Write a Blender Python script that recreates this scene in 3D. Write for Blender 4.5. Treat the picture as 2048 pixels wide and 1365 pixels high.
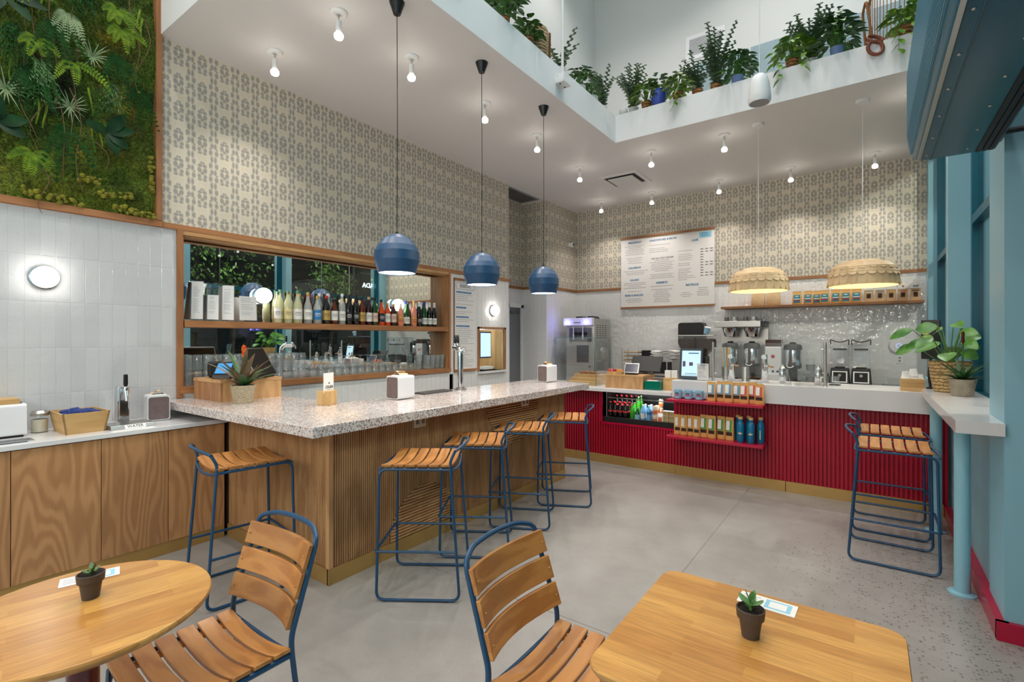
import bpy, math, random
from mathutils import Vector, Matrix, noise
rad = math.radians
random.seed(11)
scene = bpy.context.scene
for _o in list(bpy.data.objects):
    bpy.data.objects.remove(_o)
C = scene.collection

# ---------------------------------------------------------------- camera, world, exposure
cam_d = bpy.data.cameras.new('camera')
cam_d.sensor_width = 36.0
cam_d.lens = 36.0 * 989.0 / 2048.0
cam_d.shift_y = -5.5 / 2048.0
cam_d.clip_start = 0.02
cam = bpy.data.objects.new('camera', cam_d)
cam.location = (0, 0, 1.52)
cam.rotation_euler = (rad(90), 0, rad(35.8))
C.objects.link(cam)
scene.camera = cam
world = bpy.data.worlds.new('night_sky')
scene.world = world
world.use_nodes = True
world.node_tree.nodes['Background'].inputs[0].default_value = (0.006, 0.008, 0.008, 1)
world.node_tree.nodes['Background'].inputs[1].default_value = 1.0
scene.view_settings.view_transform = 'Standard'
scene.view_settings.look = 'None'
scene.view_settings.gamma = 1.0
scene.view_settings.use_curve_mapping = False
scene.view_settings.exposure = 0.22
try:
    scene.cycles.max_bounces = 10
    scene.cycles.transparent_max_bounces = 24
    scene.cycles.sample_clamp_indirect = 6.0
    scene.cycles.caustics_reflective = False
    scene.cycles.caustics_refractive = False
except Exception:
    pass

LIGHT_SPOT = 40.0      # one ceiling spot bulb
LIGHT_HIGH_FILL = 135.0     # one fill light added in the unseen high ceiling
LIGHT_GLOBE_FILL = 26.0    # one globe added behind the camera as frontal fill
def light(kind, name, loc, power, col=(1, 1, 1), rot=(0, 0, 0), parent=None, **kw):
    d = bpy.data.lights.new(name, kind)
    d.energy = power
    d.color = col
    for k, v in kw.items():
        setattr(d, k, v)
    o = bpy.data.objects.new(name, d)
    o.location = loc
    o.rotation_euler = rot
    C.objects.link(o)
    if parent:
        o.parent = parent
    return o

# ---------------------------------------------------------------- object helpers
def tag(o, label=None, cat=None, group=None, kind=None):
    if label: o['label'] = label
    if cat: o['category'] = cat
    if group: o['group'] = group
    if kind: o['kind'] = kind
    return o

def thing(name, label, cat, loc=(0, 0, 0), rz=0.0, group=None, rot=None):
    o = bpy.data.objects.new(name, None)
    o.empty_display_size = 0.05
    o.location = loc
    o.rotation_euler = rot if rot else (0, 0, rz)
    C.objects.link(o)
    return tag(o, label, cat, group)

def dup(o, parent=None):
    c = o.copy()
    C.objects.link(c)
    c.parent = parent
    for ch in list(o.children):
        dup(ch, c)
    return c

def copy_thing(o, label, loc, rz=0.0, group=None, rot=None):
    c = dup(o)
    c.location = loc
    c.rotation_euler = rot if rot else (0, 0, rz)
    if label: c['label'] = label
    if group: c['group'] = group
    return c

ORDINAL = ['first', 'second', 'third', 'fourth', 'fifth', 'sixth', 'seventh', 'eighth', 'ninth', 'tenth', 'eleventh', 'twelfth', 'thirteenth', 'fourteenth', 'fifteenth', 'sixteenth']

class B:
    """collects faces, then becomes one mesh object"""
    def __init__(s):
        s.v = []; s.f = []
    def add(s, vs, fs):
        n = len(s.v)
        s.v.extend([tuple(p) for p in vs])
        s.f.extend([tuple(i + n for i in f) for f in fs])
        return s
    def box(s, x0, x1, y0, y1, z0, z1):
        vs = [(x0, y0, z0), (x1, y0, z0), (x1, y1, z0), (x0, y1, z0), (x0, y0, z1), (x1, y0, z1), (x1, y1, z1), (x0, y1, z1)]
        return s.add(vs, [(0, 3, 2, 1), (4, 5, 6, 7), (0, 1, 5, 4), (1, 2, 6, 5), (2, 3, 7, 6), (3, 0, 4, 7)])
    def rings(s, rings, closed=True, cap0=True, cap1=True):
        n = len(rings[0]); vs = []; fs = []
        for r in rings: vs += list(r)
        m = n if closed else n - 1
        for i in range(len(rings) - 1):
            for j in range(m):
                a = i * n + j; b = i * n + (j + 1) % n
                fs.append((a, b, b + n, a + n))
        if cap0: fs.append(tuple(range(n - 1, -1, -1)))
        if cap1: fs.append(tuple(range((len(rings) - 1) * n, len(rings) * n)))
        return s.add(vs, fs)
    def lathe(s, prof, seg=20, c=(0, 0, 0), cap0=True, cap1=True, axis='z', sx=1.0, sy=1.0):
        rs = []
        for r, z in prof:
            ring = []
            for k in range(seg):
                a = 2 * math.pi * k / seg
                p = (r * math.cos(a) * sx, r * math.sin(a) * sy, z)
                if axis == 'x': p = (p[2], p[0], p[1])
                if axis == 'y': p = (p[1], p[2], p[0])
                ring.append((p[0] + c[0], p[1] + c[1], p[2] + c[2]))
            rs.append(ring)
        return s.rings(rs, True, cap0 and prof[0][0] > 1e-6 or cap0, cap1)
    def tube(s, pts, r, seg=8, closed=False, r1=None):
        P = [Vector(p) for p in pts]; n = len(P)
        T = []
        for i in range(n):
            if closed: t = P[(i + 1) % n] - P[i - 1]
            else: t = P[min(i + 1, n - 1)] - P[max(i - 1, 0)]
            T.append(t.normalized() if t.length > 1e-9 else Vector((0, 0, 1)))
        up = Vector((0, 0, 1)) if abs(T[0].z) < 0.9 else Vector((1, 0, 0))
        N = (up - T[0] * up.dot(T[0])).normalized()
        rs = []
        for i in range(n):
            N = (N - T[i] * N.dot(T[i]))
            N = N.normalized() if N.length > 1e-6 else T[i].orthogonal().normalized()
            Bn = T[i].cross(N)
            rr = r if r1 is None else r + (r1 - r) * i / max(1, n - 1)
            rs.append([P[i] + (N * math.cos(2 * math.pi * k / seg) + Bn * math.sin(2 * math.pi * k / seg)) * rr for k in range(seg)])
        if closed:
            rs.append(rs[0])
            return s.rings(rs, True, False, False)
        return s.rings(rs)
    def prism(s, poly, a0, a1, axis='z'):
        def m(p, a):
            return {'z': (p[0], p[1], a), 'x': (a, p[0], p[1]), 'y': (p[0], a, p[1])}[axis]
        return s.rings([[m(p, a0) for p in poly], [m(p, a1) for p in poly]])
    def leaf(s, base, d, nrm, L, W, bend=0.3, n=4, fold=0.15, shape=0):
        d = Vector(d).normalized(); nrm = Vector(nrm)
        side = d.cross(nrm)
        side = side.normalized() if side.length > 1e-6 else d.orthogonal().normalized()
        up = side.cross(d).normalized()
        base = Vector(base); rows = []
        for i in range(n + 1):
            t = i / n
            if shape == 0: w = math.sin(math.pi * min(1, t * 0.92 + 0.05)) ** 0.8
            elif shape == 1: w = (1 - t) ** 0.7 * 0.95 + 0.05 if t > 0.15 else 0.6 + t * 2
            else: w = math.sin(math.pi * (t * 0.75 + 0.1)) if t < 1 else 0.02
            w = max(w, 0.02) * W * 0.5
            p = base + d * (L * t) - up * (bend * L * t * t)
            rows.append([p - side * w + up * (fold * w), p, p + side * w + up * (fold * w)])
        return s.rings(rows, False, False, False)
    def mesh(s, name, smooth=True, angle=38):
        me = bpy.data.meshes.new(name)
        me.from_pydata(s.v, [], s.f)
        me.validate(); me.update()
        if smooth:
            for p in me.polygons: p.use_smooth = True
            try: me.set_sharp_from_angle(angle=rad(angle))
            except Exception: pass
        return me
    def obj(s, name, m, parent=None, smooth=True, bevel=0.0, loc=None, rot=None, angle=38, seg=2):
        me = s.mesh(name, smooth, angle)
        me.materials.append(m)
        o = bpy.data.objects.new(name, me)
        C.objects.link(o)
        if parent: o.parent = parent
        if loc: o.location = loc
        if rot: o.rotation_euler = rot
        if name in ('print', 'prices', 'screen_picture', 'screen_text', 'heading', 'logo', 'emblem', 'branches'): o['kind'] = 'stuff'
        if bevel:
            b = o.modifiers.new('bevel', 'BEVEL')
            b.width = bevel; b.segments = seg; b.limit_method = 'ANGLE'; b.angle_limit = rad(40)
        return o

def inst(src, parent=None, loc=None, rot=None, name=None):
    """another object that shares src's mesh"""
    o = bpy.data.objects.new(name or src.name.split('.')[0], src.data)
    C.objects.link(o)
    if parent: o.parent = parent
    if loc: o.location = loc
    if rot: o.rotation_euler = rot
    for md in src.modifiers:
        if md.type == 'BEVEL':
            b = o.modifiers.new('bevel', 'BEVEL'); b.width = md.width; b.segments = md.segments
            b.limit_method = 'ANGLE'; b.angle_limit = md.angle_limit
    return o

def mobj(name, me, parent=None, loc=None, rot=None):
    o = bpy.data.objects.new(name, me)
    C.objects.link(o)
    if parent: o.parent = parent
    if loc: o.location = loc
    if rot: o.rotation_euler = rot
    return o

def struct(o):
    o['kind'] = 'structure'
    return o

def box(name, m, x0, x1, y0, y1, z0, z1, parent=None, bevel=0.0):
    return B().box(x0, x1, y0, y1, z0, z1).obj(name, m, parent, smooth=False, bevel=bevel)

def fillet(pts, r, n=5, closed=False):
    P = [Vector(p) for p in pts]; out = []
    N = len(P)
    for i in range(N):
        if not closed and i in (0, N - 1):
            out.append(P[i]); continue
        a, b, c = P[i - 1], P[i], P[(i + 1) % N]
        u = (a - b); w = (c - b)
        rr = min(r, u.length * 0.48, w.length * 0.48)
        u.normalize(); w.normalize()
        p0 = b + u * rr; p1 = b + w * rr
        for k in range(n + 1):
            t = k / n
            out.append(p0 * (1 - t) ** 2 + b * (2 * t * (1 - t)) + p1 * t * t)
    return out

def text(body, size, m, parent, loc, rot=(0, 0, 0), align='CENTER', name='lettering', ext=0.0006, sx=1.0, bold=0.0):
    cu = bpy.data.curves.new('t', 'FONT')
    cu.body = body; cu.size = size; cu.align_x = align; cu.align_y = 'CENTER'; cu.extrude = ext
    cu.resolution_u = 2; cu.offset = bold
    to = bpy.data.objects.new('t', cu)
    C.objects.link(to)
    me = bpy.data.meshes.new_from_object(to)
    bpy.data.objects.remove(to)
    bpy.data.curves.remove(cu)
    me.materials.clear(); me.materials.append(m)
    o = mobj(name, me, parent, loc, rot)
    o.scale = (sx, 1, 1)
    return o

# ---------------------------------------------------------------- materials
def lin(c):
    return tuple((x / 255 / 12.92 if x / 255 <= 0.04045 else ((x / 255 + 0.055) / 1.055) ** 2.4) for x in c[:3]) + (1.0,)

def new_mat(name):
    m = bpy.data.materials.new(name)
    m.use_nodes = True
    return m, m.node_tree.nodes, m.node_tree.links, m.node_tree.nodes['Principled BSDF']

def mat(name, col, rough=0.5, metal=0.0, bump=None, var=None, rnd=0.0, coat=0.0, emit=0.0, ecol=None, spec=None, sheen=0):
    m, N, L, p = new_mat(name)
    p.inputs['Roughness'].default_value = rough
    p.inputs['Metallic'].default_value = metal
    if spec is not None: p.inputs['Specular IOR Level'].default_value = spec
    if coat:
        p.inputs['Coat Weight'].default_value = coat; p.inputs['Coat Roughness'].default_value = 0.1
    if emit:
        p.inputs['Emission Strength'].default_value = emit
        p.inputs['Emission Color'].default_value = lin(ecol or col)
    p.inputs['Base Color'].default_value = lin(col)
    src = None
    if var or bump:
        tc = N.new('ShaderNodeTexCoord')
    if var:
        nz = N.new('ShaderNodeTexNoise'); nz.inputs['Scale'].default_value = var[0]; nz.inputs['Detail'].default_value = 4
        L.new(tc.outputs['Object'], nz.inputs['Vector'])
        mx = N.new('ShaderNodeMix'); mx.data_type = 'RGBA'
        c2 = lin(var[2]) if len(var) > 2 else tuple(x * (1 - var[1]) for x in lin(col)[:3]) + (1,)
        mx.inputs['A'].default_value = c2
        mx.inputs['B'].default_value = lin(col)
        rp = N.new('ShaderNodeMapRange'); rp.inputs[1].default_value = 0.35; rp.inputs[2].default_value = 0.65
        L.new(nz.outputs['Fac'], rp.inputs[0]); L.new(rp.outputs[0], mx.inputs['Factor'])
        src = mx.outputs['Result']
    if rnd:
        oi = N.new('ShaderNodeObjectInfo')
        mr = N.new('ShaderNodeMapRange'); mr.inputs[3].default_value = 1 - rnd; mr.inputs[4].default_value = 1 + rnd
        L.new(oi.outputs['Random'], mr.inputs[0])
        mm = N.new('ShaderNodeVectorMath'); mm.operation = 'SCALE'
        if src: L.new(src, mm.inputs[0])
        else: mm.inputs[0].default_value = lin(col)[:3]
        L.new(mr.outputs[0], mm.inputs['Scale'])
        src = mm.outputs[0]
    if src: L.new(src, p.inputs['Base Color'])
    if bump:
        nb = N.new('ShaderNodeTexNoise'); nb.inputs['Scale'].default_value = bump[0]; nb.inputs['Detail'].default_value = bump[2] if len(bump) > 2 else 3
        L.new(tc.outputs['Object'], nb.inputs['Vector'])
        bp = N.new('ShaderNodeBump'); bp.inputs['Strength'].default_value = bump[1]; bp.inputs['Distance'].default_value = 0.02
        L.new(nb.outputs['Fac'], bp.inputs['Height']); L.new(bp.outputs[0], p.inputs['Normal'])
    return m

def math_node(N, L, op, a, b=None, c=None):
    n = N.new('ShaderNodeMath'); n.operation = op
    for i, x in enumerate((a, b, c)):
        if x is None: continue
        if isinstance(x, (int, float)): n.inputs[i].default_value = x
        else: L.new(x, n.inputs[i])
    return n.outputs[0]

def glassy(name, col=(255, 255, 255), tint=0.06, rough=0.02, refl=1.0, body=0.0):
    """thin clear glass: see-through with fresnel reflection"""
    m, N, L, p = new_mat(name)
    N.remove(p)
    out = N['Material Output']
    tr = N.new('ShaderNodeBsdfTransparent'); g = N.new('ShaderNodeBsdfGlossy'); mx = N.new('ShaderNodeMixShader')
    c = lin(col)
    tr.inputs[0].default_value = tuple(1 - tint + tint * x for x in c[:3]) + (1,)
    g.inputs['Roughness'].default_value = rough
    g.inputs[0].default_value = (refl, refl, refl, 1)
    lw = N.new('ShaderNodeLayerWeight'); lw.inputs['Blend'].default_value = 0.5
    pw_ = math_node(N, L, 'POWER', lw.outputs['Facing'], 4.0)
    fac = math_node(N, L, 'MULTIPLY_ADD', pw_, 0.7, 0.045)
    if body:
        df = N.new('ShaderNodeBsdfDiffuse'); df.inputs[0].default_value = c
        m0 = N.new('ShaderNodeMixShader'); m0.inputs[0].default_value = body
        L.new(tr.outputs[0], m0.inputs[1]); L.new(df.outputs[0], m0.inputs[2]); first = m0.outputs[0]
    else: first = tr.outputs[0]
    L.new(fac, mx.inputs[0]); L.new(first, mx.inputs[1]); L.new(g.outputs[0], mx.inputs[2])
    L.new(mx.outputs[0], out.inputs[0])
    return m

def wood(name, c1, c2, axis='x', freq=1.0, rings=12, rough=0.42, pores=0.25, coat=0.0, bump=0.12):
    m, N, L, p = new_mat(name)
    p.inputs['Roughness'].default_value = rough
    if coat:
        p.inputs['Coat Weight'].default_value = coat; p.inputs['Coat Roughness'].default_value = 0.15
    tc = N.new('ShaderNodeTexCoord'); oi = N.new('ShaderNodeObjectInfo')
    off = N.new('ShaderNodeVectorMath'); off.operation = 'MULTIPLY_ADD'
    sc = N.new('ShaderNodeCombineXYZ')
    for i in range(3): L.new(oi.outputs['Random'], sc.inputs[i])
    off.inputs[1].default_value = (7, 11, 5)
    L.new(sc.outputs[0], off.inputs[0]); L.new(tc.outputs['Object'], off.inputs[2])
    def mapped(along, across):
        mp = N.new('ShaderNodeMapping')
        s = {'x': (along, across, across), 'y': (across, along, across), 'z': (across, across, along)}[axis]
        mp.inputs['Scale'].default_value = s
        L.new(off.outputs[0], mp.inputs['Vector'])
        return mp.outputs[0]
    n1 = N.new('ShaderNodeTexNoise'); n1.inputs['Scale'].default_value = freq; n1.inputs['Detail'].default_value = 2.5; n1.inputs['Roughness'].default_value = 0.4
    L.new(mapped(0.55, 3.2), n1.inputs['Vector'])
    mu = N.new('ShaderNodeMath'); mu.operation = 'MULTIPLY'; mu.inputs[1].default_value = rings * 6.283
    L.new(n1.outputs['Fac'], mu.inputs[0])
    sn = N.new('ShaderNodeMath'); sn.operation = 'SINE'; L.new(mu.outputs[0], sn.inputs[0])
    mr = N.new('ShaderNodeMapRange'); mr.inputs[1].default_value = -1; mr.inputs[2].default_value = 1; mr.interpolation_type = 'SMOOTHSTEP'
    L.new(sn.outputs[0], mr.inputs[0])
    n2 = N.new('ShaderNodeTexNoise'); n2.inputs['Scale'].default_value = 14; n2.inputs['Detail'].default_value = 5
    L.new(mapped(0.7, 14), n2.inputs['Vector'])
    ad = N.new('ShaderNodeMix'); ad.data_type = 'FLOAT'; ad.inputs[0].default_value = pores + 0.25
    L.new(mr.outputs[0], ad.inputs[2]); L.new(n2.outputs['Fac'], ad.inputs[3])
    mx = N.new('ShaderNodeMix'); mx.data_type = 'RGBA'
    mx.inputs['A'].default_value = lin(c2); mx.inputs['B'].default_value = lin(c1)
    L.new(ad.outputs[0], mx.inputs['Factor'])
    mr2 = N.new('ShaderNodeMapRange'); mr2.inputs[3].default_value = 0.86; mr2.inputs[4].default_value = 1.1
    L.new(oi.outputs['Random'], mr2.inputs[0])
    vm = N.new('ShaderNodeVectorMath'); vm.operation = 'SCALE'
    L.new(mx.outputs['Result'], vm.inputs[0]); L.new(mr2.outputs[0], vm.inputs['Scale'])
    L.new(vm.outputs[0], p.inputs['Base Color'])
    if bump:
        bp = N.new('ShaderNodeBump'); bp.inputs['Strength'].default_value = bump; bp.inputs['Distance'].default_value = 0.003
        L.new(n2.outputs['Fac'], bp.inputs['Height']); L.new(bp.outputs[0], p.inputs['Normal'])
    return m

def wallpaper_mat():
    m, N, L, p = new_mat('wallpaper')
    p.inputs['Roughness'].default_value = 0.75
    g = N.new('ShaderNodeNewGeometry'); sp = N.new('ShaderNodeSeparateXYZ')
    L.new(g.outputs['Position'], sp.inputs[0])
    F = lambda op, a, b=None, c=None: math_node(N, L, op, a, b, c)
    u = F('DIVIDE', F('ADD', F('ADD', sp.outputs[0], sp.outputs[1]), 20.0), 0.0885)
    v = F('DIVIDE', sp.outputs[2], 0.224)
    col = F('FLOOR', u)
    par = F('MODULO', col, 2.0)
    x = F('ABSOLUTE', F('SUBTRACT', F('FRACT', u), 0.5))          # mirrored about the column's axis
    w = F('FRACT', F('ADD', v, F('MULTIPLY', par, 0.5)))
    def blob(cx, cy, rx, ry):
        dx = F('DIVIDE', F('SUBTRACT', x, cx), rx); dy = F('DIVIDE', F('SUBTRACT', w, cy), ry)
        return F('SUBTRACT', 1.0, F('ADD', F('MULTIPLY', dx, dx), F('MULTIPLY', dy, dy)))
    def fine(sx, sy, sc):
        cb = N.new('ShaderNodeCombineXYZ')
        L.new(F('MULTIPLY', x, sx), cb.inputs[0]); L.new(F('MULTIPLY', w, sy), cb.inputs[1]); L.new(F('MULTIPLY', par, sc), cb.inputs[2])
        nz = N.new('ShaderNodeTexNoise'); nz.inputs['Scale'].default_value = 1.0; nz.inputs['Detail'].default_value = 1.5
        L.new(cb.outputs[0], nz.inputs['Vector'])
        return nz.outputs['Fac']
    def union(*bs):
        r = bs[0]
        for q in bs[1:]: r = F('MAXIMUM', r, q)
        return r
    odd = union(blob(0.24, 0.61, 0.20, 0.115), blob(0.26, 0.37, 0.18, 0.09), blob(0.07, 0.50, 0.10, 0.08), blob(0.20, 0.77, 0.22, 0.07), blob(0.22, 0.25, 0.20, 0.06), blob(0.10, 0.88, 0.10, 0.05))
    even = union(blob(0.27, 0.85, 0.19, 0.115), blob(0.16, 0.60, 0.15, 0.14), blob(0.27, 0.36, 0.19, 0.115), blob(0.15, 0.11, 0.16, 0.12), blob(0.30, 1.0, 0.12, 0.04), blob(0.30, 0.0, 0.12, 0.04))
    body = F('ADD', F('MULTIPLY', odd, par), F('MULTIPLY', even, F('SUBTRACT', 1.0, par)))
    body = F('MAXIMUM', body, -0.9)
    val = F('ADD', body, F('MULTIPLY', F('SUBTRACT', fine(20.0, 48.0, 31.7), 0.5), 3.0))
    edge = F('LESS_THAN', x, 0.44)
    mr = N.new('ShaderNodeMapRange'); mr.inputs[1].default_value = 0.0; mr.inputs[2].default_value = 0.4
    L.new(val, mr.inputs[0])
    dots = F('GREATER_THAN', fine(26.0, 60.0, 11.3), 0.62)
    ink = F('MAXIMUM', mr.outputs[0], F('MULTIPLY', dots, 0.7))
    tone = F('MULTIPLY_ADD', fine(60.0, 130.0, 5.0), 0.8, 0.35)
    msk = F('MULTIPLY', F('MULTIPLY', ink, edge), F('MINIMUM', tone, 0.78))
    mx = N.new('ShaderNodeMix'); mx.data_type = 'RGBA'
    mx.inputs['A'].default_value = lin((216, 206, 186)); mx.inputs['B'].default_value = lin((130, 131, 131))
    L.new(msk, mx.inputs['Factor'])
    L.new(mx.outputs['Result'], p.inputs['Base Color'])
    return m

def terrazzo_mat():
    m, N, L, p = new_mat('terrazzo')
    p.inputs['Roughness'].default_value = 0.16
    p.inputs['Coat Weight'].default_value = 0.2
    tc = N.new('ShaderNodeTexCoord')
    v = N.new('ShaderNodeTexVoronoi'); v.inputs['Scale'].default_value = 84
    e = N.new('ShaderNodeTexVoronoi'); e.feature = 'DISTANCE_TO_EDGE'; e.inputs['Scale'].default_value = 84
    for q in (v, e): L.new(tc.outputs['Object'], q.inputs['Vector'])
    sp = N.new('ShaderNodeSeparateColor'); L.new(v.outputs['Color'], sp.inputs[0])
    rp = N.new('ShaderNodeValToRGB'); rp.color_ramp.interpolation = 'CONSTANT'
    cols = [(0, (218, 204, 197)), (0.25, (202, 182, 171)), (0.40, (222, 214, 210)), (0.52, (176, 146, 130)), (0.70, (158, 132, 122)), (0.82, (176, 164, 160)), (0.92, (124, 102, 96))]
    el = rp.color_ramp.elements
    el[0].position = 0; el[0].color = lin(cols[0][1]); el[1].position = cols[1][0]; el[1].color = lin(cols[1][1])
    for a, c in cols[2:]:
        k = el.new(a); k.color = lin(c)
    L.new(sp.outputs[0], rp.inputs[0])
    th = N.new('ShaderNodeMapRange'); th.inputs[1].default_value = 0.06; th.inputs[2].default_value = 0.11
    L.new(e.outputs['Distance'], th.inputs[0])
    mx = N.new('ShaderNodeMix'); mx.data_type = 'RGBA'
    mx.inputs['A'].default_value = lin((230, 227, 227)); L.new(rp.outputs[0], mx.inputs['B']); L.new(th.outputs[0], mx.inputs['Factor'])
    L.new(mx.outputs['Result'], p.inputs['Base Color'])
    return m

def concrete_mat():
    m, N, L, p = new_mat('polished_concrete')
    tc = N.new('ShaderNodeTexCoord')
    def nz(s, d, r=0.55):
        n = N.new('ShaderNodeTexNoise'); n.inputs['Scale'].default_value = s; n.inputs['Detail'].default_value = d; n.inputs['Roughness'].default_value = r
        L.new(tc.outputs['Object'], n.inputs['Vector']); return n.outputs['Fac']
    F = lambda op, a, b=None, c=None: math_node(N, L, op, a, b, c)
    def remap(x, a, b, lo=0.0, hi=1.0):
        q = N.new('ShaderNodeMapRange'); q.inputs[1].default_value = a; q.inputs[2].default_value = b; q.inputs[3].default_value = lo; q.inputs[4].default_value = hi
        L.new(x, q.inputs[0]); return q.outputs[0]
    big = nz(0.9, 5); mid = nz(7, 6); fine = nz(160, 3, 0.7)
    mx = N.new('ShaderNodeMix'); mx.data_type = 'RGBA'
    mx.inputs['A'].default_value = lin((138, 133, 128)); mx.inputs['B'].default_value = lin((168, 164, 159))
    L.new(remap(F('ADD', F('MULTIPLY', big, 0.7), F('MULTIPLY', mid, 0.3)), 0.30, 0.68), mx.inputs['Factor'])
    # exposed aggregate: dark flecks, denser where the slab was ground deeper
    vo = N.new('ShaderNodeTexVoronoi'); vo.inputs['Scale'].default_value = 62; L.new(tc.outputs['Object'], vo.inputs['Vector'])
    spc = N.new('ShaderNodeSeparateColor'); L.new(vo.outputs['Color'], spc.inputs[0])
    sp = N.new('ShaderNodeSeparateXYZ'); L.new(tc.outputs['Object'], sp.inputs[0])
    dens = F('ADD', remap(sp.outputs[0], -0.9, 0.5, -0.06, 0.46), remap(nz(1.7, 2), 0.35, 0.75, -0.10, 0.07))
    fleck = F('MULTIPLY', F('LESS_THAN', spc.outputs[0], F('MULTIPLY', dens, 0.75)), remap(vo.outputs['Distance'], 0.55, 0.30))
    m2 = N.new('ShaderNodeMix'); m2.data_type = 'RGBA'; m2.inputs['B'].default_value = lin((92, 84, 78))
    L.new(mx.outputs['Result'], m2.inputs['A']); L.new(F('MULTIPLY', fleck, 0.62), m2.inputs['Factor'])
    m3 = N.new('ShaderNodeMix'); m3.data_type = 'RGBA'; m3.blend_type = 'MULTIPLY'; m3.inputs['Factor'].default_value = 1.0
    L.new(m2.outputs['Result'], m3.inputs['A'])
    cb = N.new('ShaderNodeCombineColor')
    tone = remap(fine, 0.3, 0.7, 0.84, 1.1)
    for i in range(3): L.new(tone, cb.inputs[i])
    L.new(cb.outputs[0], m3.inputs['B'])
    L.new(m3.outputs['Result'], p.inputs['Base Color'])
    p.inputs['Roughness'].default_value = 0.33
    return m

def butcher_mat():
    m, N, L, p = new_mat('butcher_block')
    p.inputs['Roughness'].default_value = 0.32
    p.inputs['Coat Weight'].default_value = 0.25; p.inputs['Coat Roughness'].default_value = 0.2
    tc = N.new('ShaderNodeTexCoord')
    br = N.new('ShaderNodeTexBrick')
    br.offset = 0.43; br.offset_frequency = 2; br.squash = 1.0
    br.inputs['Color1'].default_value = lin((212, 158, 84)); br.inputs['Color2'].default_value = lin((184, 126, 60))
    br.inputs['Mortar'].default_value = lin((196, 138, 68)); br.inputs['Mortar Size'].default_value = 0.0006
    br.inputs['Scale'].default_value = 1.0; br.inputs['Brick Width'].default_value = 0.36; br.inputs['Row Height'].default_value = 0.043
    L.new(tc.outputs['Object'], br.inputs['Vector'])
    mp = N.new('ShaderNodeMapping'); mp.inputs['Scale'].default_value = (6, 90, 90); L.new(tc.outputs['Object'], mp.inputs[0])
    nz = N.new('ShaderNodeTexNoise'); nz.inputs['Scale'].default_value = 1.6; nz.inputs['Detail'].default_value = 5; L.new(mp.outputs[0], nz.inputs['Vector'])
    mr = N.new('ShaderNodeMapRange'); mr.inputs[1].default_value = 0.3; mr.inputs[2].default_value = 0.7; mr.inputs[3].default_value = 0.78; mr.inputs[4].default_value = 1.12
    L.new(nz.outputs['Fac'], mr.inputs[0])
    vm = N.new('ShaderNodeVectorMath'); vm.operation = 'SCALE'
    L.new(br.outputs['Color'], vm.inputs[0]); L.new(mr.outputs[0], vm.inputs['Scale']); L.new(vm.outputs[0], p.inputs['Base Color'])
    return m

def weave_mat(name, c1, c2, sc=90, rough=0.8):
    m, N, L, p = new_mat(name)
    p.inputs['Roughness'].default_value = rough
    tc = N.new('ShaderNodeTexCoord')
    w1 = N.new('ShaderNodeTexWave'); w1.bands_direction = 'Z'; w1.inputs['Scale'].default_value = sc / 6; w1.inputs['Distortion'].default_value = 4; w1.inputs['Detail'].default_value = 2; w1.inputs['Detail Scale'].default_value = 4
    nz = N.new('ShaderNodeTexNoise'); nz.inputs['Scale'].default_value = sc; nz.inputs['Detail'].default_value = 2
    L.new(tc.outputs['Object'], w1.inputs['Vector']); L.new(tc.outputs['Object'], nz.inputs['Vector'])
    mu = math_node(N, L, 'MULTIPLY', w1.outputs['Fac'], nz.outputs['Fac'])
    mr = N.new('ShaderNodeMapRange'); mr.inputs[1].default_value = 0.08; mr.inputs[2].default_value = 0.5; L.new(mu, mr.inputs[0])
    mx = N.new('ShaderNodeMix'); mx.data_type = 'RGBA'; mx.inputs['A'].default_value = lin(c2); mx.inputs['B'].default_value = lin(c1)
    L.new(mr.outputs[0], mx.inputs['Factor']); L.new(mx.outputs['Result'], p.inputs['Base Color'])
    bp = N.new('ShaderNodeBump'); bp.inputs['Strength'].default_value = 0.7; bp.inputs['Distance'].default_value = 0.006
    L.new(mu, bp.inputs['Height']); L.new(bp.outputs[0], p.inputs['Normal'])
    return m

M = {}
M['white_paint'] = mat('white_paint', (238, 238, 239), 0.55)
M['ceiling'] = mat('ceiling_paint', (232, 230, 229), 0.6)
M['loft_wall'] = mat('loft_wall_paint', (222, 222, 220), 0.6)
M['blue_wall'] = mat('pale_blue_paint', (140, 190, 206), 0.4)
M['teal'] = mat('teal_paint', (8, 84, 104), 0.3)
M['teal_gloss'] = mat('teal_gloss', (0, 98, 124), 0.25, spec=0.22)
M['teal_light'] = mat('teal_grille', (84, 146, 172), 0.35)
M['red'] = mat('crimson_paint', (176, 8, 44), 0.42, var=(3, 0.12))
M['red_gloss'] = mat('crimson_gloss', (178, 10, 56), 0.25)
M['brass'] = mat('brushed_brass', (196, 158, 96), 0.38, 0.55, var=(2, 0.12))
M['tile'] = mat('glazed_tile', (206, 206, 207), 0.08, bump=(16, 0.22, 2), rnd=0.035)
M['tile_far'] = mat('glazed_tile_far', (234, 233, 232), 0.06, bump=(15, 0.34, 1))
M['grout'] = mat('grout', (240, 240, 238), 0.8)
M['wallpaper'] = wallpaper_mat()
M['terrazzo'] = terrazzo_mat()
M['concrete'] = concrete_mat()
M['butcher'] = butcher_mat()
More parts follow.
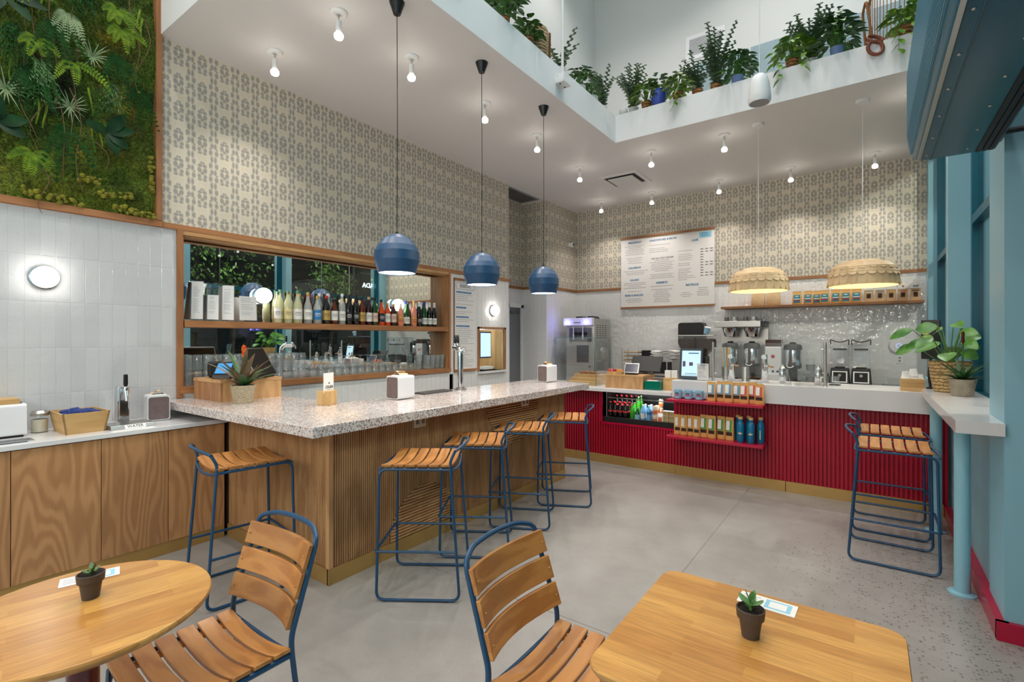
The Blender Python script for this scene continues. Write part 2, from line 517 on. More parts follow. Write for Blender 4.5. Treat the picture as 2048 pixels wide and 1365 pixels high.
for a in 'xyz':
    M['oak_' + a] = wood('oak_' + a, (186, 138, 94), (150, 104, 66), a, 1.4, 9, 0.45)
    M['slat_' + a] = wood('oak_slat_' + a, (206, 160, 112), (170, 122, 80), a, 2.2, 5, 0.5)
    M['teak_' + a] = wood('teak_' + a, (202, 142, 78), (160, 100, 48), a, 3.0, 5, 0.4, coat=0.1)
    M['ash_' + a] = wood('ash_' + a, (216, 172, 120), (188, 138, 90), a, 2.0, 6, 0.45)
    M['bamboo_' + a] = wood('bamboo_' + a, (214, 176, 118), (190, 146, 88), a, 3.0, 4, 0.45)
    M['frame_' + a] = wood('frame_oak_' + a, (176, 122, 78), (146, 96, 58), a, 2.0, 5, 0.45)
M['plywood'] = wood('plywood_fir', (198, 148, 100), (160, 112, 72), 'z', 1.05, 24, 0.48, pores=0.22)
M['slat_back'] = mat('slat_backing', (96, 66, 42), 0.7)  # shade of the gaps between slats, painted as a darker brown
M['blue_metal'] = mat('blue_powder_coat', (24, 68, 102), 0.38)
M['blue_shade'] = mat('blue_shade', (34, 74, 112), 0.4)
M['chrome'] = mat('chrome', (225, 225, 228), 0.08, 1.0)
M['steel'] = mat('brushed_steel', (190, 188, 184), 0.3, 0.9)
M['steel_dark'] = mat('dark_steel', (110, 110, 112), 0.35, 0.8)
M['black'] = mat('black_plastic', (9, 9, 10), 0.35)
M['black_matte'] = mat('black_matte', (14, 14, 15), 0.6)
M['white'] = mat('white_plastic', (236, 236, 236), 0.35)
M['white_card'] = mat('white_card', (240, 238, 234), 0.7)
M['quartz'] = mat('white_quartz', (226, 225, 226), 0.16, var=(2.5, 0.05))
M['paper'] = mat('paper', (236, 233, 230), 0.8)
M['kraft'] = mat('kraft_paper', (226, 172, 98), 0.7, var=(9, 0.16), bump=(30, 0.25))
M['kraft_pale'] = mat('kraft_paper_pale', (214, 178, 134), 0.75, var=(9, 0.12), bump=(24, 0.25))
M['ink'] = mat('ink_dark', (52, 58, 70), 0.8)
M['ink_blue'] = mat('ink_blue', (70, 128, 172), 0.8)
M['ink_red'] = mat('ink_red', (186, 50, 60), 0.8)
M['ink_grey'] = mat('ink_grey', (150, 150, 156), 0.8)
M['pale_blue'] = mat('pale_blue_print', (150, 205, 226), 0.7)
M['mirror'] = mat('mirror_silver', (232, 236, 234), 0.0, 1.0)
M['glass'] = glassy('clear_glass', (220, 240, 238), 0.10)
M['pane'] = glassy('window_pane', (150, 190, 190), 0.25)
M['acrylic'] = glassy('clear_acrylic', (245, 250, 250), 0.05)
M['tumbler'] = glassy('ribbed_tumbler_glass', (212, 222, 224), 0.15, 0.08, body=0.13)
M['soil'] = mat('dark_soil', (36, 26, 20), 0.95, bump=(60, 0.8))
M['pot_brown'] = mat('brown_plastic_pot', (74, 62, 54), 0.55)
M['mug_blue'] = mat('pale_blue_glaze', (140, 184, 208), 0.25)
M['bottle_blue'] = mat('ocean_blue_enamel', (8, 112, 152), 0.35)
M['cork'] = mat('cork_lid', (214, 172, 112), 0.8)
def emit_mat(name, col, s):
    m, N, L, p = new_mat(name)
    N.remove(p)
    e = N.new('ShaderNodeEmission'); e.inputs[0].default_value = lin(col); e.inputs[1].default_value = s
    L.new(e.outputs[0], N['Material Output'].inputs[0])
    return m
M['bulb'] = emit_mat('lit_bulb', (255, 246, 232), 15.0)
M['globe'] = emit_mat('lit_opal_glass', (255, 250, 242), 12.0)
M['shade_in'] = emit_mat('lit_shade_disc', (255, 250, 244), 3.5)
M['screen_blue'] = emit_mat('screen_blue', (90, 170, 235), 1.0)
M['screen_pale'] = emit_mat('screen_pale', (206, 238, 248), 1.0)
M['led_blue'] = emit_mat('led_blue', (90, 80, 255), 12.0)
M['neon'] = emit_mat('lit_sign_white', (240, 250, 255), 4.0)
def leafmat(name, c1, c2, rough=0.45, trans=0.0):
    return mat(name, c1, rough, var=(11, 0.4, c2))
M['leaf'] = leafmat('leaf_green', (72, 124, 46), (36, 78, 32))
M['leaf_dark'] = mat('leaf_dark', (30, 66, 34), 0.4, var=(11, 0.4, (14, 40, 24)), spec=0.15)
M['leaf_lime'] = leafmat('leaf_lime', (142, 178, 58), (74, 120, 40))
M['leaf_eu'] = leafmat('leaf_eucalyptus', (112, 142, 108), (60, 94, 70), 0.6)
M['leaf_air'] = leafmat('leaf_air_plant', (158, 176, 132), (104, 130, 88), 0.6)
M['fern'] = mat('fern_lime', (134, 158, 44), 0.6, var=(14, 0.4, (80, 116, 34)), spec=0.15)
M['fern_dark'] = mat('fern_deep', (34, 82, 30), 0.6, var=(14, 0.4, (14, 46, 18)), spec=0.12)
M['lichen'] = mat('lichen_yellow', (138, 134, 40), 0.95, bump=(50, 0.9), var=(9, 0.35))
M['vine'] = mat('vine_brown', (112, 86, 60), 0.8)
M['stem'] = mat('stem_green', (86, 128, 56), 0.5)
# ================================================================ THE ROOM
ZC = 3.917          # dropped ceiling
XL = -4.55          # left wall
YB = 8.39           # back wall
RAIL0, RAIL1 = 2.398, 2.442
floor = struct(box('floor', M['concrete'], -6.5, 1.2, -3.2, 8.6, -0.1, 0.0))
M['joint'] = mat('saw_cut', (128, 122, 116), 0.8)
for a in ((-0.984, -0.978, -3.0, 5.5), (-2.66, 0.5, 2.348, 2.354)):
    box('saw_cut', M['joint'], a[0], a[1], a[2], a[3], -0.004, 0.0006, floor)

def wallset(name, m, boxes):
    b = B()
    for q in boxes: b.box(*q)
    return struct(b.obj(name, m, smooth=False))

NY0, NY1, NZ0, NZ1 = 1.70, 4.845, 1.075, 2.40      # mirrored niche
PY0, PY1, PZ0, PZ1 = 5.50, 6.10, 1.04, 1.655       # pass-through
XN = -4.70                                        # mirror plane
lower_left = wallset('wall_left_lower', M['grout'], [
    (-5.05, XL - 0.001, -3.0, NY0, 0, RAIL1), (-5.05, XL - 0.001, NY0, NY1, 0, NZ0), (-5.05, XN - 0.012, NY0, NY1, NZ0, NZ1),
    (-5.05, XL - 0.001, NY0, NY1, NZ1, RAIL1), (-5.05, XL - 0.001, NY1, PY0, 0, RAIL1), (-5.05, XL - 0.001, PY0, PY1, 0, PZ0),
    (-5.05, XL - 0.001, PY0, PY1, PZ1, RAIL1), (-5.05, XL - 0.001, PY1, 6.22, 0, RAIL1)])
wallset('wall_left', M['wallpaper'], [(-5.05, XL, 1.535, 6.22, RAIL1, ZC)])
wallset('wall_left_high', M['loft_wall'], [(-5.05, XL - 0.14, -3.0, 1.535, RAIL1, 8.2)])
wallset('wall_loft_left', M['loft_wall'], [(-5.05, -4.15, 1.546, YB, 4.242, 8.2)])
wallset('wall_loft_back', M['loft_wall'], [(-4.15, 1.0, YB, YB + 0.15, 4.242, 8.2)])
alcove_low = wallset('wall_alcove_lower', M['grout'], [(-5.25, -5.031, 6.22, 6.86, 0, 2.43), (-5.25, -5.031, 6.86, 7.31, 2.13, 2.43),
                                          (-5.25, -4.531, 7.311, YB, 0, 2.43)])
wallset('wall_alcove', M['wallpaper'], [(-5.25, -5.03, 6.22, 7.31, 2.43, ZC), (-5.25, -4.53, 7.31, YB, 2.43, ZC)])
back_low = wallset('wall_back_lower', M['grout'], [(-4.53, 1.0, YB + 0.001, YB + 0.2, 0, 2.43)])
wallset('wall_back', M['wallpaper'], [(-4.53, 1.0, YB, YB + 0.2, 2.43, ZC)])
wallset('wall_front', M['loft_wall'], [(-5.05, 1.0, -3.2, -3.0, 0, 8.2)])
wallset('ceiling', M['ceiling'], [(-5.25, -2.52, 1.546, YB + 0.2, ZC, 4.242), (-2.52, 1.0, 5.66, YB + 0.2, ZC, 4.242)])
wallset('ceiling_upper', M['loft_wall'], [(-5.05, 1.0, -3.2, YB + 0.2, 8.2, 8.3)])
# the two ledge fronts of the opening are a cool white
wallset('trim_ledge', M['white_paint'], [(-2.52, -2.514, 1.546, 5.654, ZC - 0.001, 4.245), (-2.52, 0.75, 5.654, 5.66, ZC - 0.001, 4.245),
                                     (-4.52, -2.514, 1.54, 1.546, ZC - 0.001, 4.245)])
# right side: low wall, pillars, windows
wallset('wall_right', M['blue_wall'], [(0.57, 1.0, 3.85, 5.66, 0, 1.03), (0.57, 1.0, 5.79, 8.2, 0, 1.03), (0.75, 1.0, -3.0, 3.474, 2.9, 8.2),
                                    (0.75, 1.0, 3.474, YB, ZC, 8.2), (0.75, 1.0, -3.0, 0.6, 0, 2.9)])
for y0, y1, x0 in ((3.474, 3.85, 0.555), (5.66, 5.79, 0.555), (8.2, YB, 0.615)):
    wallset('wall_right_pillar', M['blue_wall'], [(x0, 1.0, y0, y1, 0, ZC if y0 > 4 else 8.2)])
wallset('baseboard_right', M['red_gloss'], [(0.522, 0.57, 3.45, 5.55, 0, 0.095), (0.522, 1.0, 3.446, 3.474, 0, 0.095)])

def window(n, y0, y1, z0, z1, bars=(), verts=()):
    w = bpy.data.objects.new('window_%d' % n, None); C.objects.link(w); struct(w)
    b = B()
    b.box(0.70, 0.78, y0, y0 + 0.07, z0, z1).box(0.70, 0.78, y1 - 0.07, y1, z0, z1).box(0.70, 0.78, y0, y1, z1 - 0.07, z1).box(0.70, 0.78, y0, y1, z0, z0 + 0.05)
    b.obj('window_frame', M['teal'], w, smooth=False)
    for z in bars: box('transom', M['teal'], 0.70, 0.78, y0 + 0.07, y1 - 0.07, z - 0.035, z + 0.035, w)
    for y in verts: box('mullion', M['teal'], 0.72, 0.77, y - 0.03, y + 0.03, z0 + 0.05, z1 - 0.07, w)
    box('pane', M['pane'], 0.735, 0.741, y0 + 0.07, y1 - 0.07, z0 + 0.05, z1 - 0.07, w)
    return w
window(1, 3.85, 5.66, 1.03, ZC, (2.51,))
window(2, 5.79, 8.2, 1.03, ZC, (2.51,))
window(3, 0.6, 3.474, 0.0, 2.9, (2.2,), (1.55, 2.5))

# rails where tile meets wallpaper
wallset('trim_1', M['frame_y'], [(XL, XL + 0.02, -3.0, 6.24, RAIL0, RAIL1)])
wallset('trim_2', M['frame_y'], [(-5.03, -5.012, 6.22, 7.31, 2.39, 2.432), (-4.53, -4.512, 7.292, YB, 2.39, 2.432)])
wallset('trim_3', M['frame_x'], [(-5.03, -4.512, 7.292, 7.31, 2.39, 2.432), (-4.53, 0.615, YB - 0.018, YB, 2.388, 2.43)])

# ---- tiles, stacked upright
def tile_mesh(b, u0, u1, z0, z1, f, t=0.0028, ch=0.0012):
    o = [f(u0, 0, z0), f(u1, 0, z0), f(u1, 0, z1), f(u0, 0, z1)]
    i = [f(u0 + ch, t, z0 + ch), f(u1 - ch, t, z0 + ch), f(u1 - ch, t, z1 - ch), f(u0 + ch, t, z1 - ch)]
    m = [f(u0, t - ch, z0), f(u1, t - ch, z0), f(u1, t - ch, z1), f(u0, t - ch, z1)]
    b.add(o + m + i, [(0, 1, 5, 4), (1, 2, 6, 5), (2, 3, 7, 6), (3, 0, 4, 7), (4, 5, 9, 8), (5, 6, 10, 9), (6, 7, 11, 10), (7, 4, 8, 11), (8, 9, 10, 11)])
TP, TZ, GAP = 0.0785, 0.315, 0.0022
fL = lambda u, t, z: (t, -u, z)
def left_tile(w):
    b = B(); tile_mesh(b, -(w - GAP), 0, 0, TZ - GAP, lambda u, t, z: (t, -u, z))
    me = b.mesh('tile', smooth=False); me.materials.append(M['tile']); return me
me_full = left_tile(TP); me_end = left_tile(0.026)
y = 0.692 - 4 * TP
while y < 1.655:
    for k in range(5):
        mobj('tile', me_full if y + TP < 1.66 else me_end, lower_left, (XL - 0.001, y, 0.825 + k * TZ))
    y += TP
def tile_field(name, parent, ranges, f, m, u_org=0.0, z_org=0.825):
    """many small tiles on a far wall, joined"""
    b = B()
    for (u0, u1, z0, z1) in ranges:
        k0 = math.floor((u0 - u_org) / TP)
        u = u_org + k0 * TP
        while u < u1 - 1e-4:
            a, c = max(u, u0), min(u + TP, u1)
            j = math.floor((z0 - z_org) / TZ); z = z_org + j * TZ
            while z < z1 - 1e-4:
                e, g = max(z, z0), min(z + TZ, z1)
                if c - a > 0.01 and g - e > 0.01:
                    tile_mesh(b, a + GAP / 2, c - GAP / 2, e + GAP / 2, g - GAP / 2, f)
                z += TZ
            u += TP
    o = b.obj(name, m, parent, smooth=False)
    o['kind'] = 'stuff'
    return o
fx = lambda u, t, z: (XL - 0.001 + t, u, z)
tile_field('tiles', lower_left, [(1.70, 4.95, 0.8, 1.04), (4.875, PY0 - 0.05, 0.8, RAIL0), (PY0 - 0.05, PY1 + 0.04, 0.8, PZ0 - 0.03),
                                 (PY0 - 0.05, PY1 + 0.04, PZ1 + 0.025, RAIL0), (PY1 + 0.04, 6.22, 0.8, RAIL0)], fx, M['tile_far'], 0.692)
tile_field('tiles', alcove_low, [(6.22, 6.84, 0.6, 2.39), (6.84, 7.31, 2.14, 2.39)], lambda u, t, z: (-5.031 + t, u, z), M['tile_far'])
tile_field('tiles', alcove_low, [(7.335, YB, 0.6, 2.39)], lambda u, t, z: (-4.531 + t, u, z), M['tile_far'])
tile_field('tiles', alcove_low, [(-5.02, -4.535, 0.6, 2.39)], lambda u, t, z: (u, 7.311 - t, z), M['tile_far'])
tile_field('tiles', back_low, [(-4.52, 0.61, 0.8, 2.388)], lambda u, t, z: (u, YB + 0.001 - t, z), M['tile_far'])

# door in the alcove
dr = bpy.data.objects.new('door_1', None); C.objects.link(dr); struct(dr)
B().box(-5.045, -5.015, 6.84, 6.88, 0, 2.11).box(-5.045, -5.015, 7.24, 7.30, 0, 2.11).box(-5.045, -5.015, 6.84, 7.30, 2.06, 2.13).obj('door_frame', M['white_paint'], dr, smooth=False)
M['door_grey'] = mat('grey_door', (120, 122, 126), 0.5)
box('door_leaf', M['door_grey'], -5.09, -5.05, 6.88, 7.24, 0, 2.06, dr)
box('door_closer', M['steel_dark'], -5.05, -5.03, 6.95, 7.2, 1.96, 2.0, dr)

# ceiling air diffuser, return grille, loft grille
def slats_box(name, label, loc, w, d, n, m_frame, m_dark, rot=(0, 0, 0), rim=0.05, slat_m=None, group=None):
    t = thing(name, label, 'vent', loc, 0, group, rot)
    B().box(-w / 2, w / 2, -d / 2, -d / 2 + rim, -0.012, 0).box(-w / 2, w / 2, d / 2 - rim, d / 2, -0.012, 0).box(-w / 2, -w / 2 + rim, -d / 2 + rim, d / 2 - rim, -0.012, 0).box(w / 2 - rim, w / 2, -d / 2 + rim, d / 2 - rim, -0.012, 0).obj('frame', m_frame, t, smooth=False)
    box('backing', m_dark, -w / 2 + rim, w / 2 - rim, -d / 2 + rim, d / 2 - rim, -0.002, 0, t)
    src = None
    for k in range(n):
        yy = -d / 2 + rim + (k + 0.5) * (d - 2 * rim) / n
        hw = (d - 2 * rim) / n * 0.24
        if src is None:
            src = B().box(-w / 2 + rim, w / 2 - rim, -hw, hw, -0.008, -0.003).obj('slat', slat_m or m_frame, t, smooth=False, loc=(0, yy, 0))
        else:
            inst(src, t, (0, yy, 0))
    return t
M['vent_dark'] = mat('vent_dark', (70, 70, 72), 0.8)
M['vent_grey'] = mat('vent_grey', (150, 150, 152), 0.6)
d = thing('air_diffuser', 'square white ceiling diffuser among the spotlights near the back wall', 'vent', (-2.98, 7.05, ZC))
B().box(-0.30, 0.30, -0.3, -0.24, -0.012, 0).box(-0.3, 0.3, 0.24, 0.3, -0.012, 0).box(-0.3, -0.24, -0.24, 0.24, -0.012, 0).box(0.24, 0.3, -0.24, 0.24, -0.012, 0).obj('frame', M['ceiling'], d, smooth=False)
box('backing', M['vent_dark'], -0.24, 0.24, -0.24, 0.24, -0.002, 0.0, d)
box('face_plate', M['ceiling'], -0.19, 0.19, -0.19, 0.19, -0.03, -0.018, d)
slats_box('return_grille', 'dark ceiling return grille above the alcove beside the papered corner', (-4.79, 6.75, ZC - 0.002), 0.40, 0.86, 20, M['vent_grey'], M['vent_dark'], rim=0.03, slat_m=mat('vent_slat', (112, 110, 112), 0.6))
slats_box('wall_grille', 'white louvred air grille high on the upper back wall', (-2.165, YB - 0.002, 6.33), 0.62, 0.40, 12, M['white_paint'], M['vent_dark'], rot=(rad(-90), 0, 0), rim=0.06)

# outside: dark ground, trees lit by the street
out_ground = struct(box('ground_outside', mat('asphalt', (40, 42, 44), 0.9), 1.0, 16, -4, 16, -0.15, -0.05))
M['bark'] = mat('bark', (60, 48, 40), 0.9)
M['leaf_night'] = leafmat('leaf_street_tree', (104, 140, 62), (40, 70, 30))
rt = random.Random(5)
for i, (tx, ty, tz, lab) in enumerate(((4.3, 6.3, 3.0, 'leafy street tree outside the window beside the pale pillar'), (4.8, 9.6, 3.0, 'leafy street tree outside the farther window near the lit sign'), (4.6, 12.4, 3.1, 'leafy street tree at the far end of the street outside'))):
    t = thing('street_tree', lab, 'tree', (tx, ty, 0), 0, 'trees outside the windows')
    B().tube([(0, 0, 0), (0.05, 0.03, 1.2), (-0.02, 0.1, tz - 0.3)], 0.07, 7, r1=0.04).obj('trunk', M['bark'], t)
    br = B()
    for k in range(7):
        a = rt.uniform(0, 6.28); br.tube([(0, 0.08, tz - 0.9 + k * 0.12), (0.5 * math.cos(a), 0.5 * math.sin(a), tz - 0.4 + k * 0.12), (1.0 * math.cos(a), 1.0 * math.sin(a), tz + 0.1 + k * 0.1)], 0.02, 5, r1=0.006)
    br.obj('branches', M['bark'], t)
    fo = B()
    for k in range(1000):
        if k % 40 == 0:
            a = rt.uniform(0, 6.28); h = rt.uniform(-0.8, 0.9); q = rt.uniform(0.3, 1.0) * math.sqrt(max(0.05, 1 - h * h)) * 1.35
            cc = (q * math.cos(a), q * math.sin(a), tz + 0.2 + h * 1.0)
        p = (cc[0] + rt.gauss(0, 0.17), cc[1] + rt.gauss(0, 0.17), cc[2] + rt.gauss(0, 0.13))
        fo.leaf(p, (rt.uniform(-1, 1), rt.uniform(-1, 1), rt.uniform(-1, 0.3)), (rt.uniform(-1, 1), rt.uniform(-1, 1), 1), 0.11, 0.06, 0.2, 2)
    fo.obj('foliage', M['leaf_night'], t)
for y in (5.0, 8.5, 12.0):
    lp = thing('street_lamp', {5.0: 'street lamp post outside the nearer window', 8.5: 'street lamp post outside the farther window', 12.0: 'street lamp post at the far end of the street'}[y], 'lamp', (2.1, y, 0), 0, 'street lamps outside')
    B().lathe([(0.06, 0), (0.05, 0.1), (0.035, 0.2), (0.03, 4.6)], 10).obj('post', M['black'], lp)
    B().lathe([(0.10, 4.6), (0.12, 4.75), (0.02, 4.85)], 12).obj('lantern', M['globe'], lp)
    light('POINT', 'street_light', (0.25, 0, 4.5), 300, (1.0, 0.95, 0.82), parent=lp, shadow_soft_size=0.1)
# ================================================================ BUILT-IN FURNITURE
# ---- mirrored back-bar niche
nic = thing('mirror_shelf_niche', 'long oak-framed mirrored niche with a bottle shelf behind the bar', 'shelf', (0, 0, 0))
box('mirror', M['mirror'], XN - 0.01, XN, NY0 + 0.001, NY1 - 0.001, 1.125, NZ1 - 0.002, nic)
box('top_board', M['ash_y'], XN, XL + 0.018, NY0, NY1, NZ1 - 0.035, NZ1 - 0.003, nic)
box('head_strip', M['ash_y'], XL - 0.09, XL + 0.0, NY0, NY1, NZ1 - 0.05, NZ1 - 0.036, nic)
box('sill', M['frame_y'], XN, XL + 0.03, NY0 - 0.025, NY1 + 0.035, NZ0 - 0.005, 1.122, nic)
box('side_post', M['frame_z'], XL - 0.006, XL + 0.024, NY0 - 0.04, NY0, 1.035, RAIL0, nic)
box('side_post', M['frame_z'], XL - 0.006, XL + 0.024, NY1, NY1 + 0.035, 1.08, RAIL0, nic)
box('side_panel', M['oak_z'], XN, XL, NY0 - 0.001, NY0 + 0.012, 1.122, NZ1 - 0.035, nic)
box('side_panel', M['oak_z'], XN, XL, NY1 - 0.012, NY1, 1.122, NZ1 - 0.035, nic)
box('shelf_board', M['frame_y'], XN, XL + 0.02, NY0 + 0.012, NY1 - 0.012, 1.612, 1.668, nic)
# ---- pass-through hatch
pw = thing('pass_through_hatch', 'small oak-framed serving hatch right of the drinks menu', 'hatch', (0, 0, 0))
B().box(XL - 0.01, XL + 0.012, PY0 - 0.04, PY0, PZ0, PZ1 + 0.03).box(XL - 0.01, XL + 0.012, PY1, PY1 + 0.035, PZ0, PZ1 + 0.03).box(XL - 0.01, XL + 0.012, PY0 - 0.04, PY1 + 0.035, PZ1, PZ1 + 0.03).obj('frame', M['frame_z'], pw, smooth=False)
box('sill', M['quartz'], XL - 0.3, XL + 0.05, PY0 - 0.035, PY1 + 0.03, PZ0 - 0.03, PZ0, pw)
box('liner', M['white'], -5.04, XL - 0.012, PY0 + 0.001, PY0 + 0.01, PZ0, PZ1, pw)
box('liner', M['white'], -5.04, -5.03, PY0 + 0.01, PY1 - 0.01, PZ0, PZ1, pw)
box('liner', M['bamboo_z'], -5.04, XL - 0.012, PY1 - 0.012, PY1 - 0.001, PZ0, PZ1, pw)
light('POINT', 'hatch_light', (-4.75, 5.75, 1.6), 3.0, (0.9, 0.97, 1.0), shadow_soft_size=0.04)
ds = thing('display_screen', 'wall-mounted display with a blank pale screen inside the serving hatch', 'screen', (-4.72, 5.86, 1.42))
B().box(-0.012, 0.0, -0.14, 0.14, -0.20, 0.20).obj('bezel', mat('navy_bezel', (20, 44, 84), 0.4), ds, smooth=False, bevel=0.004)
box('screen', M['screen_pale'], 0.0, 0.002, -0.122, 0.122, -0.18, 0.18, ds)
B().tube([(-0.012, -0.02, 0), (-0.10, -0.12, 0), (-0.29, -0.16, 0)], 0.014, 8).obj('arm', M['black'], ds)
B().lathe([(0.03, 0), (0.03, 0.03)], 12, axis='x', c=(-0.31, -0.16, 0.04)).lathe([(0.03, 0), (0.03, 0.03)], 12, axis='x', c=(-0.31, -0.16, -0.04)).obj('bracket', M['black'], ds)
pp = thing('paper_stack', 'small stack of papers on a dark tray on the hatch sill', 'paper', (-4.70, 5.82, PZ0))
box('tray', M['black'], -0.08, 0.10, -0.17, 0.13, 0.001, 0.014, pp)
for k in range(3): box('sheet', M['paper'], -0.07, 0.07, -0.10 + 0.02 * k, 0.10 + 0.015 * k, 0.015 + k * 0.014, 0.027 + k * 0.014, pp)

# ---- L-shaped bar
BX, BY0, BY1 = -2.68, 1.80, 4.71
bar = thing('bar', 'long L-shaped bar clad in fluted oak with a brass plinth', 'bar', (0, 0, 0))
B().box(-2.80, BX - 0.02, BY0 + 0.02, BY1, 0, 0.965).box(-4.545, -2.80, BY0 + 0.02, 1.93, 0, 0.965).box(-3.2, -2.8, BY1 - 0.12, BY1, 0, 0.965).obj('carcass', M['slat_back'], bar, smooth=False)  # carcass coloured dark so the slat gaps look shaded
B().box(-2.70, BX, BY0, BY1, 0, 0.098).box(-3.99, -2.69, BY0, 1.83, 0, 0.098).obj('plinth', M['brass'], bar, smooth=False)
SP = 0.0168
def flute(b, u0, u1, z0, z1, f, t=0.011, ch=0.35):
    c = (u1 - u0) * ch * 0.5
    pts = [(u0, 0), (u1, 0), (u1 - c, t), (u0 + c, t)]
    lo = [f(u, w, z0) for u, w in pts]; hi = [f(u, w, z1) for u, w in pts]
    b.add(lo + hi, [(0, 3, 2, 1), (4, 5, 6, 7), (0, 1, 5, 4), (1, 2, 6, 5), (2, 3, 7, 6), (3, 0, 4, 7)])
f_long = lambda u, w, z: (BX - 0.02 + w, u, z)
f_short = lambda u, w, z: (u, BY0 + 0.02 - w, z)
Z0, Z1 = 0.10, 0.965
DOMES = [(2.62, 0.10, 0.335, 1), (3.77, 0.965, 0.42, -1)]        # half-round inlays of level slats
bv = B()
u = BY0 + 0.03
while u < BY1 - 0.004:
    a, c = u, min(u + SP * 0.70, BY1)
    z0, z1 = Z0, Z1
    for (cy, cz, r, s) in DOMES:
        dy = (a + c) / 2 - cy
        if abs(dy) < r:
            h = math.sqrt(r * r - dy * dy)
            if s > 0: z0 = max(z0, cz + h)
            else: z1 = min(z1, cz - h)
    if z1 - z0 > 0.01: flute(bv, a, c, z0, z1, f_long)
    u += SP
o = bv.obj('fluting', M['slat_z'], bar, smooth=False); o['kind'] = 'stuff'
bh = B()
for (cy, cz, r, s) in DOMES:
    k = 0
    while k * SP * 1.25 < r - 0.01:
        d0 = k * SP * 1.25
        w = math.sqrt(max(0, r * r - (d0 + SP * 0.5) ** 2)) - 0.003
        za = cz + s * d0 if s > 0 else cz - d0 - SP
        pts = [(0, za), (0, za + SP), (0.015, za + SP * 0.8), (0.015, za + SP * 0.2)]
        bh.rings([[(BX - 0.02 + q, cy - w, z) for q, z in pts], [(BX - 0.02 + q, cy + w, z) for q, z in pts]])
        k += 1
o = bh.obj('inlay_fluting', M['slat_y'], bar, smooth=False); o['kind'] = 'stuff'
bs = B()
u = -3.985
while u < BX - 0.035:
    flute(bs, u, u + SP * 0.70, Z0, Z1, f_short); u += SP
o = bs.obj('fluting', M['slat_z'], bar, smooth=False); o['kind'] = 'stuff'
box('corner_post', M['slat_z'], BX - 0.035, BX, BY0, BY0 + 0.028, 0.10, 0.965, bar)
box('corner_bead', M['brass'], BX - 0.004, BX + 0.004, BY0 - 0.004, BY0 + 0.004, 0, 0.10, bar)
M['outlet'] = mat('outlet_tan', (206, 190, 170), 0.5)
for yy in (2.558, 3.93):
    q = box('socket_plate', M['outlet'], BX - 0.01, BX + 0.004, yy - 0.06, yy + 0.06, 0.865, 0.945, bar, bevel=0.002)
    for s in (-1, 1): box('socket', M['steel_dark'], BX + 0.004, BX + 0.006, yy + s * 0.028 - 0.014, yy + s * 0.028 + 0.014, 0.89, 0.92, q)
# worktop: one L-shaped slab of terrazzo
top = B().prism([(-4.54, 1.555), (-2.467, 1.555), (-2.467, 4.855), (-3.25, 4.855), (-3.25, 2.265), (-4.54, 2.265)], 0.968, 1.03).obj('bar_worktop', M['terrazzo'], None, smooth=False, bevel=0.004)
tag(top, 'thick L-shaped terrazzo slab topping the bar', 'worktop')

# ---- left service counter: cabinets and worktop
cab_y = [(0.15, 0.62), (0.62, 1.034), (1.034, 1.41), (1.41, 1.785)]
cab_l = ['plywood cabinet at the left picture edge behind the round table', 'plywood cabinet with bold swirling grain below the bamboo box', 'plywood cabinet below the water tap, second from the bar', 'narrow plywood cabinet tucked against the end of the bar']
for (y0, y1), lab in zip(cab_y, cab_l):
    c = thing('base_cabinet', lab, 'cabinet', (-4.27, y0, 0), 0, 'plywood cabinets under the service counter')
    w = y1 - y0
    box('carcass', M['oak_z'], -0.268, 0.248, 0.003, w - 0.003, 0.09, 0.872, c)
    box('door', M['plywood'], 0.249, 0.268, 0.002, w - 0.002, 0.09, 0.868, c)
    box('plinth', M['brass'], -0.2, 0.262, 0.0, w, 0, 0.088, c)
ct = B().box(-4.54, -3.985, 0.15, 1.80, 0.874, 0.905).obj('service_worktop', M['quartz'], None, smooth=False, bevel=0.003)
tag(ct, 'white quartz worktop of the service counter along the tiled wall', 'worktop')

# ---- red order counter
RY = 5.55
rc = thing('order_counter', 'crimson fluted order counter with a brass plinth in front of the back wall', 'counter', (0, 0, 0))
FR = (-2.645, -1.765, 0.50, 0.872)          # fridge opening
B().box(-3.9, FR[0], RY + 0.02, RY + 0.12, 0, 0.88).box(FR[0], FR[1], RY + 0.02, RY + 0.12, 0, FR[2] - 0.002).box(FR[1], 0.545, RY + 0.02, RY + 0.12, 0, 0.872).obj('carcass', M['red'], rc, smooth=False)
for x0, x1 in ((-3.9, -3.0), (-3.0, -1.75), (-1.75, -0.668), (-0.664, 0.52)):
    box('plinth', M['brass'], x0, x1 - 0.002, RY - 0.002, RY + 0.025, 0, 0.105, rc)
b = B(); RP = 0.0335; u = -3.9
while u < 0.535:
    z1 = 0.872
    if FR[0] < u + RP / 2 < FR[1]: z1 = FR[2] - 0.02
    flute(b, u, u + RP * 0.80, 0.105, z1, lambda q, w, z: (q, RY + 0.02 - w, z), 0.018, 0.3)
    u += RP
o = b.obj('fluting', M['red'], rc, smooth=False); o['kind'] = 'stuff'
box('opening_sill', M['red_gloss'], FR[0], FR[1], RY - 0.004, RY + 0.12, FR[2] - 0.02, FR[2], rc)
for x in (FR[0] - 0.022, FR[1]): box('opening_jamb', M['red_gloss'], x, x + 0.022, RY - 0.004, RY + 0.12, FR[2], 0.872, rc)
# display shelves on the counter front
for z, lab in ((0.868, 'upper crimson shelf on the counter front holding mugs and coffee bags'), (0.478, 'lower crimson shelf on the counter front holding coffee bags and blue bottles')):
    s = box('wall_shelf', M['red_gloss'], -1.765, -0.825, 5.27, RY + 0.002, z - 0.028, z, bevel=0.003)
    tag(s, lab, 'shelf', 'crimson display shelves')
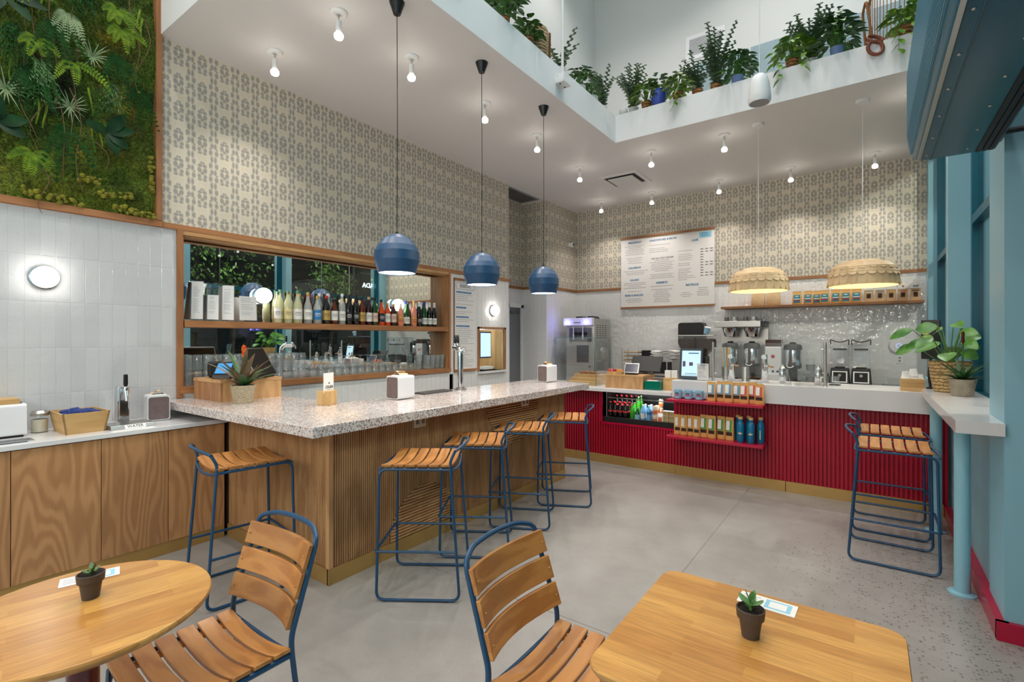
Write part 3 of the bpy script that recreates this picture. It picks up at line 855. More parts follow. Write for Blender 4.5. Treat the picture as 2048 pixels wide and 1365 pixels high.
# worktops
w1 = B().box(-3.9, -1.763, 5.44, 6.12, 0.88, 0.922).obj('counter_worktop', M['quartz'], None, smooth=False, bevel=0.003)
tag(w1, 'low white worktop section under the till and pastry case', 'worktop')
w2 = B().box(-1.762, 0.56, 5.45, 6.05, 0.873, 1.058).obj('counter_worktop', M['quartz'], None, smooth=False, bevel=0.003)
tag(w2, 'raised thick white worktop section with the taps on it', 'worktop')
w3 = B().box(0.368, 0.555, 3.45, 5.448, 1.026, 1.09).box(0.555, 0.70, 3.852, 5.448, 1.032, 1.09).obj('window_worktop', M['quartz'], None, smooth=False)
tag(w3, 'white window ledge counter with plants along the blue window wall', 'worktop')
for (x, yy), lab in zip(((0.496, 3.95), (0.475, 5.115)), ('nearer pale blue post under the window ledge counter', 'farther pale blue post under the window ledge counter, behind the stools')):
    t = thing('support_post', lab, 'post', (x - 0.045, yy, 0), 0, 'posts under the window ledge')
    B().lathe([(0.038, 0.01), (0.038, 1.026)], 18).obj('tube', M['blue_wall'], t)
    B().lathe([(0.068, 0), (0.068, 0.008), (0.05, 0.012), (0.045, 0.016)], 20).obj('flange', M['blue_wall'], t)
# rear bench
rb = thing('rear_bench', 'steel-topped rear work bench along the tiled back wall', 'bench', (0, 0, 0))
box('body', M['white'], -3.4, 0.54, 7.72, 8.36, 0.08, 0.86, rb)
B().box(-3.42, 0.55, 7.68, 8.375, 0.862, 0.90).obj('top', M['steel'], rb, smooth=False, bevel=0.004)

# ---- wooden wall shelf on the back wall
ws = B().box(-1.858, 0.57, 8.10, 8.381, 1.972, 2.006).obj('wall_shelf', M['frame_x'], None, smooth=False, bevel=0.003)
tag(ws, 'long wooden shelf of coffee bags on the back wall', 'shelf')

# ---- moss wall
mw = thing('moss_wall', 'framed living wall panel covered in dark green moss', 'moss panel', (0, 0, 0))
box('frame_post', M['frame_z'], XL - 0.03, XL + 0.035, 1.508, 1.548, RAIL1, 4.9, mw)
box('frame_rail', M['frame_y'], XL - 0.03, XL + 0.035, -0.4, 1.548, RAIL0 + 0.002, RAIL1 + 0.004, mw)
b = B(); ny, nz = 150, 170
def moss_x(y, z):
    n = noise.noise(Vector((y * 2.2, z * 2.2, 3.0))) * 0.05 + noise.noise(Vector((y * 9, z * 9, 1.0))) * 0.022 + noise.noise(Vector((y * 31, z * 31, 7.0))) * 0.012 + noise.noise(Vector((y * 80, z * 80, 2.0))) * 0.006
    return XL - 0.005 + n
vs = []; fs = []
for j in range(nz + 1):
    for i in range(ny + 1):
        yy = -0.4 + 1.91 * i / ny; z = RAIL1 + 2.3 * j / nz
        vs.append((moss_x(yy, z), yy, z))
for j in range(nz):
    for i in range(ny):
        a = j * (ny + 1) + i; fs.append((a, a + 1, a + ny + 2, a + ny + 1))
b.add(vs, fs)
def moss_mat():
    m, N, L, p = new_mat('moss')
    p.inputs['Roughness'].default_value = 0.95
    tc = N.new('ShaderNodeTexCoord')
    n1 = N.new('ShaderNodeTexNoise'); n1.inputs['Scale'].default_value = 3.2; n1.inputs['Detail'].default_value = 6
    n2 = N.new('ShaderNodeTexNoise'); n2.inputs['Scale'].default_value = 70; n2.inputs['Detail'].default_value = 4
    for n in (n1, n2): L.new(tc.outputs['Object'], n.inputs['Vector'])
    rp = N.new('ShaderNodeValToRGB'); e = rp.color_ramp.elements
    e[0].position = 0.30; e[0].color = lin((18, 30, 10)); e[1].position = 0.70; e[1].color = lin((150, 142, 38))
    k = e.new(0.42); k.color = lin((46, 72, 20)); k = e.new(0.52); k.color = lin((84, 108, 28)); k = e.new(0.60); k.color = lin((72, 80, 24))
    L.new(n1.outputs['Fac'], rp.inputs[0])
    mr = N.new('ShaderNodeMapRange'); mr.inputs[1].default_value = 0.3; mr.inputs[2].default_value = 0.7; mr.inputs[3].default_value = 0.3; mr.inputs[4].default_value = 1.6
    L.new(n2.outputs['Fac'], mr.inputs[0])
    sz = N.new('ShaderNodeSeparateXYZ'); L.new(tc.outputs['Object'], sz.inputs[0])
    g = N.new('ShaderNodeMapRange'); g.inputs[1].default_value = 2.45; g.inputs[2].default_value = 3.05; g.inputs[3].default_value = 0.75; g.inputs[4].default_value = 0.0
    L.new(sz.outputs[2], g.inputs[0])
    cp = N.new('ShaderNodeMix'); cp.data_type = 'RGBA'; cp.inputs['B'].default_value = lin((112, 124, 32))      # carpet moss of the lower bed
    L.new(rp.outputs[0], cp.inputs['A']); L.new(math_node(N, L, 'MULTIPLY', g.outputs[0], math_node(N, L, 'MULTIPLY', n1.outputs['Fac'], 1.6)), cp.inputs['Factor'])
    vm = N.new('ShaderNodeVectorMath'); vm.operation = 'SCALE'; L.new(cp.outputs['Result'], vm.inputs[0]); L.new(mr.outputs[0], vm.inputs['Scale'])
    L.new(vm.outputs[0], p.inputs['Base Color'])
    bp = N.new('ShaderNodeBump'); bp.inputs['Strength'].default_value = 0.9; bp.inputs['Distance'].default_value = 0.02
    L.new(n2.outputs['Fac'], bp.inputs['Height']); L.new(bp.outputs[0], p.inputs['Normal'])
    return m
M['moss'] = moss_mat()
o = b.obj('moss_bed', M['moss'], mw); o['kind'] = 'stuff'
rm = random.Random(3); b = B()
for k in range(16000):
    yy = rm.uniform(0.3, 1.5); z = rm.uniform(RAIL1 + 0.01, 4.5)
    if noise.noise(Vector((yy * 3, z * 3, 9))) < -0.1: continue
    b.leaf((moss_x(yy, z) - 0.004, yy, z), (1, rm.uniform(-1, 1), rm.uniform(-1, 0.6)), (0, 0, 1), rm.uniform(0.012, 0.028), 0.005, 0.4, 2, 0)
o = b.obj('moss_blades', mat('moss_blade', (58, 92, 24), 0.9, var=(3, 0.5, (104, 104, 28)), spec=0.1), mw); o['kind'] = 'stuff'
# ================================================================ SEATING AND TABLES
def curved_slat(L, W, t, dip, n=8, axis='y', z0=0.0):
    """a slat that runs along y and sags by dip in the middle"""
    b = B(); rs = []
    for i in range(n + 1):
        s = -1 + 2 * i / n
        yv = s * L / 2; z = z0 - dip * (1 - s * s)
        rs.append([(-W / 2, yv, z - t / 2), (W / 2, yv, z - t / 2), (W / 2, yv, z + t / 2), (-W / 2, yv, z + t / 2)])
    return b.rings(rs)

def make_stool(label, loc, rz, group):
    t = thing('bar_stool', label, 'stool', loc, rz, group)
    m = M['blue_metal']; r = 0.0085
    for s in (-1, 1):
        pts = [(0.19, 0.208 * s, 0.758), (-0.225, 0.208 * s, 0.758), (-0.238, 0.226 * s, 0.0105), (0.245, 0.226 * s, 0.0105), (0.192, 0.208 * s, 0.74), (0.186, 0.207 * s, 0.80), (0.215, 0.20 * s, 0.862)]
        B().tube(fillet(pts, 0.05, 5), r, 8).obj('side_frame', m, t)
    bow = [(0.215 + 0.05 * (1 - q * q), 0.20 * q, 0.862 + 0.025 * (1 - q * q)) for q in [-1 + k / 7 for k in range(15)]]
    B().tube(bow, r, 8).obj('back_rail', m, t)
    for x, dx in ((-0.225, -0.03), (0.192, 0.018)):
        B().tube([(x + dx * (1 - q * q), 0.208 * q, 0.754 - 0.022 * (1 - q * q)) for q in [-1 + k / 5 for k in range(11)]], 0.008, 8).obj('seat_support', m, t)
    B().tube(fillet([(0.224, 0.219, 0.285), (-0.245, 0.222, 0.285), (-0.245, -0.222, 0.285), (0.224, -0.219, 0.285)], 0.015, 3), 0.008, 8).obj('footrest', m, t)
    src = None
    for k in range(6):
        x = -0.182 + k * 0.069
        if src is None: src = curved_slat(0.43, 0.058, 0.014, 0.024).obj('slat', M['teak_y'], t, smooth=True, loc=(x, 0, 0.782), bevel=0.002)
        else: inst(src, t, (x, 0, 0.782))
    for x in (-0.19, 0.16):
        for s in (-1, 1):
            B().lathe([(0.012, 0), (0.012, 0.014)], 8, c=(x, 0.226 * s, 0.0)).obj('glide', M['acrylic'], t)
    return t
st0 = make_stool('nearest of the four slatted stools along the front of the bar', (-2.236, 2.178, 0), rad(34), 'stools along the bar front')
for lab, x, y, a in (('second nearest slatted stool along the front of the bar', -2.33, 2.80, 33), ('third slatted stool along the front of the bar', -2.355, 3.42, 27), ('farthest slatted stool along the bar front, by the crimson counter', -2.33, 4.09, 27)):
    copy_thing(st0, lab, (x, y, 0), rad(a), 'stools along the bar front')
c = copy_thing(st0, 'slatted blue-framed stool at the short end of the bar by the plywood cabinets', (-3.14, 1.50, 0), rad(-99))
if 'group' in c: del c['group']
copy_thing(st0, 'nearer of the two slatted stools under the window ledge', (0.13, 4.335, 0), rad(180), 'stools under the window ledge')
copy_thing(st0, 'farther of the two slatted stools under the window ledge, beside the crimson counter', (0.135, 5.00, 0), rad(180), 'stools under the window ledge')

def make_chair(label, loc, rz):
    t = thing('dining_chair', label, 'chair', loc, rz, 'slatted chairs at the tables')
    m = M['blue_metal']; r = 0.0095
    for s in (-1, 1):
        rear = [(0.235, 0.215 * s, 0.012), (0.185, 0.208 * s, 0.45), (0.185, 0.206 * s, 0.50), (0.272, 0.20 * s, 0.755)]
        B().tube(fillet(rear, 0.05, 4), r, 8).obj('rear_leg', m, t)
        fr = [(0.19, 0.205 * s, 0.437), (-0.205, 0.205 * s, 0.437), (-0.225, 0.215 * s, 0.012)]
        B().tube(fillet(fr, 0.05, 5), r, 8).obj('front_leg', m, t)
    hoop = [(0.272, 0.20, 0.755), (0.285, 0.198, 0.80), (0.316, 0.13, 0.822), (0.328, 0, 0.826), (0.316, -0.13, 0.822), (0.285, -0.198, 0.80), (0.272, -0.20, 0.755)]
    B().tube(fillet(hoop, 0.05, 4), r, 8).obj('back_hoop', m, t)
    for x, dx in ((-0.205, -0.035), (0.19, 0.02)):
        B().tube([(x + dx * (1 - q * q), 0.205 * q, 0.436 - 0.03 * (1 - q * q)) for q in [-1 + k / 5 for k in range(11)]], 0.008, 8).obj('seat_support', m, t)
    for s in (-1, 1): box('batten', M['teak_x'], -0.19, 0.19, s * 0.165 - 0.012, s * 0.165 + 0.012, 0.428, 0.441, t)
    src = None
    for k in range(6):
        x = -0.182 + k * 0.067
        if src is None: src = curved_slat(0.425, 0.057, 0.016, 0.032).obj('seat_slat', M['teak_y'], t, loc=(x, 0, 0.459), bevel=0.003)
        else: inst(src, t, (x, 0, 0.459))
    # curved back slats between the posts
    src = None
    for k, z in enumerate((0.565, 0.656, 0.747)):
        b = B(); rs = []
        for i in range(11):
            q = -1 + i / 5
            dx = 0.05 * (1 - q * q)
            rs.append([(dx - 0.009, 0.206 * q, -0.041), (dx + 0.009, 0.206 * q, -0.041), (dx + 0.009, 0.206 * q, 0.041), (dx - 0.009, 0.206 * q, 0.041)])
        xk = 0.185 + (z - 0.50) * 0.341 - 0.022
        if src is None: src = b.rings(rs).obj('back_slat', M['teak_y'], t, loc=(xk, 0, z), rot=(0, rad(18.8), 0), bevel=0.003)
        else: inst(src, t, (xk, 0, z), (0, rad(18.8), 0))
    scr = None
    for k, z in enumerate((0.565, 0.656, 0.747)):
        for s in (-1, 1):
            xk = 0.185 + (z - 0.50) * 0.341 - 0.032
            if scr is None: scr = B().lathe([(0.004, 0), (0.004, 0.003)], 8, axis='x').obj('screw', M['brass'], t, loc=(xk, 0.19 * s, z))
            else: inst(scr, t, (xk, 0.19 * s, z))
    return t
ch = make_chair('slatted teak chair with blue tube frame at the round table', (-1.807, 0.745, 0), rad(90))
copy_thing(ch, 'slatted teak chair with blue tube frame pushed up to the square table', (-0.765, 1.40, 0), rad(180), 'slatted chairs at the tables')

M['oxblood'] = mat('oxblood_lacquer', (92, 12, 26), 0.2, coat=0.4)
def table_base(t, h):
    B().lathe([(0.038, 0.02), (0.038, h)], 20).obj('pole', M['oxblood'], t)
    B().lathe([(0.185, 0), (0.185, 0.012), (0.05, 0.022), (0.045, 0.06)], 28).obj('base', M['oxblood'], t)
    b = B()
    for a in (0, 90):
        c_, s_ = math.cos(rad(a)), math.sin(rad(a))
        b.tube([(-0.2 * c_, -0.2 * s_, h - 0.012), (0.2 * c_, 0.2 * s_, h - 0.012)], 0.012, 6)
    b.obj('spider', M['oxblood'], t)
TH = 0.745
t1 = thing('round_table', 'round butcher-block cafe table with an oxblood pedestal', 'table', (-1.825, 0.43, 0))
table_base(t1, TH - 0.03)
B().lathe([(0.295, TH - 0.03), (0.312, TH - 0.018), (0.316, TH - 0.008), (0.313, TH)], 72).obj('table_top', M['butcher'], t1, bevel=0.002, rot=(0, 0, rad(80)))
t2 = thing('square_table', 'square butcher-block cafe table with rounded corners', 'table', (-0.235, 1.355, 0))
table_base(t2, TH - 0.03)
poly = fillet([(-0.316, -0.305, 0), (0.316, -0.305, 0), (0.316, 0.305, 0), (-0.316, 0.305, 0)], 0.055, 6, closed=True)
def inset(pl, k): return [(p[0] * k, p[1] * k) for p in pl]
B().rings([[(x, y, TH - 0.03) for x, y in inset(poly, 0.965)], [(x, y, TH - 0.016) for x, y in inset(poly, 0.99)], [(x, y, TH - 0.006) for x, y in inset(poly, 1.0)], [(x, y, TH) for x, y in inset(poly, 0.992)]]).obj('table_top', M['butcher'], t2, angle=30)

# succulents in brown pots, menu cards
def succulent(label, loc, leaves, rz):
    t = thing('potted_succulent', label, 'plant', loc, rz, 'succulents on the cafe tables')
    B().lathe([(0.021, 0), (0.028, 0.05), (0.033, 0.05), (0.035, 0.073), (0.032, 0.074), (0.030, 0.066)], 24, cap1=False).obj('pot', M['pot_brown'], t)
    B().lathe([(0.031, 0.06), (0.031, 0.066), (0.0, 0.069)], 20).obj('soil', M['soil'], t)
    B().tube([(0, 0, 0.066), (0.002, 0.001, 0.088)], 0.004, 6).obj('stem', M['stem'], t)
    for a, el, L, W, z in leaves:
        b = B(); d = Vector((math.cos(rad(a)) * math.cos(rad(el)), math.sin(rad(a)) * math.cos(rad(el)), math.sin(rad(el))))
        for s in (0.0018, -0.0018):
            b.leaf((0, 0, s), d, (0, 0, 1), L, W, -0.1, 5, -0.1 if s > 0 else 0.1, 2)
        b.obj('leaf', M['leaf_succ'] if len(leaves) > 7 else M['leaf_succ2'], t, loc=(0, 0, z))
    return t
M['leaf_succ'] = mat('succulent_green', (108, 158, 92), 0.3, var=(20, 0.3))
M['leaf_succ2'] = mat('succulent_grey', (112, 118, 92), 0.4, var=(20, 0.5, (84, 120, 60)))
succulent('small grey-green succulent in a brown pot on the round table', (-1.885, 0.462, TH), [(10, 60, 0.034, 0.012, 0.07), (130, 55, 0.034, 0.012, 0.07), (250, 35, 0.03, 0.012, 0.07), (330, 20, 0.036, 0.013, 0.072), (190, 20, 0.03, 0.012, 0.07), (80, 25, 0.03, 0.012, 0.07)], 0.5)
succulent('bright green jade succulent in a brown pot on the square table', (-0.249, 1.405, TH), [(0, 25, 0.036, 0.022, 0.08), (75, 30, 0.034, 0.02, 0.078), (150, 25, 0.038, 0.022, 0.08), (220, 30, 0.034, 0.02, 0.078), (290, 20, 0.038, 0.023, 0.08), (35, 60, 0.032, 0.018, 0.088), (180, 62, 0.034, 0.018, 0.09), (300, 70, 0.03, 0.017, 0.09), (110, 15, 0.032, 0.02, 0.074)], 0.2)
def qr_card(label, loc, rz):
    t = thing('table_card', label, 'card', loc, rz, 'menu cards on the cafe tables')
    box('card', M['white_card'], -0.075, 0.075, -0.035, 0.035, 0.0004, 0.002, t)
    box('panel', M['pale_blue'], -0.005, 0.062, -0.026, 0.026, 0.002, 0.0023, t)
    box('panel_centre', M['white_card'], 0.006, 0.051, -0.018, 0.018, 0.0023, 0.0026, t)
    b = B()
    for k in range(4): b.box(-0.066, -0.02 - 0.006 * (k % 2), 0.018 - 0.012 * k, 0.021 - 0.012 * k, 0.002, 0.0023)
    b.obj('print', M['ink_grey'], t, smooth=False)
qr_card('white and pale blue card behind the succulent on the round table', (-2.045, 0.50, TH), rad(74))
qr_card('white and pale blue card behind the jade plant on the square table', (-0.24, 1.603, TH), rad(-2))

# ================================================================ LAMPS
WARM = (1.0, 0.93, 0.85)
sp = thing('ceiling_spotlight', 'x', 'spotlight', (0, 0, 0), 0, 'white ceiling spotlights')
B().lathe([(0.062, 0.0), (0.062, -0.012), (0.05, -0.024), (0.0, -0.024)], 24).obj('canopy', M['white'], sp)
B().tube([(0, 0, -0.02), (0, 0, -0.075)], 0.006, 8).obj('stem', M['steel'], sp)
B().lathe([(0.0, -0.06), (0.018, -0.065), (0.021, -0.08), (0.021, -0.15)], 16).obj('socket', M['white'], sp)
B().lathe([(0.02, -0.15), (0.032, -0.165), (0.034, -0.18), (0.028, -0.196), (0.0, -0.204)], 16).obj('bulb', M['bulb'], sp)
light('SPOT', 'spot_light', (0, 0, -0.215), LIGHT_SPOT, WARM, parent=sp, spot_size=rad(118), spot_blend=1.0, shadow_soft_size=0.018)
sp['category'] = 'spotlight'
spots = [(-3.155, 2.20, 'spotlight nearest the picture top, above the near end of the bar'), (-3.157, 2.915, 'second spotlight over the bar, between the first two pendant cords'), (-3.167, 3.92, 'third spotlight over the bar, beside the middle pendant cord'), (-3.168, 4.90, 'fourth spotlight over the bar, beside the far pendant cord'),
         (-4.02, 2.19, 'spotlight closest to the papered wall over the mirror'),
         (-3.284, 6.18, 'spotlight nearest the alcove in the middle row'), (-2.257, 6.18, 'spotlight behind the corner of the ceiling opening'), (-1.377, 6.18, 'middle-row spotlight left of the first wooden lampshade cord'), (0.339, 6.18, 'spotlight beside the teal air curtain in the middle row'),
         (-3.79, 7.92, 'leftmost spotlight of the row washing the papered back wall'), (-2.885, 7.92, 'second from left spotlight of the row along the back wall'), (-1.841, 7.92, 'middle spotlight of the row along the back wall'), (-0.886, 7.92, 'fourth from left spotlight of the row along the back wall'), (0.067, 7.92, 'rightmost spotlight of the row along the back wall')]
for i, (x, y, lab) in enumerate(spots):
    if i == 0:
        sp.location = (x, y, ZC); sp['label'] = 'white ceiling ' + lab
    else:
        copy_thing(sp, 'white ceiling ' + lab, (x, y, ZC))

pn = thing('pendant_lamp', 'nearest blue faceted pendant lamp over the bar', 'pendant lamp', (-2.73, 2.382, 0), 0, 'blue pendant lamps over the bar')
B().lathe([(0.026, ZC - 0.085), (0.055, ZC), (0.0, ZC)], 24, cap1=False).obj('ceiling_cup', M['black'], pn)
B().tube([(0, 0, 2.255), (0.002, 0.002, 3.1), (0, 0, ZC - 0.08)], 0.0028, 6).obj('cord', M['black_matte'], pn)
sh = B().lathe([(0.012, 2.262), (0.045, 2.258), (0.10, 2.226), (0.138, 2.176), (0.158, 2.134), (0.158, 2.07), (0.132, 1.983), (0.128, 1.983), (0.153, 2.07), (0.153, 2.13), (0.09, 2.21), (0.0, 2.24)], 72).obj('shade', M['blue_shade'], pn, angle=8)
B().lathe([(0.012, 2.26), (0.012, 2.275), (0.004, 2.285)], 10).obj('cord_grip', M['black'], pn)
B().lathe([(0.0, 1.992), (0.128, 1.992), (0.128, 1.989), (0.0, 1.989)], 32, cap0=False, cap1=False).obj('diffuser', M['shade_in'], pn)
light('SPOT', 'pendant_light', (0, 0, 1.97), 14, WARM, parent=pn, spot_size=rad(160), spot_blend=0.6, shadow_soft_size=0.1)
copy_thing(pn, 'middle blue faceted pendant lamp over the bar', (-2.73, 3.335, 0))
copy_thing(pn, 'farthest blue faceted pendant lamp over the bar', (-2.73, 4.345, 0))

M['veneer'] = wood('lamp_veneer', (232, 202, 160), (214, 180, 134), 'z', 3, 4, 0.55)
M['lamp_lining'] = mat('lamp_lining', (246, 224, 176), 0.7, emit=0.12, ecol=(255, 214, 140))
def wood_pendant(label, loc):
    t = thing('wooden_pendant_lamp', label, 'pendant lamp', loc, 0, 'wooden petal lampshades over the counter')
    zb = 2.01; H = 0.30
    prof = [(0.300, zb + 0.075), (0.300, zb + 0.13), (0.288, zb + 0.185), (0.25, zb + 0.245), (0.16, zb + 0.285), (0.0, zb + 0.30)]
    B().lathe([(r - 0.006, z) for r, z in prof], 48, cap0=False).obj('shade', M['veneer'], t)
    B().lathe([(0.288, zb + 0.035), (0.292, zb + 0.075)] + [(r - 0.010, z - 0.003) for r, z in prof[1:]], 48, cap0=False).obj('lining', M['lamp_lining'], t)
    rows = [(0.294, zb + 0.16, 0.301, zb + 0.035, 24), (0.276, zb + 0.215, 0.297, zb + 0.125, 24), (0.225, zb + 0.260, 0.279, zb + 0.192, 20), (0.12, zb + 0.292, 0.226, zb + 0.252, 15)]
    for (r0, z0, r1, z1, n) in rows:
        b = B(); rs = []
        half = math.pi / n * 0.98
        for i in range(12):
            q = (i / 11) ** 0.6
            w = half * (1 if q < 0.6 else math.sqrt(max(0.0, 1 - ((q - 0.6) / 0.4) ** 2)) * 0.97 + 0.03)
            rr = r0 + (r1 - r0) * q + 0.001 + 0.009 * q * q; z = z0 + (z1 - z0) * q
            rs.append([(rr * math.cos(a), rr * math.sin(a), z) for a in (-w, -w / 2, 0, w / 2, w)])
        b.rings(rs, False, False, False)
        src = None
        for k in range(n):
            a = 2 * math.pi * k / n
            if src is None: src = b.obj('petal', M['veneer'], t, rot=(0, 0, a))
            else: inst(src, t, rot=(0, 0, a))
    B().tube([(0, 0, zb + 0.30), (0, 0, ZC - 0.03)], 0.003, 6).obj('cord', M['white'], t)
    B().lathe([(0.0, ZC - 0.03), (0.055, ZC - 0.03), (0.06, ZC - 0.02), (0.06, ZC)], 24).obj('canopy', M['white'], t)
    B().lathe([(0.0, zb + 0.08), (0.03, zb + 0.1), (0.035, zb + 0.14), (0.015, zb + 0.18), (0.015, zb + 0.28)], 14).obj('bulb', M['globe'], t)
    light('POINT', 'lamp_light', (0, 0, zb + 0.10), 4.5, (1.0, 0.84, 0.62), parent=t, shadow_soft_size=0.04)
wood_pendant('wooden petal lampshade over the taps, left of the pair', (-1.0, 6.1, 0))
wood_pendant('larger-looking wooden petal lampshade over the blenders, right of the pair', (-0.05, 6.1, 0))

def sconce(label, loc):
    t = thing('wall_sconce', label, 'wall lamp', loc, 0, 'round opal wall sconces')
    B().lathe([(0.076, 0), (0.076, 0.028), (0.068, 0.03)], 32, axis='x').obj('ring', M['chrome'], t)
    B().lathe([(0.07, 0.028), (0.072, 0.06), (0.066, 0.082), (0.045, 0.096), (0.0, 0.10)], 32, axis='x', cap0=False).obj('opal_shade', M['globe'], t)
sconce('lit opal sconce on the white tiled wall above the service counter', (XL + 0.002, 0.862, 1.932))
sconce('lit opal sconce on the tiled wall right of the drinks menu', (XL + 0.002, 5.812, 1.932))
sconce('lit opal sconce on the mirror beside the acrylic menu holders', (XN, 2.425, 1.925))
sconce('lit opal sconce on the mirror above the right end of the bottle row', (XN, 4.075, 1.925))

# globes added behind the camera to brighten surfaces that face it
gp = thing('fill_globe', 'x', 'pendant lamp', (0, 0, 0), 0, 'added fill globes behind the camera')
B().lathe([(0.0, 2.55), (0.07, 2.57), (0.12, 2.63), (0.14, 2.70), (0.12, 2.77), (0.07, 2.83), (0.02, 2.85)], 24).obj('globe', M['globe'], gp)
B().tube([(0, 0, 2.85), (0, 0, 8.2)], 0.004, 6).obj('cord', M['black_matte'], gp)
light('POINT', 'globe_fill', (0, 0, 2.40), LIGHT_GLOBE_FILL, (1.0, 0.95, 0.88), parent=gp, shadow_soft_size=0.14)
for i, (x, y) in enumerate(((-3.4, -1.6), (-2.0, -1.8), (-0.6, -1.8), (0.2, -0.9))):
    lab = 'added opal fill globe behind the camera'
    if i == 0: gp.location = (x, y, 0); gp['label'] = lab
    else: copy_thing(gp, lab, (x, y, 0))

# pendant speaker, sensor rod, security camera
t = thing('pendant_speaker', 'white bell-shaped pendant speaker hanging in the double-height space', 'speaker', (-0.746, 4.6, 3.5))
B().lathe([(0.0, 0.004), (0.074, 0.004), (0.082, 0.0), (0.088, 0.02), (0.088, 0.06), (0.078, 0.15), (0.062, 0.215), (0.04, 0.238), (0.0, 0.242)], 32, cap0=False).obj('shell', M['white'], t)
B().lathe([(0.0, 0.002), (0.075, 0.002), (0.075, 0.006)], 28, cap0=False).obj('grille', M['vent_grey'], t)
B().tube([(0, 0, 0.24), (0, 0, 4.7)], 0.003, 6).obj('cord', M['white'], t)
t = thing('sensor_rod', 'white rod with a small boxed sensor hanging in front of the ledge', 'sensor', (-2.48, 4.3, 4.06))
B().tube([(0, 0, 0.06), (0, 0, 4.14)], 0.013, 10).obj('rod', M['white'], t)
B().box(-0.055, 0.055, -0.075, 0.075, -0.012, 0.03).obj('housing', M['white'], t, smooth=False, bevel=0.006)
B().box(-0.03, 0.03, -0.03, 0.03, 0.03, 0.10).obj('clamp', M['white'], t, smooth=False, bevel=0.004)
for s in (-1, 1): B().lathe([(0.009, -0.016), (0.009, -0.012)], 12, c=(0, s * 0.045, 0)).obj('lens', M['black'], t)
t = thing('security_camera', 'small white security camera with a black lens in the papered corner', 'camera', (-4.53, 8.12, 3.26))
B().lathe([(0.045, 0), (0.045, 0.02), (0.03, 0.04)], 18, axis='x').obj('mount', M['white'], t)
B().lathe([(0.04, 0.035), (0.048, 0.05), (0.04, 0.085)], 18, axis='x').obj('shell', M['white'], t)
B().lathe([(0.026, 0.08), (0.028, 0.089), (0.0, 0.092)], 16, axis='x').obj('lens', M['black'], t)

# fill lights added in the unseen high ceiling to brighten the room
dl = thing('fill_downlight', 'x', 'fill light', (0, 0, 0), 0, 'added fill lights in the unseen high ceiling')
B().lathe([(0.11, 0), (0.11, -0.01), (0.085, -0.012), (0.085, -0.002)], 24, cap0=False, cap1=False).obj('ring', M['white'], dl)
B().lathe([(0.0, -0.004), (0.085, -0.004)], 24, cap0=False, cap1=False).obj('lens', M['globe'], dl)
light('SPOT', 'fill_beam', (0, 0, -0.03), LIGHT_HIGH_FILL, (1.0, 0.95, 0.90), parent=dl, spot_size=rad(120), spot_blend=0.7, shadow_soft_size=0.09)
pos = [(-3.6, 0.3), (-1.9, 0.3), (-0.3, 0.3), (-1.9, 2.4), (-0.3, 2.4), (-1.6, 4.4), (-0.1, 4.4), (-3.6, -1.6), (-1.9, -1.6), (-0.3, -1.6), (-3.2, 6.4), (-1.4, 7.0), (0.1, 7.0)]
for i, (x, y) in enumerate(pos):
    lab = 'added round fill light in the unseen high ceiling'
    if i == 0: dl.location = (x, y, 8.2); dl['label'] = lab
    else: copy_thing(dl, lab, (x, y, 8.2))

# ---- teal air curtain above the entrance
ac = thing('air_curtain', 'glossy teal air curtain unit hanging at the upper right', 'air curtain', (0, 0, 0))
y0, y1 = 0.2, 3.40
prof = [(0.215, 2.463), (0.51, 2.463), (0.51, 3.02), (0.24, 3.02), (0.20, 2.98), (0.176, 2.90), (0.172, 2.60), (0.182, 2.52), (0.197, 2.48)]
B().prism(prof, y0, y1, 'y').obj('housing', M['teal_gloss'], ac, angle=50)
b = B()
for k in range(34):
    z = 2.505 + k * 0.0128
    xo = 0.170 if z > 2.6 else 0.170 + (2.6 - z) * 0.14
    b.box(xo - 0.004, xo + 0.01, y0, y1 - 0.002, z, z + 0.0065)
o = b.obj('intake_ribs', M['teal_light'], ac, smooth=False); o['kind'] = 'stuff'
box('edge_strip', M['steel'], 0.208, 0.222, y0, y1, 2.458, 2.466, ac)
box('seam_strip', M['teal'], 0.262, 0.266, y0, y1, 2.459, 2.464, ac)
for k in range(3): box('outlet_vane', M['black_matte'], 0.435 + k * 0.024, 0.452 + k * 0.024, y0, y1 - 0.02, 2.455, 2.47, ac)
src = None
for k in range(9):
    for x in (0.245, 0.40):
        p = (x, y1 - 0.08 - k * 0.28, 2.463)
        if src is None: src = B().lathe([(0.007, 0), (0.005, -0.003), (0.0, -0.004)], 8).obj('rivet', M['steel'], ac, loc=p)
        else: inst(src, ac, p)
B().tube([(0.51, 3.33, 2.52), (0.75, 3.33, 2.52)], 0.014, 8).obj('bracket_arm', M['black'], ac)
B().box(0.505, 0.53, 3.27, 3.39, 2.49, 2.55).obj('bracket_plate', M['black'], ac, smooth=False)
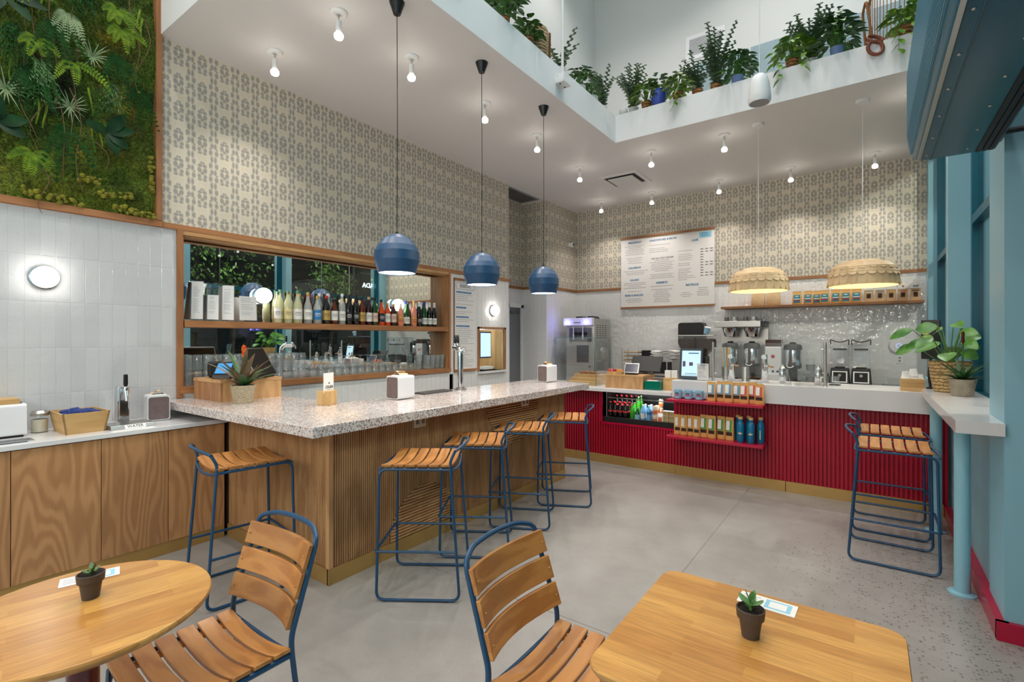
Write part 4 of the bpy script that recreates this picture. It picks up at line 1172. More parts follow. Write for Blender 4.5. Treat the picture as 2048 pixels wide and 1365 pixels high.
# ================================================================ ON THE BAR AND THE SERVICE COUNTER
ZB = 1.03
t = thing('till_riser', 'wooden till riser on the bar beside the tiled wall', 'riser', (-4.245, 2.0, ZB))
box('panel', M['oak_z'], -0.235, 0.235, -0.24, -0.225, 0, 0.145, t)
box('panel', M['ash_z'], 0.22, 0.235, -0.225, 0.24, 0, 0.145, t)
box('panel', M['oak_z'], -0.235, -0.22, -0.225, 0.24, 0, 0.145, t)
box('panel', M['oak_z'], -0.22, 0.22, 0.225, 0.24, 0, 0.145, t)
box('top_board', M['ash_y'], -0.238, 0.238, -0.243, 0.243, 0.145, 0.168, t)
zr = ZB + 0.169
t = thing('till_monitor', 'black till monitor with a silver rim on the bar riser', 'monitor', (-4.10, 2.10, zr), rad(38))
b = B().box(-0.012, 0.012, -0.17, 0.17, 0.0, 0.25).obj('panel', M['black'], t, smooth=False, rot=(0, rad(-28), 0), loc=(0.06, 0, 0.012), bevel=0.006)
B().tube(fillet([(0.0, -0.172, 0.0), (0.0, -0.172, 0.252), (0.0, 0.172, 0.252), (0.0, 0.172, 0.0)], 0.012), 0.004, 6).obj('rim', M['steel'], t, rot=(0, rad(-28), 0), loc=(0.06, 0, 0.012))
box('foot', M['black'], -0.09, 0.09, -0.08, 0.08, 0, 0.012, t)
t = thing('card_terminal', 'small tilted blue-screen card terminal behind the bromeliad', 'terminal', (-4.17, 1.86, zr), rad(-50))
B().prism([(-0.05, 0), (0.06, 0), (0.055, 0.03), (-0.03, 0.13), (-0.045, 0.13)], -0.07, 0.07, 'y').obj('body', M['black'], t, smooth=False, bevel=0.004)
b = B().box(-0.001, 0.001, -0.055, 0.055, -0.05, 0.05).obj('screen', M['screen_blue'], t, smooth=False, loc=(0.0145, 0, 0.082), rot=(0, rad(-40.4), 0))
t = thing('receipt_printer', 'black box-shaped receipt printer on the bar riser', 'printer', (-4.34, 1.87, zr), rad(-20))
B().box(-0.055, 0.055, -0.06, 0.06, 0.004, 0.13).obj('housing', M['black_matte'], t, smooth=False, bevel=0.02, seg=3)
box('paper_slot', M['steel_dark'], -0.04, 0.04, -0.02, -0.012, 0.1295, 0.131, t)

M['basket_pale'] = weave_mat('pale_woven_pot', (222, 208, 182), (160, 140, 108), 160)
M['brom'] = leafmat('bromeliad_leaf', (140, 112, 88), (86, 84, 52))
M['brom_green'] = leafmat('bromeliad_leaf_green', (62, 108, 48), (36, 70, 36))
M['flower'] = mat('bromeliad_flower', (226, 46, 30), 0.5, var=(40, 0.3, (250, 140, 40)))
M['flower_dark'] = mat('bromeliad_flower_dark', (110, 28, 30), 0.5, var=(40, 0.4))
def bromeliad(label, loc, leaves, m, fm, potm, rim, base, h, fh, fr, sc=1.0, rs=1):
    t = thing('bromeliad', label, 'plant', loc)
    B().lathe([(base, 0), (base * 1.03, 0.01), (rim, h - 0.012), (rim + 0.003, h), (rim - 0.006, h), (rim - 0.01, h - 0.02)], 28, cap1=False).obj('pot', potm, t)
    B().lathe([(rim - 0.006, h - 0.03), (rim - 0.008, h - 0.018), (0, h - 0.012)], 20).obj('soil', M['soil'], t)
    r_ = random.Random(rs)
    for k in range(leaves):
        a = 2.4 * k + r_.uniform(-0.2, 0.2); el = rad(r_.uniform(25, 72)); L = r_.uniform(0.20, 0.31) * sc
        B().leaf((0.012 * math.cos(a), 0.012 * math.sin(a), h - 0.015), (math.cos(a) * math.cos(el), math.sin(a) * math.cos(el), math.sin(el)), (-math.cos(a), -math.sin(a), 1.5), L, 0.062 * sc, 0.32, 7, 0.35, 1).obj('leaf', m[k % len(m)], t)
    B().tube([(0, 0, h - 0.01), (0.005, 0.005, h + fh - 0.04)], 0.006, 6).obj('flower_stalk', m[0], t)
    fl = B()
    for k in range(16):
        a = k * 2.4; z = h + fh - 0.045 + 0.07 * k / 16
        fl.leaf((0.005, 0.005, z), (math.cos(a) * 0.6, math.sin(a) * 0.6, 1), (-math.cos(a), -math.sin(a), 0.6), 0.035, fr, -0.3, 3, 0.6)
    fl.obj('flower', fm, t)
    return t
bromeliad('bromeliad with bronze leaves and a red flower in a pale woven pot on the bar', (-3.86, 1.855, ZB), 20, (M['brom'], M['brom'], M['brom_green']), M['flower'], M['basket_pale'], 0.084, 0.066, 0.135, 0.25, 0.036, 1.2)

t = thing('card_holder', 'bamboo block holding a white card with a dark logo on the bar', 'card holder', (-3.24, 2.16, ZB), rad(20))
B().box(-0.05, 0.05, -0.05, 0.05, 0, 0.105).obj('block', M['bamboo_z'], t, smooth=False, bevel=0.003)
k = box('card', M['white_card'], 0.012, 0.0145, -0.058, 0.058, 0.09, 0.235, t)
text('COLADA', 0.03, M['ink'], k, (0.0152, 0.006, 0.131), (rad(90), 0, rad(90)), sx=0.74, bold=0.0006)
b = B()
for a in (-38, 0, 38):
    b.leaf((0.0153, 0.004, 0.153), (0, math.sin(rad(a)), math.cos(rad(a))), (1, 0, 0), 0.016 if a == 0 else 0.014, 0.006, 0, 3, 0)
b.obj('logo', M['ink'], k)
box('tagline', M['ink_blue'], 0.0145, 0.015, -0.016, 0.024, 0.110, 0.1125, k)

M['smoke'] = mat('smoky_panel', (118, 102, 100), 0.3, var=(30, 0.15))
M['dispenser'] = mat('satin_white_metal', (226, 226, 228), 0.3)
def napkin(label, loc, rz):
    t = thing('napkin_dispenser', label, 'napkin dispenser', loc, rz, 'white napkin dispensers')
    pr = fillet([(-0.07, 0.004, 0), (0.07, 0.004, 0), (0.07, 0.19, 0), (-0.07, 0.19, 0)], 0.022, 5, closed=True)
    B().prism([(p[0], p[1]) for p in pr], -0.085, 0.085, 'y').obj('shell', M['dispenser'], t, angle=30)
    pi = fillet([(-0.063, 0.012, 0), (0.063, 0.012, 0), (0.063, 0.178, 0), (-0.063, 0.178, 0)], 0.018, 5, closed=True)
    for y0, y1 in ((-0.0885, -0.0845), (0.0845, 0.0885)):
        B().prism([(p[0], p[1]) for p in pi], y0, y1, 'y').obj('side_panel', M['smoke'], t, angle=30)
    b = B()
    for s in (-1, 1):
        b.rings([[(s * 0.045, -0.04, 0.188), (s * 0.045, 0.04, 0.188)], [(s * 0.03, -0.045, 0.205), (s * 0.028, 0.05, 0.205)], [(s * 0.004, -0.03, 0.212), (0.002, 0.045, 0.207)], [(-s * 0.02, -0.035, 0.228), (-s * 0.012, 0.04, 0.222)]], False, False, False)
    b.obj('napkin', M['kraft_napkin'], t)
    b = B().box(-0.05, 0.05, -0.05, 0.05, 0.188, 0.194).obj('slot_rim', M['white'], t, smooth=False, bevel=0.002)
    return t
M['kraft_napkin'] = mat('napkin_tan', (224, 196, 160), 0.85)
n0 = napkin('white napkin dispenser on the bar between the card holder and the beer tap', (-3.075, 2.72, ZB), 0)
copy_thing(n0, 'white napkin dispenser at the far end of the bar', (-2.93, 4.74, ZB), rad(-8))
copy_thing(n0, 'white napkin dispenser on the service counter beside the bar end', (-4.36, 1.46, 0.905), rad(80))

t = thing('beer_tap', 'curved chrome beer tap tower with two black handles on the bar', 'beer tap', (-3.125, 3.50, ZB), rad(150))
B().lathe([(0.062, 0), (0.062, 0.006), (0.034, 0.03), (0.027, 0.036)], 24).obj('flange', M['chrome'], t)
B().tube(fillet([(0, 0, 0.03), (0, 0, 0.40), (0.17, 0, 0.40)], 0.10, 8), 0.0265, 16).obj('column', M['chrome'], t)
for k, x in enumerate((0.075, 0.16)):
    q = B().lathe([(0.012, 0.39), (0.014, 0.425), (0.009, 0.445)], 12, c=(x, 0, 0)).tube([(x, -0.02, 0.40), (x + 0.002, -0.055, 0.397), (x + 0.004, -0.075, 0.355)], 0.009, 8).obj('faucet', M['chrome'], t)
    B().lathe([(0.009, 0.44), (0.013, 0.455), (0.013, 0.515), (0.009, 0.52)], 12, c=(x, 0, 0)).obj('handle', M['black'], t)
t = thing('drip_tray', 'slotted steel drip tray behind the beer tap on the bar', 'tray', (-3.17, 3.2, ZB))
box('pan', M['steel_dark'], -0.06, 0.06, -0.18, 0.18, 0.001, 0.014, t)
src = None
for k in range(16):
    p = (0, -0.165 + 0.022 * k, 0)
    if src is None: src = B().box(-0.055, 0.055, -0.004, 0.004, 0.014, 0.017).obj('bar', M['steel'], t, smooth=False, loc=p)
    else: inst(src, t, p)

# --- service counter (top at 0.905)
ZS = 0.905
t = thing('flatware_dispenser', 'silver box dispenser with a wooden tray on top at the left picture edge', 'dispenser', (-4.40, 0.60, ZS))
pr = fillet([(-0.13, 0.012, 0), (0.13, 0.012, 0), (0.12, 0.205, 0), (-0.13, 0.205, 0)], 0.02, 4, closed=True)
B().prism([(p[0], p[1]) for p in pr], -0.2, 0.135, 'y').obj('body', M['dispenser'], t, angle=30)
box('foot', M['black'], -0.12, 0.12, -0.19, 0.12, 0, 0.012, t)
box('tray', M['bamboo_y'], -0.11, 0.09, -0.18, 0.11, 0.206, 0.235, t)
box('napkin_pad', M['steel'], 0.0, 0.085, 0.03, 0.12, 0.206, 0.218, t)
t = thing('recessed_bin', 'grey recessed drop-in tray set in the service counter', 'tray', (-4.14, 0.60, ZS))
B().box(-0.055, 0.065, -0.2, 0.135, -0.001, 0.004).obj('rim', M['steel'], t, smooth=False, bevel=0.002)
box('well', M['steel_dark'], -0.04, 0.05, -0.19, 0.12, 0.004, 0.0045, t)
box('nameplate', M['ink'], 0.07, 0.09, -0.03, 0.10, 0.0, 0.003, t)
t = thing('sugar_jar', 'small glass sugar jar with a steel lid on the service counter', 'jar', (-4.41, 0.818, ZS))
M['cream'] = mat('cream_wax', (226, 216, 192), 0.5)
B().lathe([(0.0, 0.004), (0.040, 0.004), (0.041, 0.05), (0.041, 0.085), (0.0, 0.088)], 24, cap0=False).obj('contents', M['cream'], t)
B().lathe([(0.043, 0), (0.046, 0.01), (0.045, 0.08), (0.046, 0.10), (0.042, 0.112)], 28, cap1=False).obj('glass', M['glass'], t)
B().lathe([(0.046, 0.108), (0.047, 0.125), (0.035, 0.142), (0.0, 0.146)], 28).obj('lid', M['steel'], t)
t = thing('bamboo_box', 'flared bamboo box of blue napkin rolls on the service counter', 'box', (-4.255, 0.985, ZS))
b0, b1 = (0.135, 0.100), (0.158, 0.122)
for nm, (xa, xb, ya, yb) in (('side', (1, 1, -1, 1)), ('side', (-1, -1, -1, 1)), ('side', (-1, 1, -1, -1)), ('side', (-1, 1, 1, 1))):
    lo = [(xa * b0[0], ya * b0[1], 0), (xb * b0[0], yb * b0[1], 0)]; hi = [(xa * b1[0], ya * b1[1], 0.135), (xb * b1[0], yb * b1[1], 0.135)]
    nx, ny = (-(xa) * 0.01, 0) if xa == xb else (0, -(ya) * 0.01)
    o4 = [lo[0], lo[1], hi[1], hi[0]]; i4 = [(p[0] + nx, p[1] + ny, p[2]) for p in o4]
    B().rings([o4, i4]).obj('side', M['bamboo_y'] if xa == xb else M['bamboo_x'], t, smooth=False)
box('bottom', M['bamboo_y'], -0.125, 0.125, -0.09, 0.09, 0.002, 0.01, t)
M['navy_cloth'] = mat('navy_packet', (34, 62, 138), 0.6, var=(60, 0.3), bump=(80, 0.4))
src = None; rr = random.Random(4)
for i in range(4):
    for j in range(3):
        p = (-0.085 + 0.055 * i + rr.uniform(-0.006, 0.006), -0.06 + 0.06 * j, ZS + 0.062 + rr.uniform(0, 0.016))
        ang = (rad(rr.uniform(-12, 12)), rad(rr.uniform(-10, 10)), rad(rr.uniform(-15, 15)))
        w = (t.location.x + p[0], t.location.y + p[1], p[2])
        if src is None:
            src = B().box(-0.02, 0.02, -0.026, 0.026, -0.05, 0.07).obj('napkin_roll', M['navy_cloth'], None, smooth=False, loc=w, rot=ang, bevel=0.008, seg=3)
            o = src
        else: o = inst(src, None, w, ang)
        tag(o, 'navy blue cutlery packet standing in the bamboo box', 'packet', 'navy packets in the bamboo box')
t = thing('water_tap', 'chrome water tap tower with a black handle on the service counter', 'water tap', (-4.36, 1.245, ZS))
B().box(-0.042, 0.042, -0.036, 0.036, 0.0, 0.27).obj('tower', M['chrome'], t, smooth=False, bevel=0.012, seg=3)
B().tube([(0.04, 0, 0.235), (0.085, 0, 0.235), (0.10, 0, 0.17)], 0.011, 10).obj('spout', M['chrome'], t)
B().lathe([(0.014, 0.225), (0.016, 0.25), (0.008, 0.275)], 12, c=(0.075, 0, 0)).obj('valve', M['chrome'], t)
B().lathe([(0.010, 0.272), (0.014, 0.29), (0.013, 0.355), (0.009, 0.358)], 12, c=(0.075, 0, 0)).obj('handle', M['black'], t)
t = thing('water_drip_tray', 'low steel drip tray lettered WATER at the counter edge', 'tray', (-4.15, 1.23, ZS))
B().prism([(-0.11, 0), (0.075, 0), (0.062, 0.026), (-0.11, 0.03)], -0.125, 0.125, 'y').obj('tray', M['steel'], t, smooth=False, bevel=0.002)
o = box('name_card', M['white_card'], -0.0015, 0.0015, -0.07, 0.05, -0.0145, 0.0145, t); o.location = (0.0712, 0.02, 0.0135); o.rotation_euler = (0, rad(-26), 0)
text('WATER', 0.027, M['ink'], o, (0.0021, -0.01, 0.0), (rad(90), 0, rad(90)))

# ================================================================ IN THE NICHE
ZSH = 1.669
def acrylic_menu(label, y, x, w, h, lean, rz, top=False):
    t = thing('menu_holder', label, 'menu holder', (x, y, ZSH), rz, 'acrylic menu holders on the bar shelf')
    p = B().box(-0.0015, 0.0015, -w / 2, w / 2, 0, h).obj('front_sheet', M['acrylic'], t, smooth=False, rot=(0, rad(-lean), 0), loc=(0.02, 0, 0.002))
    box('foot', M['acrylic'], -0.03, 0.04, -w / 2, w / 2, 0, 0.003, t)
    q = B().box(-0.001, 0.0, -w / 2 + 0.008, w / 2 - 0.008, 0.012, h * (0.98 if not top else 0.68)).obj('menu_sheet', M['paper'], t, smooth=False, rot=(0, rad(-lean), 0), loc=(0.0185, 0, 0.002))
    b = B(); r_ = random.Random(int(y * 100)); z = h * (0.9 if not top else 0.62)
    while z > 0.06:
        a = r_.uniform(0.1, 0.35) * w; c = r_.uniform(0.0, 0.3) * w
        if r_.random() < 0.8: b.box(0.0002, 0.0004, -w / 2 + 0.02, w / 2 - 0.02 - a * 0.8, z, z + 0.0025)
        z -= 0.0115
    b.obj('print', M['ink_grey'], q, smooth=False)
    return t
acrylic_menu('tall acrylic menu holder at the left end of the bottle shelf', 1.84, -4.62, 0.10, 0.345, 8, rad(-28))
acrylic_menu('acrylic menu holder with a half-height sheet, second on the bottle shelf', 1.965, -4.62, 0.10, 0.335, 8, rad(-28), True)
acrylic_menu('tall acrylic menu holder, third on the bottle shelf', 2.09, -4.62, 0.105, 0.33, 8, rad(-28))
acrylic_menu('short wide acrylic menu holder closest to the bottles', 2.25, -4.60, 0.165, 0.235, 3, rad(-4))

def bottle(kind, Y, X, gm, lm, cm, lab, H=0.32, R=0.038, ls=(0.05, 0.14), group='bottles on the bar shelf'):
    t = thing('bottle', lab, 'bottle', (X, Y, ZSH), 0, group)
    if kind == 's':     # straight spirit bottle
        sh = H * 0.62
        pr = [(R * 0.92, 0), (R, 0.006), (R, sh), (R * 0.8, sh + 0.025), (0.015, sh + 0.055), (0.0135, H - 0.03)]
    elif kind == 'w':   # wine
        sh = H * 0.56
        pr = [(R * 0.92, 0), (R, 0.006), (R, sh), (R * 0.85, sh + 0.03), (R * 0.5, sh + 0.065), (0.014, sh + 0.085), (0.0135, H - 0.045)]
    else:               # squat
        sh = H * 0.60
        pr = [(R * 0.95, 0), (R * 1.05, 0.006), (R * 1.05, sh * 0.8), (R * 0.9, sh), (0.02, sh + 0.04), (0.015, H - 0.035)]
    B().lathe(pr, 20).obj('glass', gm, t)
    ck = 0.06 if kind == 'w' else 0.03
    B().lathe([(0.0155, H - ck - 0.002), (0.0165, H - ck + 0.004), (0.016, H), (0.0, H + 0.001)], 14).obj('cap', cm, t)
    if lm:
        rr_ = pr[1][0] + 0.0008; b = B(); n = 14
        b.rings([[(rr_ * math.cos(a), rr_ * math.sin(a), z) for a in [(-1.75 + 3.0 * k / n) for k in range(n + 1)]] for z in ls], False, False, False)
        l = b.obj('label', lm, t)
        bb = B(); zm = (ls[0] + ls[1]) / 2
        for dz, a0, a1, th in ((0.012, -1.0, 0.35, 0.005), (-0.002, -1.15, 0.5, 0.004), (-0.016, -0.9, 0.2, 0.003)):
            bb.rings([[((rr_ + 0.0006) * math.cos(a), (rr_ + 0.0006) * math.sin(a), zm + dz + q) for a in [a0 + (a1 - a0) * k / 6 for k in range(7)]] for q in (0, th)], False, False, False)
        bb.obj('print', M['ink'] if lm not in (M['lab_black'], M['lab_blue']) else M['paper'], l)
    return t
M['lab_white'] = mat('label_white', (232, 230, 222), 0.6)
M['lab_cream'] = mat('label_cream', (222, 208, 150), 0.6)
M['lab_black'] = mat('label_black', (30, 30, 34), 0.5)
M['lab_blue'] = mat('label_blue', (40, 120, 178), 0.5)
M['lab_pink'] = mat('label_pink', (222, 190, 172), 0.6)
M['lab_multi'] = mat('label_multicolour', (236, 190, 60), 0.6, var=(30, 0.5, (214, 66, 90)))
M['lab_gold'] = mat('label_gold', (196, 160, 84), 0.45, 0.3)
g_clear = glassy('bottle_clear', (226, 226, 184), 0.30, body=0.5)
g_clear2 = glassy('bottle_clear_pale', (222, 228, 222), 0.22, body=0.35)
g_dark = mat('bottle_dark_glass', (20, 16, 16), 0.08, spec=0.6)
g_brown = mat('bottle_amber', (88, 36, 14), 0.08)
g_orange = mat('bottle_orange', (206, 74, 22), 0.08)
g_green = mat('bottle_green', (20, 70, 30), 0.08)
g_wine = mat('bottle_wine_red', (52, 14, 22), 0.08)
g_rose = mat('bottle_rose', (222, 140, 116), 0.1)
cap_red = mat('cap_red', (190, 28, 30), 0.4); cap_green = mat('cap_green', (96, 140, 110), 0.4); cap_blue = mat('cap_blue', (40, 62, 140), 0.4)
F_, K_ = -4.595, -4.66       # front and back rows on the shelf
bl = [
 ('s', 2.53, F_, g_clear, 'lab_white', cap_green, 'leftmost clear spirits bottle with a green cap on the bar shelf', 0.30, 0.033),
 ('s', 2.59, K_, g_clear, 'lab_cream', cap_green, 'clear bottle with a green cap, second from the left at the back of the shelf', 0.325, 0.033),
 ('s', 2.635, F_, g_clear, 'lab_cream', cap_green, 'pale yellow bottle with a cream label, third from the left on the bar shelf', 0.315, 0.036),
 ('s', 2.69, K_, g_clear, 'lab_white', M['cork'], 'cork-topped clear bottle at the back between two pale bottles', 0.31, 0.033),
 ('b', 2.735, F_, g_clear, 'lab_white', cap_green, 'broad clear bottle with a white label and grey-green cap', 0.325, 0.041),
 ('s', 2.79, K_, g_clear2, 'lab_white', M['cork'], 'cork-topped bottle half hidden behind the broad clear bottle', 0.305, 0.032),
 ('b', 2.845, F_, g_clear2, 'lab_white', M['lab_gold'], 'clear bottle with a plain white label and gold stopper', 0.315, 0.038),
 ('s', 2.905, K_, g_brown, 'lab_cream', cap_red, 'amber bottle with a red cap at the back left of centre', 0.30, 0.033),
 ('b', 2.95, F_, g_clear2, 'lab_blue', M['lab_gold'], 'squat bottle with a bright blue label', 0.285, 0.040),
 ('s', 3.015, K_, g_clear2, 'lab_white', M['white'], 'white-capped clear bottle behind the blue-labelled bottle', 0.32, 0.032),
 ('s', 3.055, F_, g_dark, 'lab_gold', cap_red, 'dark bottle with a gold label and red cap', 0.295, 0.038),
 ('s', 3.115, K_, g_clear2, 'lab_white', M['white'], 'white-capped bottle behind the amber bottle', 0.325, 0.032),
 ('b', 3.15, F_, g_brown, 'lab_white', M['black'], 'squat amber bottle with a white label', 0.265, 0.036),
 ('s', 3.245, F_, g_clear2, 'lab_white', M['white'], 'clear rum bottle with white cap and dark lettering at mid shelf', 0.33, 0.036),
 ('s', 3.33, F_, g_dark, 'lab_black', M['black'], 'first of two black bottles at mid shelf', 0.325, 0.036),
 ('s', 3.42, F_, g_dark, 'lab_black', M['black'], 'second of two black bottles at mid shelf', 0.325, 0.036),
 ('s', 3.375, K_, g_green, 'lab_cream', M['lab_gold'], 'green bottle behind the two black bottles', 0.29, 0.031),
 ('s', 3.505, F_, g_brown, 'lab_gold', M['black'], 'amber bottle with a gold label right of the black bottles', 0.31, 0.036),
 ('s', 3.595, F_, g_wine, 'lab_white', M['cork'], 'dark red bottle with a small white label and cork', 0.32, 0.036),
 ('s', 3.68, F_, g_green, 'lab_pink', M['black'], 'green bottle with a pink label', 0.315, 0.035),
 ('b', 3.775, F_, g_orange, 'lab_black', M['black'], 'orange liqueur bottle with a black label', 0.30, 0.036),
 ('s', 3.865, F_, g_orange, 'lab_white', M['lab_gold'], 'small orange bottle with a white label', 0.27, 0.034),
 ('s', 3.955, F_, g_wine, 'lab_pink', M['cork'], 'plum coloured bottle under the right mirror sconce', 0.26, 0.036),
 ('w', 4.065, F_, g_rose, 'lab_multi', M['white'], 'rose bottle with a striped orange label below the sconce', 0.27, 0.037),
 ('w', 4.165, F_, g_green, 'lab_white', g_green, 'dark green wine bottle with a white label right of the sconce', 0.27, 0.035),
 ('w', 4.20, K_, g_green, 'lab_white', cap_blue, 'blue-capped green wine bottle at the back right of the sconce', 0.315, 0.035),
 ('w', 4.28, F_, g_rose, 'lab_multi', M['cork'], 'rose wine bottle with a rainbow label', 0.315, 0.037),
 ('w', 4.37, F_, g_dark, 'lab_black', M['white'], 'dark wine bottle with a patterned label and white cap', 0.31, 0.035),
 ('w', 4.46, F_, g_green, 'lab_white', cap_blue, 'green wine bottle with a white label and blue cap', 0.32, 0.036),
 ('w', 4.55, F_, g_dark, 'lab_white', M['white'], 'black wine bottle with a white cap, second from the right on the shelf', 0.31, 0.034),
 ('w', 4.635, F_, g_dark, 'lab_white', M['white'], 'rightmost black wine bottle with a white cap on the shelf', 0.31, 0.034)]
for (kd, Y, X, gm, lm, cm, lab, H, R_) in bl:
    bottle(kd, Y, X, gm, M[lm], cm, lab, H, R_, (0.04, 0.14) if kd != 'w' else (0.03, 0.11))

# glassware below the shelf
def glass_mesh(name, pr, m, seg=16, **kw):
    me = B().lathe(pr, seg, **kw).mesh(name); me.materials.append(m); return me
me_tum = glass_mesh('tumbler', [(0.036, 0), (0.037, 0.004), (0.034, 0.115), (0.030, 0.126), (0.0, 0.128)], M['tumbler'], 12, cap0=False)
me_coupe = glass_mesh('coupe', [(0.046, 0), (0.044, 0.02), (0.028, 0.045), (0.006, 0.055), (0.004, 0.07), (0.004, 0.115), (0.03, 0.122), (0.034, 0.126), (0.0, 0.127)], M['tumbler'], 14, cap0=False)
me_rocks = glass_mesh('rocks_glass', [(0.038, 0), (0.036, 0.07), (0.033, 0.078), (0.0, 0.08)], M['tumbler'], 12, cap0=False)
me_pint = glass_mesh('pint_glass', [(0.030, 0), (0.031, 0.004), (0.042, 0.175), (0.040, 0.175), (0.029, 0.012), (0.0, 0.012)], M['tumbler'], 14)
zg = 1.1225
def tumb(y, x, z, k):
    lab = '%s ribbed tumbler from the left, %s row, %s tier in the mirrored niche' % (ORDINAL[k], 'front' if x > -4.65 else 'back', 'lower' if z < zg + 0.05 else 'upper')
    tag(mobj('tumbler', me_tum, None, (x, y, z)), lab, 'glass', 'ribbed tumblers below the bottle shelf')
for k in range(14):
    y = 1.755 + k * 0.079
    tumb(y, -4.60, zg, k); tumb(y + 0.002, -4.60, zg + 0.129, k)
    if k % 2 == 0: tumb(y + 0.04, -4.66, zg, k // 2); tumb(y + 0.04, -4.66, zg + 0.129, k // 2)
for k in range(12):
    y = 2.90 + k * 0.098
    tag(mobj('rocks_glass', me_rocks, None, (-4.60, y, zg)), '%s upturned rocks glass from the left in the front row below the coupes' % ORDINAL[k], 'glass', 'rocks glasses in the niche')
    tag(mobj('rocks_glass', me_rocks, None, (-4.66, y + 0.049, zg)), '%s upturned rocks glass from the left in the back row below the coupes' % ORDINAL[k], 'glass', 'rocks glasses in the niche')
    if k < 11: tag(mobj('coupe_glass', me_coupe, None, (-4.63, y + 0.02, zg + 0.083)), '%s upturned coupe glass from the left in the mirrored niche' % ORDINAL[k], 'glass', 'coupe glasses in the niche')
t = thing('rack_mat', 'clear glass sheet carrying the upturned coupe glasses', 'glass sheet', (0, 0, 0))
box('sheet', M['glass'], -4.692, -4.57, 2.86, 4.06, zg + 0.0795, zg + 0.0825, t)
for k in range(4):
    tag(mobj('rocks_glass', me_rocks, None, (-4.66, 4.13 + k * 0.085, zg)), '%s upturned rocks glass counted from the coupes toward the pint glasses' % ORDINAL[k], 'glass', 'rocks glasses in the niche')
for k in range(4):
    tag(mobj('pint_glass', me_pint, None, (-4.61, 4.52 + k * 0.089, zg)), '%s tall pint glass from the left at the right end of the niche' % ORDINAL[k], 'glass', 'pint glasses in the niche')
t = thing('mixing_glass', 'mixing glass holding long bar spoons beside the pint glasses', 'glass', (-4.62, 4.38, zg))
mobj('glass', me_pint, t)
b = B()
for dx, dy in ((0.01, -0.10), (-0.01, 0.05), (0.005, -0.05)):
    b.tube([(0, 0, 0.014), (dx * 0.5, dy * 0.5, 0.15), (dx, dy, 0.26)], 0.0025, 6).lathe([(0.0, -0.012), (0.009, 0), (0.0, 0.012)], 8, c=(dx, dy, 0.265))
b.obj('bar_spoons', M['chrome'], t)

# drinks menu board
def menu_lines(b, plane, u0, u1, z0, z1, rs, step=0.02, th=0.006, center=False, skip=0.15):
    r_ = random.Random(rs); z = z1
    while z > z0:
        if r_.random() > skip:
            L = (u1 - u0) * r_.uniform(0.5, 1.0)
            a = (u0 + u1) / 2 - L / 2 if center else u0
            x = a
            while x < a + L:
                w = r_.uniform(0.015, 0.05)
                e = min(x + w, a + L)
                if plane == 'x': b.box(0.0, 0.0008, x, e, z, z + th)
                else: b.box(x, e, -0.0008, 0.0, z, z + th)
                x = e + 0.007
        z -= step
t = thing('drinks_menu', 'tall white BEBIDAS drinks menu board with wooden rails on the tiled wall', 'menu board', (XL + 0.004, 5.19, 1.065))
box('sheet', M['paper'], 0.0, 0.006, -0.222, 0.222, 0.02, 1.255, t)
box('rail', M['frame_y'], 0.0, 0.022, -0.228, 0.228, 1.245, 1.275, t)
box('rail', M['frame_y'], 0.0, 0.022, -0.228, 0.228, 0.0, 0.03, t)
box('post', M['frame_z'], -0.002, 0.012, -0.236, -0.222, 0.0, 1.275, t)
RX = (rad(90), 0, rad(90))
B().tube(fillet([(0.0075, -0.19, 1.13), (0.0075, 0.19, 1.13), (0.0075, 0.19, 1.215), (0.0075, -0.19, 1.215)], 0.03, 5, closed=True), 0.002, 5, closed=True).obj('title_border', M['ink_blue'], t)
text('BEBIDAS', 0.062, M['ink'], t, (0.0065, 0, 1.172), RX)
for z, w in ((1.075, 0.30), (0.865, 0.16), (0.735, 0.24), (0.61, 0.26)):
    b = B(); x = -0.19
    r_ = random.Random(int(z * 1000))
    while x < -0.19 + w:
        e = x + r_.uniform(0.02, 0.045); b.box(0.006, 0.0072, x, e, z, z + 0.024); x = e + 0.006
    b.obj('heading', M['ink_blue'], t, smooth=False)
for i, (z0, z1) in enumerate(((0.90, 1.05), (0.76, 0.845), (0.635, 0.71), (0.36, 0.585), (0.06, 0.33))):
    b = B(); menu_lines(b, 'x', -0.19, 0.19, z0, z1, i, 0.026, 0.005)
    b.obj('print', M['ink_grey'], t, smooth=False, loc=(0.0062, 0, 0))
# ================================================================ ORDER COUNTER AND BACK WALL
# ---- big menu on the back wall
t = thing('food_menu', 'large white three-column food menu with wooden rails on the back wall', 'menu board', (-2.812, YB - 0.02, 2.045))
box('sheet', M['paper'], -0.80, 0.80, -0.006, 0.0, 0.015, 1.25, t)
box('rail', M['frame_x'], -0.803, 0.803, -0.02, 0.0, 1.235, 1.27, t)
box('rail', M['frame_x'], -0.803, 0.803, -0.02, 0.0, 0.0, 0.03, t)
RY_ = (rad(90), 0, 0)
heads = [('BREAKFAST', -0.542, 1.165, 0.046), ('SANDWICHES & MORE', -0.041, 1.165, 0.046), ('CAF\u00c9', 0.49, 1.09, 0.046), ('AN ALL DAY AFFAIR', -0.048, 0.85, 0.042),
         ('CALDEROS', -0.548, 0.72, 0.046), ('SALADS', -0.548, 0.505, 0.046), ('DESSERTS', -0.06, 0.43, 0.046), ('BATIDOS', 0.448, 0.36, 0.05), ('SIDES & SNACKS', -0.56, 0.235, 0.046)]
for s, x, z, sz in heads:
    text(s, sz, M['ink'] if 'ALL DAY' in s else M['ink_blue'], t, (x, -0.0072, z), RY_, ext=0.0012, bold=0.001 if 'ALL DAY' not in s else 0.0)
